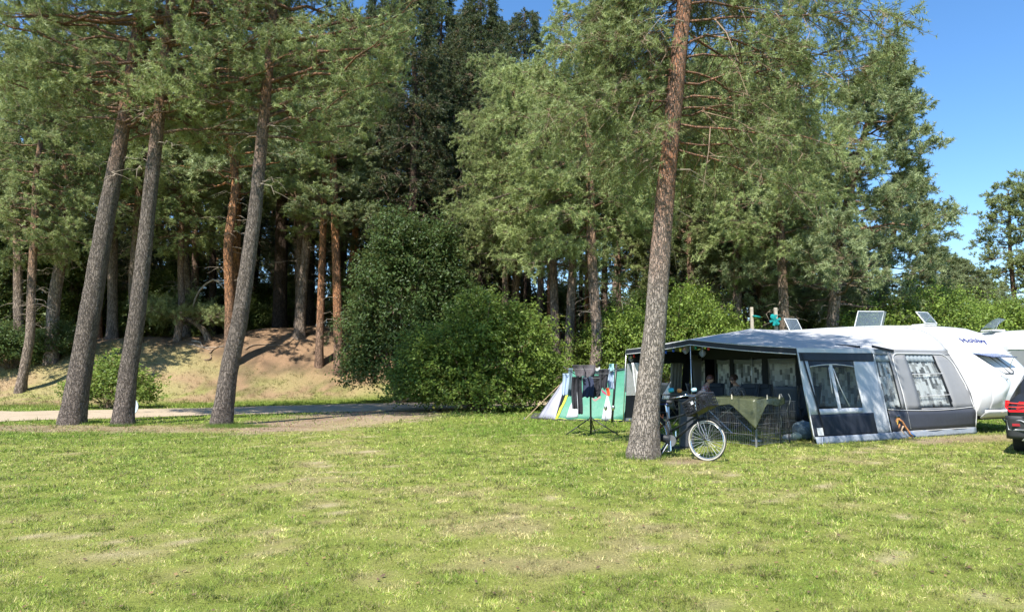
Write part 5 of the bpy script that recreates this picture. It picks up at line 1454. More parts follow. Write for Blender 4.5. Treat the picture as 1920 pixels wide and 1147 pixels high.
    V2.part('body', MB().add(vs, fs), S_WHITE)
    V2.part('window_band', MB().grid(lambda u, v: B2(.02 + 6.0 * u, -.012, 1.52 + .66 * v), 8, 2), C_GREY, solid=.01)
    o = V2.part('window', MB().box(B2(1.7, -.04, 1.62), (1.4, .04, .42), rotm(math.atan2(X2.y, X2.x)), .01), film('dark_pane', (.05, .055, .06), .9, .08))
    V2.part('awning_rail', MB().tube([B2(0.1, -.02, 2.21), B2(6, -.02, 2.21)], .02, 5), S_WHITE2)
    V2.part('tail_light', MB().box(B2(.12, -.03, 1.18), (.22, .03, .10), rotm(math.atan2(X2.y, X2.x))), simple('red_lens', (.5, .02, .03), .2))
    V2.part('wheel', MB().lathe([(.1, -.09), (.30, -.09), (.325, -.06), (.325, .06), (.30, .09), (.1, .09)], B2(3, .12, .325), Matrix.Rotation(math.atan2(X2.y, X2.x), 3, 'Z') @ Matrix.Rotation(math.pi / 2, 3, 'X'), 24), S_BLKPL)
    c = B2(.55, .9, 2.86)
    hh = V2.part('roof_hatch', MB().box(c, (.5, .5, .05), rotm(.2), .012), S_WHITE2)
    dm = lambda u, v: c + X2 * (-.22 + .50 * v) + Y2 * ((u - .5) * .5) + Vector((0, 0, .03 + .34 * v ** .8 + .05 * math.sin(math.pi * u)))
    V2.part('raised_dome', MB().grid(dm, 8, 8), F_GLASS, parent=hh, smooth=True, solid=.012)
    V2.part('stay', MB().tube([c + X2 * .1, dm(.2, .7)], .01, 5), S_WHITE2, parent=hh)
build_caravan()
# ------------------------------------------------------------------ car at the right edge
def build_car():
    yaw = -math.radians(39)                     # heading 39 deg right of straight ahead
    fwd = Vector((math.sin(-yaw), math.cos(yaw), 0)); rt = Vector((fwd.y, -fwd.x, 0))
    rl = at(1894, 853, 13.35); rl.z = 0         # rear left corner on the ground
    O = rl + rt * .90                           # centre of the rear edge
    K = lambda x, y, z: O + rt * x + fwd * y + Vector((0, 0, z))
    W = Thing('car', O + fwd * 2.1, 'dark compact car seen from behind, cut by the right edge', 'car')
    paint = simple('dark_metallic_paint', (.028, .030, .034), .22, .3, .1, 3, spec=.6)
    glass = simple('car_glass', (.012, .014, .016), .06, 0, .1)
    plast = simple('car_black_plastic', (.035, .036, .038), .55, 0, .15)
    # body: cross-sections along the length (y, half width at low/mid/belt/roof, heights)
    st = [(0.00, .74, .86, .80, .55, .36, .62, .98, 1.02), (.05, .80, .905, .86, .60, .34, .62, 1.0, 1.22), (.25, .84, .915, .87, .63, .30, .62, 1.02, 1.46), (.8, .84, .91, .88, .64, .24, .62, 1.02, 1.56), (1.8, .84, .90, .88, .64, .22, .62, 1.0, 1.58),
          (2.7, .84, .90, .87, .60, .22, .62, .98, 1.46), (3.3, .84, .90, .85, .72, .24, .62, .95, 1.04), (3.9, .80, .88, .78, .6, .28, .60, .86, .92), (4.2, .70, .78, .66, .5, .34, .56, .72, .76)]
    vs, n = [], 0
    for (y, a, b, c, d, z0, z1, z2, z3) in st:
        half = [(0, z0), (a * .9, z0), (a, z0 + .04), (b, z1), (b, (z1 + z2) / 2), (c, z2), ((c + d) / 2, (z2 + z3) / 2), (d, z3 - .04), (d * .8, z3), (0, z3 + .02)]
        sec = [(-x, z) for x, z in half] + [(x, z) for x, z in half[-2:0:-1]]
        n = len(sec); vs += [K(x, y, z) for x, z in sec]
    fs = [(i * n + j, i * n + (j + 1) % n, (i + 1) * n + (j + 1) % n, (i + 1) * n + j) for i in range(len(st) - 1) for j in range(n)]
    fs += [tuple(range(n - 1, -1, -1)), tuple((len(st) - 1) * n + j for j in range(n))]
    bo = W.part('body', MB().add(vs, fs), paint, smooth=True); bo.data.set_sharp_from_angle(angle=math.radians(32))
    R = Matrix((rt, fwd, Vector((0, 0, 1)))).transposed()
    W.part('rear_window', MB().grid(lambda u, v: K((-.62 + 1.24 * u) * (1 - .1 * v), -.01 + .16 * v, 1.06 + .32 * v), 6, 4), glass, solid=.02)
    b = W.part('bumper', MB().grid(lambda u, v: K(-.93 + 1.86 * u, -.10 * math.sin(math.pi * u) ** .35 + .05 - .03 * v, .30 + .42 * v), 20, 6), plast, smooth=True, solid=.05)
    W.part('skid_plate', MB().grid(lambda u, v: K(-.70 + 1.4 * u, -.115 + .02 * v, .28 + .15 * v * (1 - (2 * u - 1) ** 6)), 16, 2), simple('silver_trim', (.45, .45, .42), .35, .4), parent=b, solid=.03, smooth=True)
    W.part('bumper_crease', MB().tube([K(-.93, .03, .70), K(-.6, -.09, .70), K(0, -.115, .66), K(.6, -.09, .70), K(.93, .03, .70)], .02, 6), paint, parent=b, smooth=True)
    for sg in (-1, 1):
        W.part('reflector_surround', MB().tube([K(sg * p[0], p[1], p[2]) for p in ((.915, .005, .64), (.70, -.07, .64), (.55, -.095, .56), (.66, -.08, .47), (.90, .0, .46))], .018, 6, closed=True), simple('satin_grey_trim', (.30, .31, .32), .35, .5), parent=b, smooth=True)
        W.part('reflector', MB().box(K(sg * .76, -.065, .56), (.16, .02, .045), Matrix.Rotation(-sg * .3, 3, 'Z') @ R), simple('red_reflector', (.35, .02, .03), .25), parent=b)
        tl = W.part('tail_light', MB().add([K(sg * x, y, z) for x, y, z in ((.935, .15, 1.0), (.60, -.075, .98), (.48, -.085, .88), (.60, -.09, .80), (.87, -.05, .79), (.945, .10, .87),
                                                                     (.87, .18, .98), (.58, .0, .96), (.48, -.01, .86), (.60, 0, .79), (.84, .05, .80), (.88, .16, .87))],
                                            [(0, 1, 2, 3, 4, 5), (11, 10, 9, 8, 7, 6)] + [(i, (i + 1) % 6 + 0, (i + 1) % 6 + 6, i + 6) for i in range(6)]), simple('tail_lens', (.55, .015, .02), .12))
        W.part('light_bar', MB().tube([K(sg * .90, .04, .955), K(sg * .6, -.082, .94)], .014, 5), simple('lens_highlight', (.60, .06, .05), .2), parent=tl)
        W.part('light_bar', MB().tube([K(sg * .90, .0, .88), K(sg * .56, -.092, .885)], .010, 5), simple('lens_highlight', (.60, .06, .05), .2), parent=tl)
    pr = W.part('plate_recess', MB().box(K(0, -.062, .80), (1.06, .04, .17), R, .03), plast)
    W.part('chrome_surround', MB().tube([K(x, -.092, z) for x, z in ((-.55, .86), (-.57, .80), (-.50, .72), (-.40, .70), (.40, .70), (.50, .72), (.57, .80), (.55, .86), (.5, .89), (-.5, .89))], .012, 6, closed=True), S_CHROME, parent=pr, smooth=True)
    W.part('number_plate', MB().box(K(-.16, -.086, .80), (.46, .012, .10), R), simple('plate_yellow', (.62, .50, .10), .4), parent=pr)
    W.part('plate_letter', MB().tube([K(-.47 + .032 * math.cos(a_), -.094, .80 + .035 * math.sin(a_)) for a_ in np.linspace(.7, 5.6, 10)], .006, 5), S_CHROME, parent=pr)
    wm = R @ Matrix.Rotation(math.pi / 2, 3, 'Y')
    for x in (-.77, .77):
        for y in (.72, 3.35):
            w = W.part('wheel', MB().lathe([(.22, -.11), (.31, -.11), (.335, -.08), (.34, -.03), (.34, .03), (.335, .08), (.31, .11), (.22, .11)], K(x, y, .34), wm, 32), simple('tyre_rubber', (.022, .022, .023), .8, 0, .2, 20), smooth=False)
            W.part('rim', MB().lathe([(.05, -.07), (.22, -.09), (.225, .09), (.05, .07)], K(x, y, .34), wm, 20), simple('dark_alloy', (.2, .2, .21), .35, .8), parent=w)
    W.part('underbody', MB().box(K(0, 1.9, .27), (1.4, 3.3, .14), R), plast)
    W.part('rear_spoiler', MB().box(K(0, .16, 1.50), (1.2, .22, .03), R, .01), paint)
build_car()

# ------------------------------------------------------------------ bicycle behind the tall pine
def build_bicycle():
    rw = Vector((2.60, 13.32, .35)); fw = Vector((3.37, 12.47, .352))
    d = (fw - rw); L = math.hypot(d.x, d.y); dx = Vector((d.x / L, d.y / L, 0)); sd = Vector((-dx.y, dx.x, 0))
    lean = .06
    up = (Vector((0, 0, 1)) + sd * lean).normalized()
    O = Vector((rw.x, rw.y, 0))
    Q = lambda x, z, y=0: O + dx * x + up * z + sd * y
    W = Thing('bicycle', O + dx * .5, 'black Dutch bicycle with a crate on its front carrier, leaning behind the tall pine', 'bicycle')
    Mw = Matrix((dx, up, sd)).transposed()
    frame = simple('dark_frame_paint', (.016, .02, .024), .5, 0, .15, spec=.3)
    tyre = simple('cream_tyre_wall', (.46, .43, .37), .7, 0, .08); tblk = simple('tyre_rubber', (.022, .022, .023), .8)
    def wheel(x, white, steer=0):
        c = Q(x, .352)
        ax = dx * math.cos(steer) + sd * math.sin(steer); sx = sd * math.cos(steer) - dx * math.sin(steer)
        cir = lambda r, n=40, z=0: [c + ax * (r * math.cos(a_)) + up * (r * math.sin(a_)) + sx * z for a_ in np.linspace(0, 2 * math.pi, n, endpoint=False)]
        w = W.part('wheel', MB().tube(cir(.334), .0145, 8, closed=True), tyre if white else tblk, smooth=True)
        W.part('tyre_tread', MB().tube(cir(.349), .011, 6, closed=True), tblk, parent=w, smooth=True)
        W.part('rim', MB().tube(cir(.306), .010, 6, closed=True), S_CHROME, parent=w, smooth=True)
        sp = MB()
        for k in range(32):
            a_ = 2 * math.pi * k / 28; b_ = a_ + (.45 if k % 2 else -.45); z = .03 if k % 4 < 2 else -.03
            sp.tube([c + ax * (.028 * math.cos(b_)) + up * (.028 * math.sin(b_)) + sx * z, c + ax * (.305 * math.cos(a_)) + up * (.305 * math.sin(a_))], .0036, 3)
        s_ = W.part('spokes', sp, simple('spoke_steel', (.45, .46, .47), .35, .5), parent=w); s_['kind'] = 'stuff'
        W.part('hub', MB().tube([c - sx * .05, c + sx * .05], .03, 10), S_CHROME, parent=w)
        return w
    wheel(0, False); wheel(L, True, .12)
    fr = MB()
    bb = Q(.46, .29); ht = Q(.92, .86); hb = Q(.965, .70); stt = Q(.30, .80); sm = Q(.33, .66)
    fr.tube([bb, hb], .023, 8); fr.tube([sm, ht], .020, 8); fr.tube([Q(.40, .46), Q(.95, .76)], .018, 8); fr.tube([bb, stt], .017, 8); fr.tube([ht, hb], .022, 8)
    for s_ in (-.05, .05):
        fr.tube([bb + sd * s_ * .6, Q(0, .352, s_)], .010, 6); fr.tube([sm + sd * s_ * .3, Q(0, .352, s_)], .009, 6)
    W.part('frame', fr, frame, smooth=True)
    W.part('fork', MB().tube([hb, Q(.985, .66, .045), Q(1.04, .5, .055), Q(L, .352, .055)], .012, 6).tube([hb, Q(.985, .66, -.045), Q(1.04, .5, -.055), Q(L, .352, -.055)], .012, 6), simple('grey_fork', (.12, .12, .125), .35, .6), smooth=True)
    W.part('seat_post', MB().tube([stt, Q(.27, .95)], .013, 7), S_CHROME)
    sb = MB()
    prof = [(-.13, .085, .0), (-.08, .105, .012), (0, .095, .006), (.07, .055, .0), (.14, .025, -.004)]
    vs = []
    for (x, w_, dz) in prof:
        for k in range(8):
            a_ = 2 * math.pi * k / 8; vs.append(Q(.26 + x, .985 + dz + .035 * math.sin(a_), w_ * math.cos(a_)))
    fs = [(i * 8 + k, i * 8 + (k + 1) % 8, i * 8 + 8 + (k + 1) % 8, i * 8 + 8 + k) for i in range(4) for k in range(8)] + [tuple(range(7, -1, -1)), tuple(range(32, 40))]
    W.part('saddle', sb.add(vs, fs), S_BLKPL, smooth=True)
    W.part('saddle_underside', MB().box(Q(.24, .945), (.20, .03, .13), Mw, .01), simple('blue_plastic', (.02, .05, .22), .4))
    hbar = [Q(.60, 1.06, .30), Q(.72, 1.09, .28), Q(.84, 1.12, .20), Q(.90, 1.11, .06), Q(.90, 1.11, -.06), Q(.84, 1.12, -.20), Q(.72, 1.09, -.28), Q(.60, 1.06, -.30)]
    h = W.part('handlebar', MB().tube(hbar, .011, 8), S_CHROME, smooth=True)
    for s_ in (.30, -.30): W.part('grip', MB().tube([Q(.57, 1.055, s_), Q(.70, 1.085, s_ * .95)], .017, 8), S_BLKPL, parent=h, smooth=True)
    W.part('stem', MB().tube([ht, Q(.895, 1.11)], .012, 7), S_CHROME, parent=h)
    W.part('bell', MB().lathe([(.0, .025), (.022, .02), (.03, .0)], Q(.82, 1.13, -.17), None, 12), S_CHROME, parent=h, smooth=True)
    W.part('chain_guard', MB().tube([Q(.02, .36, -.04), Q(.2, .34, -.04), Q(.44, .31, -.04)], [.05, .065, .085], 10), frame, smooth=True)
    cw = Matrix((dx, up, sd * 1)).transposed()
    W.part('chain_wheel', MB().lathe([(.0, .0), (.10, .0), (.10, .012), (.0, .012)], Q(.46, .30, -.075), cw, 24), simple('dull_steel', (.3, .31, .32), .4, .6))
    cr = W.part('crank', MB().tube([Q(.46, .30, -.09), Q(.475, .13, -.10)], .011, 6), S_CHROME)
    W.part('pedal', MB().box(Q(.45, .12, -.16), (.10, .02, .09), Mw, .006), S_CHROME, parent=cr)
    W.part('crank', MB().tube([Q(.46, .30, .07), Q(.445, .47, .08)], .011, 6), S_CHROME)
    # mudguards, rear carrier, skirt guard, stand
    for x, a0, a1 in ((0, .1, 3.0), (L, .7, 2.5)):
        W.part('mudguard', MB().tube([Q(x + .375 * math.cos(a_), .352 + .375 * math.sin(a_)) for a_ in np.linspace(a0, a1, 18)], .016, 5), frame, smooth=True)
    W.part('rear_carrier', MB().tube([Q(-.30, .78, .06), Q(.25, .79, .06)], .008, 6).tube([Q(-.30, .78, -.06), Q(.25, .79, -.06)], .008, 6).tube([Q(-.15, .78, .06), Q(0, .352, .06)], .007, 5).tube([Q(-.15, .78, -.06), Q(0, .352, -.06)], .007, 5), S_BLACK)
    W.part('kickstand', MB().tube([Q(.40, .28, -.05), Q(.30, .01, -.18)], .010, 6), S_ALU)
    # front carrier
    W.part('front_carrier', MB().tube([Q(.93, .80, .10), Q(1.30, .98, .10), Q(1.30, .98, -.10), Q(.93, .80, -.10)], .009, 6).tube([Q(1.25, .95, .10), Q(L, .352, .07)], .007, 5).tube([Q(1.25, .95, -.10), Q(L, .352, -.07)], .007, 5), S_BLACK)
    # crate (rests on the carrier: a thing of its own)
    tl = math.radians(26)
    e1 = (dx * math.cos(tl) + up * math.sin(tl)); e3 = (up * math.cos(tl) - dx * math.sin(tl)); e2 = sd
    cc = Q(1.05, .85)
    crate_m = simple('crate_plastic', (.012, .012, .013), .5, 0, .2, spec=.3)
    C = Thing('bicycle_crate', cc, 'black slatted plastic crate tipped up on the front carrier of the bicycle', 'crate')
    G = lambda x, y, z: cc + e1 * x + e2 * y + e3 * z
    Mc = Matrix((e1, e2, e3)).transposed()
    X0, X1, Y0, H = -.22, .24, .17, .25
    for s_ in (-1, 1):
        for k in range(5):
            C.part('side_slat', MB().box(G((X0 + X1) / 2, s_ * Y0, .02 + k * .055), (X1 - X0, .010, .013 if k < 4 else .030), Mc), crate_m)
        for k in range(6):
            C.part('upright', MB().box(G(X0 + (X1 - X0) * k / 5, s_ * Y0, .12), (.009, .014, .24), Mc), crate_m)
    for xx in (X0, X1):
        for k in range(5): C.part('end_slat', MB().box(G(xx, 0, .02 + k * .055), (.010, 2 * Y0 - .012, .013 if k < 4 else .030), Mc), crate_m)
        for k in range(1, 6): C.part('upright', MB().box(G(xx, -Y0 + 2 * Y0 * k / 6, .12), (.014, .009, .24), Mc), crate_m)
    C.part('bottom', MB().box(G((X0 + X1) / 2, 0, .0), (X1 - X0, 2 * Y0, .012), Mc), crate_m)
    C.part('rim', MB().tube([G(X0, -Y0, H), G(X1, -Y0, H), G(X1, Y0, H), G(X0, Y0, H)], .012, 6, closed=True), S_BLKPL)
    C.part('sticker', MB().box(G(-.02, -Y0 - .009, .17), (.05, .004, .05), Mc), S_WHITE2)
    # black bag by the crate
    bm = MB().lathe([(.0, .10), (.09, .09), (.13, .03), (.13, -.03), (.08, -.08), (.0, -.09)], Q(.90, 1.08, .25), rotm(.5, 1.3), 14)
    o = bm.build('saddle_bag', cloth('black_nylon', (.03, .035, .045), 0, .6, .2, .8, 9), None, smooth=True, origin=Q(.92, 1.0, .25)); tag(o, 'rounded black bag lying behind the bicycle handlebar', 'bag')
    # white stand pole and orange tube behind the bicycle
    b = Vector((3.0, 13.75, 0))
    o = MB().tube([b, b + Vector((0, 0, .86))], .024, 10).build('white_pole', S_WHITE2, None, smooth=True, origin=b); tag(o, 'short white pole standing upright behind the bicycle frame', 'pole')
    o = MB().tube([b + Vector((-.16, 0, .45)), b + Vector((-.13, 0, .66)), b + Vector((-.20, 0, .80))], .012, 6).tube([b + Vector((-.22, 0.02, .36)), b + Vector((-.12, 0, .5)), b + Vector((-.10, 0, .72))], .010, 6).build('orange_rope', simple('orange_rope', (.62, .16, .05), .7), None, smooth=True, origin=b)
    tag(o, 'bit of orange rope hanging behind the bicycle', 'rope')
build_bicycle()

# ------------------------------------------------------------------ laundry spinner
def garment(mb_fn, name, mat, label, cat, base, n=(10, 14)):
    return hang(name, MB().grid(mb_fn, *n), mat, label, cat, base, 'laundry on the tripod airer', solid=.006, sub=1)

def build_airer():
    Yd = 17.3
    b = at(1108, 816, Yd); b.z = 0
    W = Thing('clothes_airer', b, 'black tripod clothes airer loaded with washing beside the green tent', 'clothes airer')
    W.part('pole', MB().tube([b, b + Vector((0, 0, 1.15)), b + Vector((0, 0, 1.28))], [.024, .022, .018], 10), S_BLACK, smooth=True)
    for a_ in (math.radians(198), math.radians(-15), math.radians(75)):
        f = Vector((math.cos(a_), math.sin(a_), 0))
        l = W.part('leg', MB().tube([b + Vector((0, 0, .40)) + f * .02, b + f * .66 + Vector((0, 0, .015))], .013, 7), S_BLACK, smooth=True)
        W.part('strut', MB().tube([b + Vector((0, 0, .08)) + f * .02, b + f * .36 + Vector((0, 0, .20))], .008, 6), S_BLACK, parent=l)
    W.part('collar', MB().lathe([(.035, -.03), (.035, .03)], b + Vector((0, 0, .40)), None, 12), S_BLACK)
    hub = b + Vector((0, 0, 1.22))
    arms = []
    for k, a_ in enumerate((math.radians(200), math.radians(-15), math.radians(250), math.radians(110))):
        f = Vector((math.cos(a_), math.sin(a_), 0)); e = hub + f * .72 + Vector((0, 0, .42)); arms.append((f, e))
        W.part('arm', MB().tube([hub, e], .010, 6), S_BLACK, smooth=True)
        W.part('arm', MB().tube([hub + Vector((0, 0, -.14)), hub + f * .30 + Vector((0, 0, .17))], .007, 6), S_BLACK, smooth=True)
    ln = MB()
    order = [0, 2, 1, 3]
    for q in (.35, .6, .85):
        ln.tube([hub + (arms[i][1] - hub) * q for i in order], .0016, 3, closed=True)
    lo = W.part('lines', ln, S_WHITE2); lo['kind'] = 'stuff'
    X = lambda px, py, dy=0: at(px, py, Yd + dy)
    blk = cloth('black_jersey', (.028, .028, .034), .0, .85, .2, .6, 9); gry = cloth('charcoal_jersey', (.085, .075, .08), 0, .85, .2, .6, 7); nav = cloth('navy_jersey', (.035, .045, .085), 0, .85, .2)
    blu = cloth('pale_blue_cotton', (.42, .52, .66), .2, .85, .06); teal = cloth('teal_cotton', (.30, .50, .50), .15, .85)
    def sheet(x0, x1, y0, y1, dy, fold=12, taper=0, jag=0, seed=0):
        def fn(u, v):
            w = (1 - taper * v)
            px = (x0 + x1) / 2 + (u - .5) * (x1 - x0) * w + 1.2 * math.sin(v * 4 + seed)
            return X(px, y0 + (y1 - y0) * v * (1 - jag * abs(math.sin(u * 7 + seed))), dy + .04 * math.sin(u * fold + seed + v) * (.4 + v) + .05 * math.sin(v * 3.1 + u * 2))
        return fn
    g = lambda fn, nm, mat, lab, cat, px, py: garment(fn, nm, mat, lab, cat, X(px, py))
    g(sheet(1054, 1066, 700, 742, -.15, 9, .1, .05, 1), 'shirt', blu, 'pale blue shirt at the left end of the tripod airer', 'shirt', 1060, 700)
    g(sheet(1065, 1073, 690, 744, .15, 6, .05, .05, 2), 'trousers', cloth('slate_blue_cotton', (.13, .19, .22), 0, .85), 'slate blue garment behind the black trousers on the airer', 'trousers', 1069, 690)
    g(sheet(1072, 1083, 706, 768, -.42, 6, .1, .04, 3), 'trouser_leg', blk, 'shorter black leg of washing left of the long black one', 'trousers', 1077, 706)
    g(sheet(1082.5, 1092, 704, 777, -.48, 6, .05, .02, 4), 'trouser_leg', blk, 'long black trouser leg hanging lowest on the airer', 'trousers', 1087, 704)
    g(sheet(1073, 1118, 684, 709, -.45, 14, .25, .18, 5), 'blouse', gry, 'charcoal grey blouse spread over the top of the airer', 'blouse', 1095, 684)
    g(sheet(1092, 1112, 706, 747, -.1, 10, -.05, .1, 6), 'sweater', nav, 'dark navy sweater in the middle of the airer', 'sweater', 1100, 706)
    g(sheet(1106, 1128, 704, 748, .1, 10, .1, .12, 7), 'sweater', blk, 'black sweater just right of the airer pole', 'sweater', 1116, 704)
    g(sheet(1122, 1141, 692, 734, -.1, 12, .15, .2, 8), 'jacket', blk, 'black jacket under the right arm of the airer', 'jacket', 1131, 692)
    g(sheet(1140, 1152, 690, 730, .1, 8, .1, .05, 9), 'shirt', blu, 'pale blue shirt at the right end of the airer', 'shirt', 1146, 690)
    g(sheet(1143, 1152, 682, 697, .05, 8, .1, .1, 10), 'cloth', teal, 'small teal cloth on the top right of the airer', 'cloth', 1147, 682)
    g(sheet(1137, 1143, 727, 743, -.15, 6, .1, .1, 11), 'cap', simple('orange_fabric', (.62, .10, .03), .8), 'orange piece hanging low on the right of the airer', 'cloth', 1140, 727)
    g(lambda u, v: X(1127 + 9 * u + 2 * v, 729 + 7 * u + 6 * v, -.2), 'strap', simple('magenta_fabric', (.50, .06, .16), .8), 'magenta strap hanging beside the orange piece', 'cloth', 1130, 730)
    g(lambda u, v: X(1111 + 16 * u, 745 + 3 * math.sin(u * 5) + 4 * v, -.25), 'bra', simple('dusty_pink_fabric', (.5, .28, .26), .8), 'dusty pink piece low in the middle of the airer', 'underwear', 1118, 745)
    g(lambda u, v: X(1117 + 8 * u, 689 + 5 * v + 1.5 * math.sin(5 * u), .2), 'cloth', C_TOWEL, 'small white cloth behind the right arm of the airer', 'cloth', 1121, 690)
build_airer()

# ------------------------------------------------------------------ green tent
def build_tent():
    Yt = 22.6
    p = lambda px, py, dy=0: at(px, py, Yt + dy)
    def gz(px, dy=0, z=0.02):
        q = at(px, 700, Yt + dy); q.z = z; return q
    W = Thing('tent', gz(1100, 1.0, 0), 'green, grey and white tunnel tent with lime piping beside the bushes', 'tent')
    green = cloth('green_tent_nylon', (.075, .27, .18), .18, .5, .08, .9, 5); grey = cloth('grey_tent_nylon', (.44, .44, .50), .25, .5, .05, .6, 5)
    lime = cloth('lime_tent_piping', (.62, .72, .06), .2, .5); whit = cloth('white_tent_nylon', (.66, .69, .70), .3, .5, .05, .6, 5); dk = cloth('tent_groundsheet', (.06, .06, .065), 0, .7)
    base_l = gz(1008, .4); apex = p(1066, 698, 1.0); foot1 = gz(1040, -.35); mid = p(1080, 690, .9)
    hoop1 = lambda v: foot1.lerp(apex, v) + Vector((.0, 0, .0)) + Vector((-.22, -.1, .10)) * math.sin(math.pi * v)
    def tri(a, b, c, n=8, bulge=.06, seed=0):
        mb = MB(); vs = []; idx = {}
        nn = (b - a).cross(c - a).normalized()
        if nn.y > 0: nn = -nn
        for i in range(n + 1):
            for j in range(n + 1 - i):
                u, v = i / n, j / n; w = 1 - u - v; q = a * w + b * u + c * v
                k = min(1, 27 * u * v * w)
                idx[i, j] = len(vs); vs.append(q + nn * (bulge * k + wrk(q.x * 2, q.z * 2, .02 * k, .5, seed)))
        fs = []
        for i in range(n):
            for j in range(n - i):
                fs.append((idx[i, j], idx[i + 1, j], idx[i, j + 1]))
                if i + j < n - 1: fs.append((idx[i + 1, j], idx[i + 1, j + 1], idx[i, j + 1]))
        return mb.add(vs, fs)
    sA = p(1088, 728, .2)
    W.part('grey_end', tri(base_l, foot1, apex, 10, .05), grey, smooth=True, solid=.003)
    e1 = gz(1180, -.9); e2_ = gz(1255, -.5)
    # green body: from hoop 1 sweeping right
    def body(u, v):
        a = foot1.lerp(apex, v) + Vector((.16, -.12, .14)) * math.sin(math.pi * v)
        b = e1.lerp(p(1205, 688, .6), v) + Vector((-.1, -.1, .18)) * math.sin(math.pi * v)
        q = a.lerp(b, u)
        q.z += -.10 * math.sin(math.pi * u) * v + wrk(q.x * 3, q.z * 3, .05, .5, 3)
        return q
    W.part('green_body', MB().grid(body, 30, 12), green, smooth=True, solid=.003)
    W.part('green_side', MB().grid(lambda u, v: (e1.lerp(p(1205, 688, .6), v)).lerp(gz(1262, 1.2).lerp(p(1222, 700, 1.4), v), u) + Vector((0, 0, .1 * math.sin(math.pi * v))), 8, 8), green, smooth=True, solid=.003)
    W.part('back_side', MB().grid(lambda u, v: gz(1012, 2.6).lerp(gz(1255, 2.4), u).lerp(apex.lerp(p(1205, 688, .6), u), v), 8, 6), grey, solid=.003)
    W.part('white_panel', MB().grid(lambda u, v: body(.13 + .16 * u * (1 - .6 * v), .05 + .55 * v) - Vector((0, .02, 0)), 6, 8), whit, smooth=True, solid=.003)
    W.part('white_panel', MB().grid(lambda u, v: body(.62 + .16 * u * (1 - v), .03 + .40 * v) - Vector((0, .02, 0)), 6, 6), whit, smooth=True, solid=.003)
    W.part('lime_piping', MB().grid(lambda u, v: body(-.005 + .035 * u, v) - Vector((0, .025, 0)), 2, 12), lime, smooth=True, solid=.004)
    W.part('lime_piping', MB().tube([body(u, .005) + Vector((0, -.01, .01)) for u in np.linspace(0, 1, 20)], .012, 5), lime)
    W.part('lime_piping', MB().tube([base_l, foot1], .010, 5), lime)
    W.part('groundsheet', MB().add([base_l + Vector((-.25, -.1, 0)), foot1 + Vector((0, -.16, 0)), e1 + Vector((0, -.2, 0)), gz(1262, 2.6), gz(1000, 2.6)], [(0, 1, 2, 3, 4)]), dk, solid=.02)
    W.part('guy_rope', MB().tube([foot1.lerp(apex, .72) + Vector((-.18, 0, 0)), gz(984, -.5, .03)], .010, 5), simple('tan_rope', (.45, .32, .18), .8))
    W.part('peg', MB().tube([gz(984, -.5, .10), gz(981, -.5, -.02)], .008, 5), S_ALU)
    # dark pole on the right of the airer, leaning
    b = gz(1146, -1.6, 0); t = at(1156, 682, Yt - 1.6)
    o = MB().tube([b, t], .035, 8).build('folded_parasol', S_BLACK, None, smooth=True, origin=b); tag(o, 'closed dark parasol leaning between airer and awning', 'parasol')
build_tent()

# ------------------------------------------------------------------ puppy pen, tarp, furniture, people
def pen_panel(W, a, b, h=.88, parent=None):
    m = MB(); n = max(4, int((b - a).length / .055))
    for k in range(n + 1):
        q = a.lerp(b, k / n); m.tube([q + Vector((0, 0, .03)), q + Vector((0, 0, h))], .0026, 4)
    wire = simple('dull_wire', (.20, .20, .20), .5, .4)
    o = W.part('wire_mesh', m, wire); o['kind'] = 'stuff'
    for z in (.04, .24, .45, .66, h):
        W.part('rail', MB().tube([a + Vector((0, 0, z)), b + Vector((0, 0, z))], .0045, 5), wire)

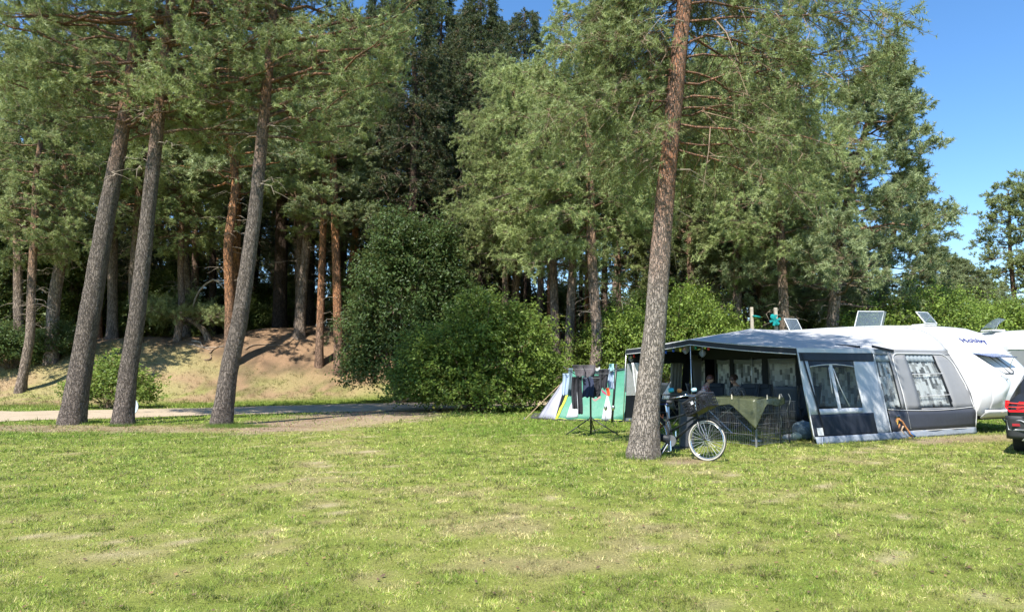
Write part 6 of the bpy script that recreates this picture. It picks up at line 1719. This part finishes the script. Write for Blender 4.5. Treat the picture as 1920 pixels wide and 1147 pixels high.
def build_camp_stuff():
    cor = Vector((4.97, 14.62, 0)); lf = Vector((3.85, 16.5, 0)); rg = Vector((6.25, 15.75, 0)); bk = Vector((5.1, 17.6, 0))
    W = Thing('dog_pen', (cor + bk) / 2, 'low wire mesh pet pen with thick corner posts in front of the awning', 'pet pen')
    pen_panel(W, lf, cor); pen_panel(W, cor, rg); pen_panel(W, rg, bk); pen_panel(W, lf, bk)
    for q, r, mt in ((cor, .022, simple('weathered_grey_post', (.17, .17, .165), .7)), (lf, .012, S_ALU), (cor.lerp(rg, .58), .013, S_BLACK), (cor.lerp(rg, .8), .013, S_BLACK), (bk, .012, S_BLACK)):
        W.part('corner_post', MB().tube([q, q + Vector((0, 0, .80 if mt is S_ALU else .9))], r, 8), mt)
    # tarp over the pen
    olive = cloth('olive_tarp', (.075, .083, .042), .02, .22, .12, .9, 6)
    dl = (lf - cor); dr = (rg - cor)
    zt = .97
    def tarp(u, v):
        # u along the front: left part 0..0.5 over the left panel, right part 0.5..1 over the right panel; v: 0 top, 1 hem
        q = cor + dl * (.78 * (1 - 2 * u)) if u < .5 else cor + dr * (.72 * (2 * u - 1))
        k = 1 - abs(2 * u - 1)
        drop = .12 + .05 * math.sin(u * 9) ** 2 + .44 * max(0, 1 - 2.7 * abs(2 * u - 1))
        out = Vector((-.35, -.9, 0)).normalized() * (.04 + .12 * v * k + .03 * math.sin(u * 38) * v)
        z = zt - drop * v + .02 * math.sin(u * 20) * (1 - v) * .3
        if u < .5: z -= .0
        return q + out + Vector((0, 0, z))
    top = MB().grid(lambda u, v: (cor + dl * (.78 * u)).lerp(cor + dr * .72 + dl * (.6 * u), v) + Vector((0, 0, zt + .01 * math.sin(9 * u + 7 * v))), 10, 10)
    top.grid(tarp, 36, 10)
    o = top.build('tarpaulin', olive, None, smooth=True, solid=.004, origin=cor + Vector((0, 0, zt))); tag(o, 'olive green tarpaulin draped over the corner of the wire pen', 'tarpaulin')
    labs = ['wooden clothes peg at the left end of the tarpaulin', 'wooden clothes peg second from the left on the tarpaulin', 'clothes peg second from the right on the tarpaulin', 'clothes peg at the right end of the tarpaulin']
    for k, q in enumerate((cor + dl * .70, cor + dl * .28, cor + dr * .28, cor + dr * .58)):
        c = q + Vector((-.02, -.06, zt + .03))
        m = MB().box(c, (.016, .012, .10), rotm(0, .06 * (k - 1))).box(c + Vector((0, -.018, -.012)), (.016, .010, .075), rotm(0, .06 * (k - 1)))
        o = m.build('clothes_peg', simple('pale_wood', (.66, .60, .46), .6), None, origin=c); tag(o, labs[k], 'clothes peg', 'clothes pegs on the tarpaulin')
    # high-backed camp chairs
    dkm = cloth('dark_chair_mesh', (.05, .058, .07), 0, .7, .1); frm = simple('chair_frame', (.10, .10, .11), .4, .5)
    def chair(loc, rz, label, group='camp chairs in the porch'):
        r = empty('camp_chair', loc, rz, label, 'chair', group)
        # chair faces -Y in its own frame
        back = MB().grid(lambda u, v: Vector(((u - .5) * .50, .24 + .20 * v + .03 * math.sin(math.pi * u), .45 + .72 * v)), 6, 10)
        back.build('backrest', dkm, r, smooth=True, solid=.03)
        MB().box((0, .42, 1.12), (.36, .05, .13), rotm(0, 0, -.25), .02).build('headrest', dkm, r)
        MB().grid(lambda u, v: Vector(((u - .5) * .50, -.24 + .48 * v, .45 - .03 * math.sin(math.pi * v))), 5, 5).build('seat', dkm, r, smooth=True, solid=.03)
        for s in (-.27, .27):
            MB().tube([(s, .46, 1.20), (s, .24, .46), (s, .20, .40)], .012, 6).build('back_frame', frm, r)
            MB().tube([(s, -.25, .66), (s, .32, .68)], .018, 6).build('armrest', S_BLKPL, r)
            MB().tube([(s, -.27, .01), (s, .20, .62)], .011, 6).build('leg', frm, r)
            MB().tube([(s, .34, .01), (s, -.22, .62)], .011, 6).build('leg', frm, r)
        MB().tube([(-.27, -.27, .012), (.27, -.27, .012)], .010, 6).build('stretcher', frm, r)
        return r
    ang = math.atan2(AV.y, AV.x)
    ch = [(at(1270, 700, 20.6), 1.9, 'dark grey camp chair at the far left of the porch'), (at(1342, 700, 19.6), -.2, 'dark grey high-backed camp chair right of the person in red'),
          (at(1422, 700, 18.6), -.5, 'dark grey camp chair right of the person with tied hair'), (at(1388, 700, 18.85), -.9, 'camp chair carrying the person with tied hair'), (at(1322, 700, 19.5), 1.0, 'camp chair carrying the person in red')]
    for q, rz, lab in ch:
        chair((q.x, q.y, hgt(q.x, q.y)), rz, lab)
    # folding chairs facing away near the right of the pen
    for i, (px, Yc, rz, lab) in enumerate(((1478, 16.9, 2.6, 'folding camp chair with armrest at the right of the pen'), (1500, 17.3, 3.3, 'dark camp chair standing nearest the side wall'))):
        q = at(px, 700, Yc); chair((q.x, q.y, hgt(q.x, q.y)), rz, lab)
    # table
    tb = at(1362, 700, 18.3); tb.z = 0
    T = Thing('camp_table', tb, 'low folding camp table inside the porch in front of the two persons', 'table')
    Mt = rotm(ang)
    T.part('tabletop', MB().box(tb + Vector((0, 0, .70)), (1.3, .75, .03), Mt, .01), simple('grey_table_top', (.20, .21, .22), .5))
    for i in (-1, 1):
        for j in (-1, 1):
            T.part('leg', MB().tube([tb + Mt @ Vector((i * .6, j * .32, .69)), tb + Mt @ Vector((i * .5 * -1, j * .32, .01))], .013, 6), S_ALU)
    # bags near the side wall
    rng = np.random.default_rng(3)
    def sack(c, r, mat, label, name='bag', cat='bag', sq=(1, 1, .8)):
        m = MB(); prof = []
        n, k = 12, 8
        vs = []
        for i in range(k + 1):
            th = math.pi * i / k
            for j in range(n):
                ph = 2 * math.pi * j / n
                rr_ = r * (1 + .28 * (float(vnoise(np.array([j * .9 + c.x * 7]), np.array([i * .9 + c.y]), 4)[0]) - .5))
                vs.append(Vector((c.x, c.y, c.z)) + Vector((sq[0] * rr_ * math.sin(th) * math.cos(ph), sq[1] * rr_ * math.sin(th) * math.sin(ph), sq[2] * (r + rr_ * math.cos(th)))))
        fs = [(i * n + j, (i + 1) * n + j, (i + 1) * n + (j + 1) % n, i * n + (j + 1) % n) for i in range(k) for j in range(n)]
        o = m.add(vs, fs).build(name, mat, None, smooth=True, origin=c, sub=1); tag(o, label, cat)
    q = at(1502, 700, 16.2); q.z = 0; sack(q, .27, cloth('blue_grey_print', (.16, .22, .26), 0, .8, .5, .8, 22), 'blue grey printed bag bulging beside the porch side wall', sq=(1, .8, .8))
    q = at(1489, 700, 16.0); q.z = 0; sack(q, .13, cloth('pale_green_plastic', (.50, .62, .56), .2, .3, .1, .9, 12), 'pale green plastic bag on the grass behind the pen', sq=(1, .9, .7))
    q = at(1474, 700, 16.1); q.z = 0; sack(q, .11, cloth('white_plastic_sheet', (.75, .75, .74), .2, .3, .05, .9, 12), 'crumpled white plastic bag beside the pale green one', sq=(1.3, .9, .6))
    q = at(1418, 812, 15.6); q.z = .0
    o = MB().lathe([(.09, 0), (.13, .05), (.12, .05), (.085, .012)], q, None, 18).build('food_bowl', S_ALU, None, smooth=True, origin=q); tag(o, 'shallow metal food bowl on the ground inside the pen', 'bowl')
    # plant-like cords with white buds at the pen
    for px0, lab in ((1464, 'left pale knotted cord hanging down the pen'), (1478, 'right pale knotted cord hanging down the pen')):
        pts = [at(px0 + 8 * math.sin(k * 1.1) * (1 - k / 9) * .6, 738 + k * 7.8, 15.55) for k in range(9)]
        m = MB().tube(pts, .008, 5)
        for k in (1, 3, 4, 6): m.lathe([(.0, -.012), (.013, 0), (.0, .012)], pts[k], None, 6, caps=False)
        o = m.build('hanging_cord', simple('pale_cord', (.45, .42, .36), .8), None, origin=pts[0]); tag(o, lab, 'cord')
    # blue and orange bits and a white cloth on the left chair
    q = at(1252, 735, 20.2)
    o = MB().grid(lambda u, v: at(1244 + 14 * u + 3 * v - 8 * u * v * .5 + 6 * (1 - u) * v * -1, 738 - 24 * u * (1 - v) + 10 * v, 20.0 + .1 * math.sin(6 * u)), 10, 8).build('white_cloth', C_TOWEL, None, smooth=True, solid=.005, origin=q); tag(o, 'white cloth hanging over the chair left in the porch', 'cloth')
    q = at(1258, 731, 14.2); o = MB().lathe([(.04, -.05), (.045, 0), (.04, .05)], q, rotm(0, 1.4), 12).build('bottle', simple('turquoise_plastic', (.03, .38, .50), .3), None, smooth=True, origin=q); tag(o, 'turquoise bottle seen behind the bicycle saddle', 'bottle')
    q = at(1301, 731, 14.4); o = MB().lathe([(.04, -.05), (.045, 0), (.04, .05)], q, rotm(0, 1.4), 12).build('cup', simple('pale_aqua_plastic', (.40, .62, .65), .3), None, smooth=True, origin=q); tag(o, 'pale aqua cup just above the black bag', 'cup')
    q = at(1274, 732, 14.3); o = MB().lathe([(.0, -.05), (.05, -.02), (.055, 0.02), (.0, .05)], q, rotm(0, .4), 12).build('ball', simple('orange_plastic', (.65, .25, .06), .4), None, smooth=True, origin=q); tag(o, 'small orange ball between bottle and cup', 'ball')
    # something must carry them: a storage box
    sbx = at(1278, 745, 14.35); sbx.z = 0
    S = Thing('storage_cabinet', sbx, 'narrow dark folding cupboard behind the bicycle', 'cupboard')
    S.part('body', MB().box(sbx + Vector((.08, 0, .50)), (.26, .28, .92), rotm(-.1), .02), cloth('cupboard_cloth', (.05, .055, .065), 0, .7))
    S.part('top', MB().box(sbx + Vector((0, 0, 1.07)), (.74, .34, .02), rotm(-.1), .005), S_BLKPL)
    S.part('base', MB().box(sbx + Vector((0, 0, .02)), (.44, .3, .04), rotm(-.1)), S_BLKPL)
build_camp_stuff()

# persons
def person(loc, rz, shirt, hair, label, bow=.25, hair_long=False, arms='lap', scale=1.0, shirt2=None):
    r = empty('person', loc, rz, label, 'person'); r.scale = (scale,) * 3
    skin = simple('skin', (.46, .27, .19), .5, 0, .05); jeans = cloth('dark_trousers', (.05, .06, .085), 0, .85)
    V = []; E = []; R = []
    def v(p, rad, par=None):
        V.append(Vector(p)); R.append(rad); i = len(V) - 1
        if par is not None: E.append((par, i))
        return i
    # sitting, facing -Y, seat at .47
    fx = lambda z: -bow * (z - .5)
    pel = v((0, 0.12, .56), .15)
    w1 = v((0, .11 + fx(.75), .74), .135, pel); ch = v((0, .10 + fx(.98), .96), .15, w1); sh = v((0, .09 + fx(1.1), 1.08), .09, ch)
    nk = v((0, .07 + fx(1.18), 1.15), .052, sh); hd0 = v((0, .04 + fx(1.26), 1.22), .07, nk)
    for s in (-1, 1):
        h = v((s * .10, .08, .54), .095, pel); kn = v((s * .14, -.36, .55), .065, h); an = v((s * .13, -.40, .12), .042, kn); ft = v((s * .14, -.55, .05), .035, an)
        s1 = v((s * .17, .09 + fx(1.06), 1.05), .058, sh); el = v((s * .24, -.02 + fx(.85), .80), .042, s1); wr = v((s * .12, -.25, .80), .028, el)
        v((s * .10, -.30, .80), .026, wr)
    me = bpy.data.meshes.new('body'); me.from_pydata(V, E, []); me.update()
    o = bpy.data.objects.new('body', me); COL.objects.link(o); o.parent = r
    md = o.modifiers.new('skin', 'SKIN'); md.use_smooth_shade = True
    for i, rad in enumerate(R): me.skin_vertices[0].data[i].radius = (rad, rad * (.8 if i in (1, 2, 3) else 1))
    me.skin_vertices[0].data[0].use_root = True
    sb = o.modifiers.new('sub', 'SUBSURF'); sb.levels = sb.render_levels = 2
    # clothing by region of the body, in the body's own coordinates
    m, nt, out = new_mat('clothed_body_' + label.split()[0] + str(len(MATS))); N = NT(nt)
    p = N.n('BsdfPrincipled'); p.inputs['Roughness'].default_value = .8
    tc = N.n('TexCoord'); sx = N.n('SeparateXYZ'); N.l(tc.outputs['Object'], sx.inputs[0])
    def gt(sock, val):
        x = N.n('Math', operation='GREATER_THAN'); N.l(sock, x.inputs[0]); x.inputs[1].default_value = val; return x.outputs[0]
    c = N.mix((.05, .06, .085), shirt, gt(sx.outputs[2], .62)); 
    if shirt2:
        ns = N.noise(28, 2, N.coords()); c2 = N.mix(shirt, shirt2, N.ramp(ns, [(.48, 0.0), (.52, 1.0)])); c = N.mix((.05, .06, .085), c2, gt(sx.outputs[2], .62))
    c = N.mix(c, (.46, .27, .19), gt(sx.outputs[2], 1.135))
    ny = N.n('Math', operation='MULTIPLY'); N.l(sx.outputs[1], ny.inputs[0]); ny.inputs[1].default_value = -1
    arm = N.n('Math', operation='MULTIPLY'); N.l(gt(ny.outputs[0], .20), arm.inputs[0]); lt = N.n('Math', operation='COMPARE'); N.l(sx.outputs[2], lt.inputs[0]); lt.inputs[1].default_value = .79; lt.inputs[2].default_value = .07; N.l(lt.outputs[0], arm.inputs[1])
    c = N.mix(c, (.46, .27, .19), arm.outputs[0])
    N.l(c, p.inputs['Base Color']); N.l(p.outputs[0], out.inputs[0]); me.materials.append(m)
    hc = Vector((0, .02 + fx(1.3) - .02, 1.30)); tilt = rotm(0, 0, .15 + bow * 1.2)
    # head with brow, nose, chin
    mb = MB(); vs = []; n, k = 16, 14
    for i in range(k + 1):
        th = math.pi * i / k
        for j in range(n):
            ph = 2 * math.pi * j / n; x = math.sin(th) * math.cos(ph); y = math.sin(th) * math.sin(ph); z = math.cos(th)
            f = max(0, -y)
            rx, ry, rz_ = .073, .092, .115
            if z < 0: rx *= 1 + .22 * z; ry *= 1 + .08 * z
            yy = y * ry
            if f > .75 and -.35 < z < .15: yy -= .020 * max(0, 1 - abs(x) * 5) * (1 - abs(z + .12) * 2.4)
            if f > .6 and .05 < z < .22: yy += .006 * (1 if abs(x) > .2 else 0)
            if f > .7 and -.75 < z < -.55: yy -= .006
            vs.append(hc + tilt @ Vector((x * rx, yy, z * rz_)))
    mb.add(vs, [(i * n + j, (i + 1) * n + j, (i + 1) * n + (j + 1) % n, i * n + (j + 1) % n) for i in range(k) for j in range(n)])
    h = mb.build('head', skin, r, smooth=True)
    for s in (-1, 1):
        MB().lathe([(.0, -.008), (.011, -.004), (.011, .004), (.0, .008)], hc + tilt @ Vector((s * .030, -.083, .012)), rotm(0, 0, math.pi / 2), 10, caps=False).build('eye', simple('dark_eye', (.03, .02, .015), .2), h)
        MB().lathe([(.0, -.01), (.022, -.006), (.026, .006), (.01, .01)], hc + tilt @ Vector((s * .073, .005, -.005)), rotm(0, math.pi / 2), 10).build('ear', skin, h, smooth=True)
    MB().box(hc + tilt @ Vector((0, -.087, -.052)), (.045, .008, .010), tilt, .003).build('mouth', simple('lips', (.38, .13, .11), .5), h)
    hv = []; n = 18; k = 9
    hair_m = simple('hair_' + str(hair[0]), hair, .5, 0, .3, 60)
    for i in range(k + 1):
        th = math.pi * .62 * i / k
        for j in range(n):
            ph = 2 * math.pi * j / n
            back = (math.sin(ph) + 1) / 2
            t2 = th * (0.62 + .55 * back)
            hv.append(hc + tilt @ Vector((.083 * math.sin(t2) * math.cos(ph), .012 + .100 * math.sin(t2) * math.sin(ph), .122 * math.cos(t2) + .004 * math.sin(7 * ph))))
    MB().add(hv, [(i * n + j, (i + 1) * n + j, (i + 1) * n + (j + 1) % n, i * n + (j + 1) % n) for i in range(k) for j in range(n)]).build('hair', hair_m, h, smooth=True, solid=.012)
    if hair_long:
        MB().tube([hc + tilt @ Vector(q) for q in ((0, .09, .05), (0, .15, .04), (.01, .18, -.04), (.01, .17, -.12))], [.022, .034, .03, .01], 8).build('ponytail', hair_m, h, smooth=True)
    for s in (-1, 1):
        palm = Vector((s * .09, -.32, .80)); hm = MB()
        hm.tube([palm + Vector((s * .02, .03, 0)), palm + Vector((0, -.02, 0)), palm + Vector((-s * .01, -.06, -.005))], [.024, .034, .03], 8)
        for q, ln in enumerate((.055, .065, .060, .048)):
            b0 = palm + Vector((-s * .028 + s * .018 * q, -.06, 0)); hm.tube([b0, b0 + Vector((0, -ln * .5, -.004)), b0 + Vector((0, -ln * .85, -.022))], [.009, .0085, .006], 6)
        hm.tube([palm + Vector((-s * .02, .0, 0)), palm + Vector((-s * .05, -.03, .005)), palm + Vector((-s * .055, -.06, -.005))], [.011, .010, .007], 6)
        hm.build('hand', skin, r, smooth=True)
    return r

q = at(1322, 700, 19.5); person((q.x, q.y, 0), 1.0, (.50, .04, .05), (.10, .035, .025), 'seated person in a red and white top with short dark hair', bow=.18, shirt2=(.62, .60, .60))
q = at(1388, 700, 18.85); person((q.x, q.y, 0), -.9, (.05, .05, .055), (.06, .03, .022), 'seated person bending forward, dark patterned top and tied hair', bow=.42, hair_long=True, shirt2=(.22, .20, .19))

# ------------------------------------------------------------------ party lights, lanterns
def build_lights():
    fR, fM, fL = A(.40, 0, 2.03), A(3.9, 0, 2.34), A(6.82, 0, 2.14)
    cols = {'blue': (.02, .10, .62), 'yellow': (.80, .70, .08), 'red': (.62, .03, .03), 'green': (.02, .25, .16), 'navy': (.015, .03, .14)}
    seq = [(1164, 'navy', 'dark blue'), (1179, 'yellow', 'yellow'), (1188, 'red', 'red'), (1248, 'blue', 'bright blue'), (1261.5, 'blue', 'bright blue'), (1274.5, 'yellow', 'yellow'), (1283, 'red', 'red'), (1303, 'green', 'green'), (1327, 'red', 'red')]
    places = ['at the far left of the string in the porch', 'next to the towel on the porch string', 'just left of the tall pine on the string', 'just right of the tall pine on the string', 'second right of the tall pine', 'between blue bulb and wire lantern',
              'right above the wire lantern', 'at the front pole of the porch', 'right of the front pole of the porch']
    W = Thing('light_string', A(5.3, .15, 2.0), 'dark cable of a party light string along the porch edge', 'light string')
    pts = []
    def pos(px):
        # on the front edge, just inside
        d = ray(px, 600); best = None
        for s in np.linspace(.4, 6.82, 300):
            e = A(s, .18, 0)
            v = abs(e.x / e.y - d.x / d.y)
            if best is None or v < best[0]: best = (v, s)
        s = best[1]; zt = float(np.interp(s, [.4, 3.9, 6.82], [2.03, 2.34, 2.14])) + .02
        return A(s, .18, zt)
    for k, (px, c, nm) in enumerate(seq):
        p = pos(px) - Vector((0, 0, .14 + .02 * (k % 2)))
        pts.append(p)
        bm = MB().lathe([(.012, .06), (.018, .045), (.036, .0), (.034, -.03), (.018, -.055), (.0, -.062)], p - Vector((0, 0, .06)), None, 12, caps=False)
        base = p
        t = Thing('light_bulb', p, f'{nm} party bulb {places[k]}', 'light bulb', 'party bulbs in the porch')
        t.part('bulb', bm, simple('bulb_' + c, cols[c], .2), smooth=True)
        t.part('socket', MB().lathe([(.014, .0), (.018, .005), (.018, .05), (.012, .055)], p - Vector((0, 0, .015)), None, 8), S_BLKPL)
    pp = []
    for a_, b_ in zip(pts[:-1], pts[1:]):
        for j in range(5): pp.append(a_.lerp(b_, j / 5) + Vector((0, 0, .035 - .04 * math.sin(math.pi * j / 5))))
    pp.append(pts[-1] + Vector((0, 0, .035)))
    W.part('cable', MB().tube(pp, .007, 5), S_BLKPL)
    for px, lab, dz in ((1170, 'spiral wire lantern at the left end of the porch', .26), (1285, 'spiral wire lantern left of the front pole', .24), (1316, 'spiral wire lantern right of the front pole', .34)):
        p = pos(px) - Vector((0, 0, dz))
        t = Thing('wire_lantern', p, lab, 'lantern', 'wire lanterns in the porch')
        pts_ = []
        for k in range(80):
            f = k / 79; r = .09 * math.sin(math.pi * (f * .86 + .07)); pts_.append(p + Vector((r * math.cos(k * .55), r * math.sin(k * .55), .09 - .20 * f)))
        t.part('wire_spiral', MB().tube(pts_, .006, 5), S_ALU, smooth=True)
        t.part('cap', MB().lathe([(.0, .0), (.045, -.005), (.05, -.02)], p + Vector((0, 0, .12)), None, 12), S_BLKPL)
        t.part('hook', MB().tube([p + Vector((0, 0, .12)), p + Vector((0, 0, dz - .03))], .004, 4), S_ALU)
    # solar garden torches by the tent
    for px, py, lab in ((1150, 790, 'garden torch light right of the airer, nearer the awning'), (1136, 790, 'garden torch light close behind the airer')):
        b = at(px, py, 19.5); b.z = 0
        t = Thing('garden_light', b, lab, 'garden light', 'garden lights')
        t.part('stake', MB().tube([b, b + Vector((0, 0, .45))], .008, 6), S_BLACK)
        t.part('head', MB().lathe([(.02, 0), (.05, .06), (.045, .10), (.05, .12), (.0, .14)], b + Vector((0, 0, .45)), None, 12), S_ALU, smooth=True)
build_lights()

# rope bundle at the end of the porch
def build_rope():
    b = A(-.06, 2.98, 0)
    W = Thing('strap_bundle', b, 'bundle of orange and yellow straps hanging at the awning wall', 'straps')
    Yb = b.y
    org = simple('orange_strap', (.62, .27, .10), .7, 0, .2, 20); yel = simple('yellow_strap', (.68, .42, .07), .7); blu = simple('blue_strap', (.06, .16, .34), .7)
    X = lambda px, py: at(px, py, 16.45)
    W.part('cord', MB().tube([S_ for S_ in (at(1615, 700, 16.9), at(1640, 740, 16.7), X(1682, 783))], .016, 5), C_DARKIN, label='black tightening strap from the porch corner to the bundle')
    W.part('loop', MB().tube([X(1683, 785), X(1681, 800), X(1685, 812), X(1690, 822), X(1700, 821), X(1708, 820), X(1702, 823), X(1692, 822)], .022, 6), yel, smooth=True)
    W.part('loop', MB().tube([X(1684, 782), X(1678, 792), X(1680, 805), X(1688, 818)], .022, 6), org, smooth=True)
    W.part('loop', MB().tube([X(1684, 784), X(1692, 790), X(1698, 800), X(1706, 812), X(1712, 817)], .020, 6), org, smooth=True)
    W.part('loop', MB().tube([X(1687, 795), X(1683, 805), X(1684, 816)], .022, 6), org, smooth=True)
    W.part('loop', MB().tube([X(1694, 798), X(1690, 806), X(1696, 815), X(1692, 820)], .018, 6), simple('pale_strap', (.66, .46, .30), .7), smooth=True)
    W.part('hook_end', MB().tube([X(1707, 811), X(1716, 818)], .026, 6), blu, smooth=True)
    W.part('buckle', MB().box(X(1684, 781), (.09, .05, .06), None, .01), S_CHROME)
build_rope()

# wooden posts with teal wind spinner behind the awning
def build_spinner():
    Y = 27.5
    for px, py, w, lab in ((1409, 576, .11, 'plain wooden post behind the awning, left one'), (1454, 577, .12, 'wooden post carrying the teal wind spinner')):
        t = at(px, py, Y); b = Vector((t.x, t.y, hgt(t.x, t.y)))
        o = MB().box((t + b) / 2, (w, w, (t - b).length), None, .01).build('wooden_post', S_WOOD, None, origin=b); tag(o, lab, 'post', 'wooden posts behind the awning')
    c = at(1451, 604, Y - .2)
    W = Thing('wind_spinner', c, 'teal wind spinner of two stacked discs on a post above the awning roof', 'wind spinner')
    teal = cloth('teal_film', (.02, .38, .36), .35, .3, .15)
    for i, (px, py, r) in enumerate(((1450, 595, .14), (1455, 604, .16))):
        q = at(px, py, Y - .2)
        W.part('disc', MB().lathe([(.0, .05), (r * .6, .035), (r, .0), (r * .6, -.035), (.0, -.05)], q, rotm(.3, .3, 1.35), 18, caps=False), teal, smooth=True)
    for k in range(6):
        a_ = k * 1.047; q = at(1453, 600, Y - .25)
        W.part('blade', MB().grid(lambda u, v: q + Vector((math.cos(a_ + .5 * v) * .22 * u, -.02, math.sin(a_ + .5 * v) * .22 * u)), 3, 2), teal, solid=.004)
    q = at(1418, 594, Y); o = MB().lathe([(.0, .06), (.16, .03), (.2, 0), (.0, -.02)], q, rotm(0, .2), 14).build('teal_cap', teal, None, smooth=True, origin=q); tag(o, 'small teal cover half hidden in the shrubs left of the spinner', 'cover')
build_spinner()

# pale round board half hidden behind the second leaning pine
q = at(243, 760, 21.2)
W = Thing('round_sign', (q.x, q.y, hgt(q.x, q.y)), 'pale blue white round board mostly hidden behind the second leaning pine', 'sign')
W.part('board', MB().lathe([(.0, -.015), (.26, -.015), (.26, .015), (.0, .015)], Vector((q.x, q.y, .46)), Matrix.Rotation(math.pi / 2, 3, 'X') , 28), simple('pale_board', (.60, .68, .75), .4))
W.part('post', MB().tube([Vector((q.x, q.y + .05, hgt(q.x, q.y))), Vector((q.x, q.y + .05, .4))], .025, 8), S_ALU)

# roots and fallen sticks on the bank
def build_sticks():
    spec = [((360, 640), (395, 655), 'gnarled root below the low spreading pine, left one'), ((350, 648), (420, 650), 'long surface root below the low spreading pine'), ((392, 660), (425, 645), 'dark stick lying just left of the third leaning pine'),
            ((460, 655), (520, 640), 'thin branch lying on the brown slope'), ((500, 652), (560, 632), 'second branch lying higher on the brown slope'), ((388, 675), (398, 668), 'short dark stump of stick on the slope')]
    for i, (a_, b_, lab) in enumerate(spec):
        g0, g1 = ground_hit(*a_), ground_hit(*b_)
        if g0 is None or g1 is None: continue
        pts = []
        for k in range(9):
            f = k / 8; q = g0.lerp(g1, f); q.x += .25 * math.sin(f * 7 + i) * .4; q.y += .3 * math.sin(f * 5 + i * 2) * .4
            q.z = hgt(q.x, q.y) + .03; pts.append(q)
        o = MB().tube(pts, [.05 * (1 - .7 * k / 8) + .01 for k in range(9)], 6).build('fallen_branch' if i > 1 else 'tree_root', M_DEAD if i < 2 else M_TWIG, None, smooth=True, origin=g0); tag(o, lab, 'branch' if i > 1 else 'root')
    # bare bent bough over the low pine
    Y = ground_hit(392, 638).y
    pts = [at(x, y, Y) for x, y in ((362, 575), (366, 560), (374, 545), (386, 532), (400, 524), (412, 530), (425, 548))]
    o = MB().tube(pts, [.045, .05, .055, .055, .05, .04, .02], 7).tube([at(398, 524, Y), at(425, 528, Y), at(445, 525, Y)], [.04, .03, .02], 6).build('dead_bough', M_DEAD, None, smooth=True, origin=pts[0]); tag(o, 'bare pale bough arching over the low spreading pine', 'branch')
build_sticks()
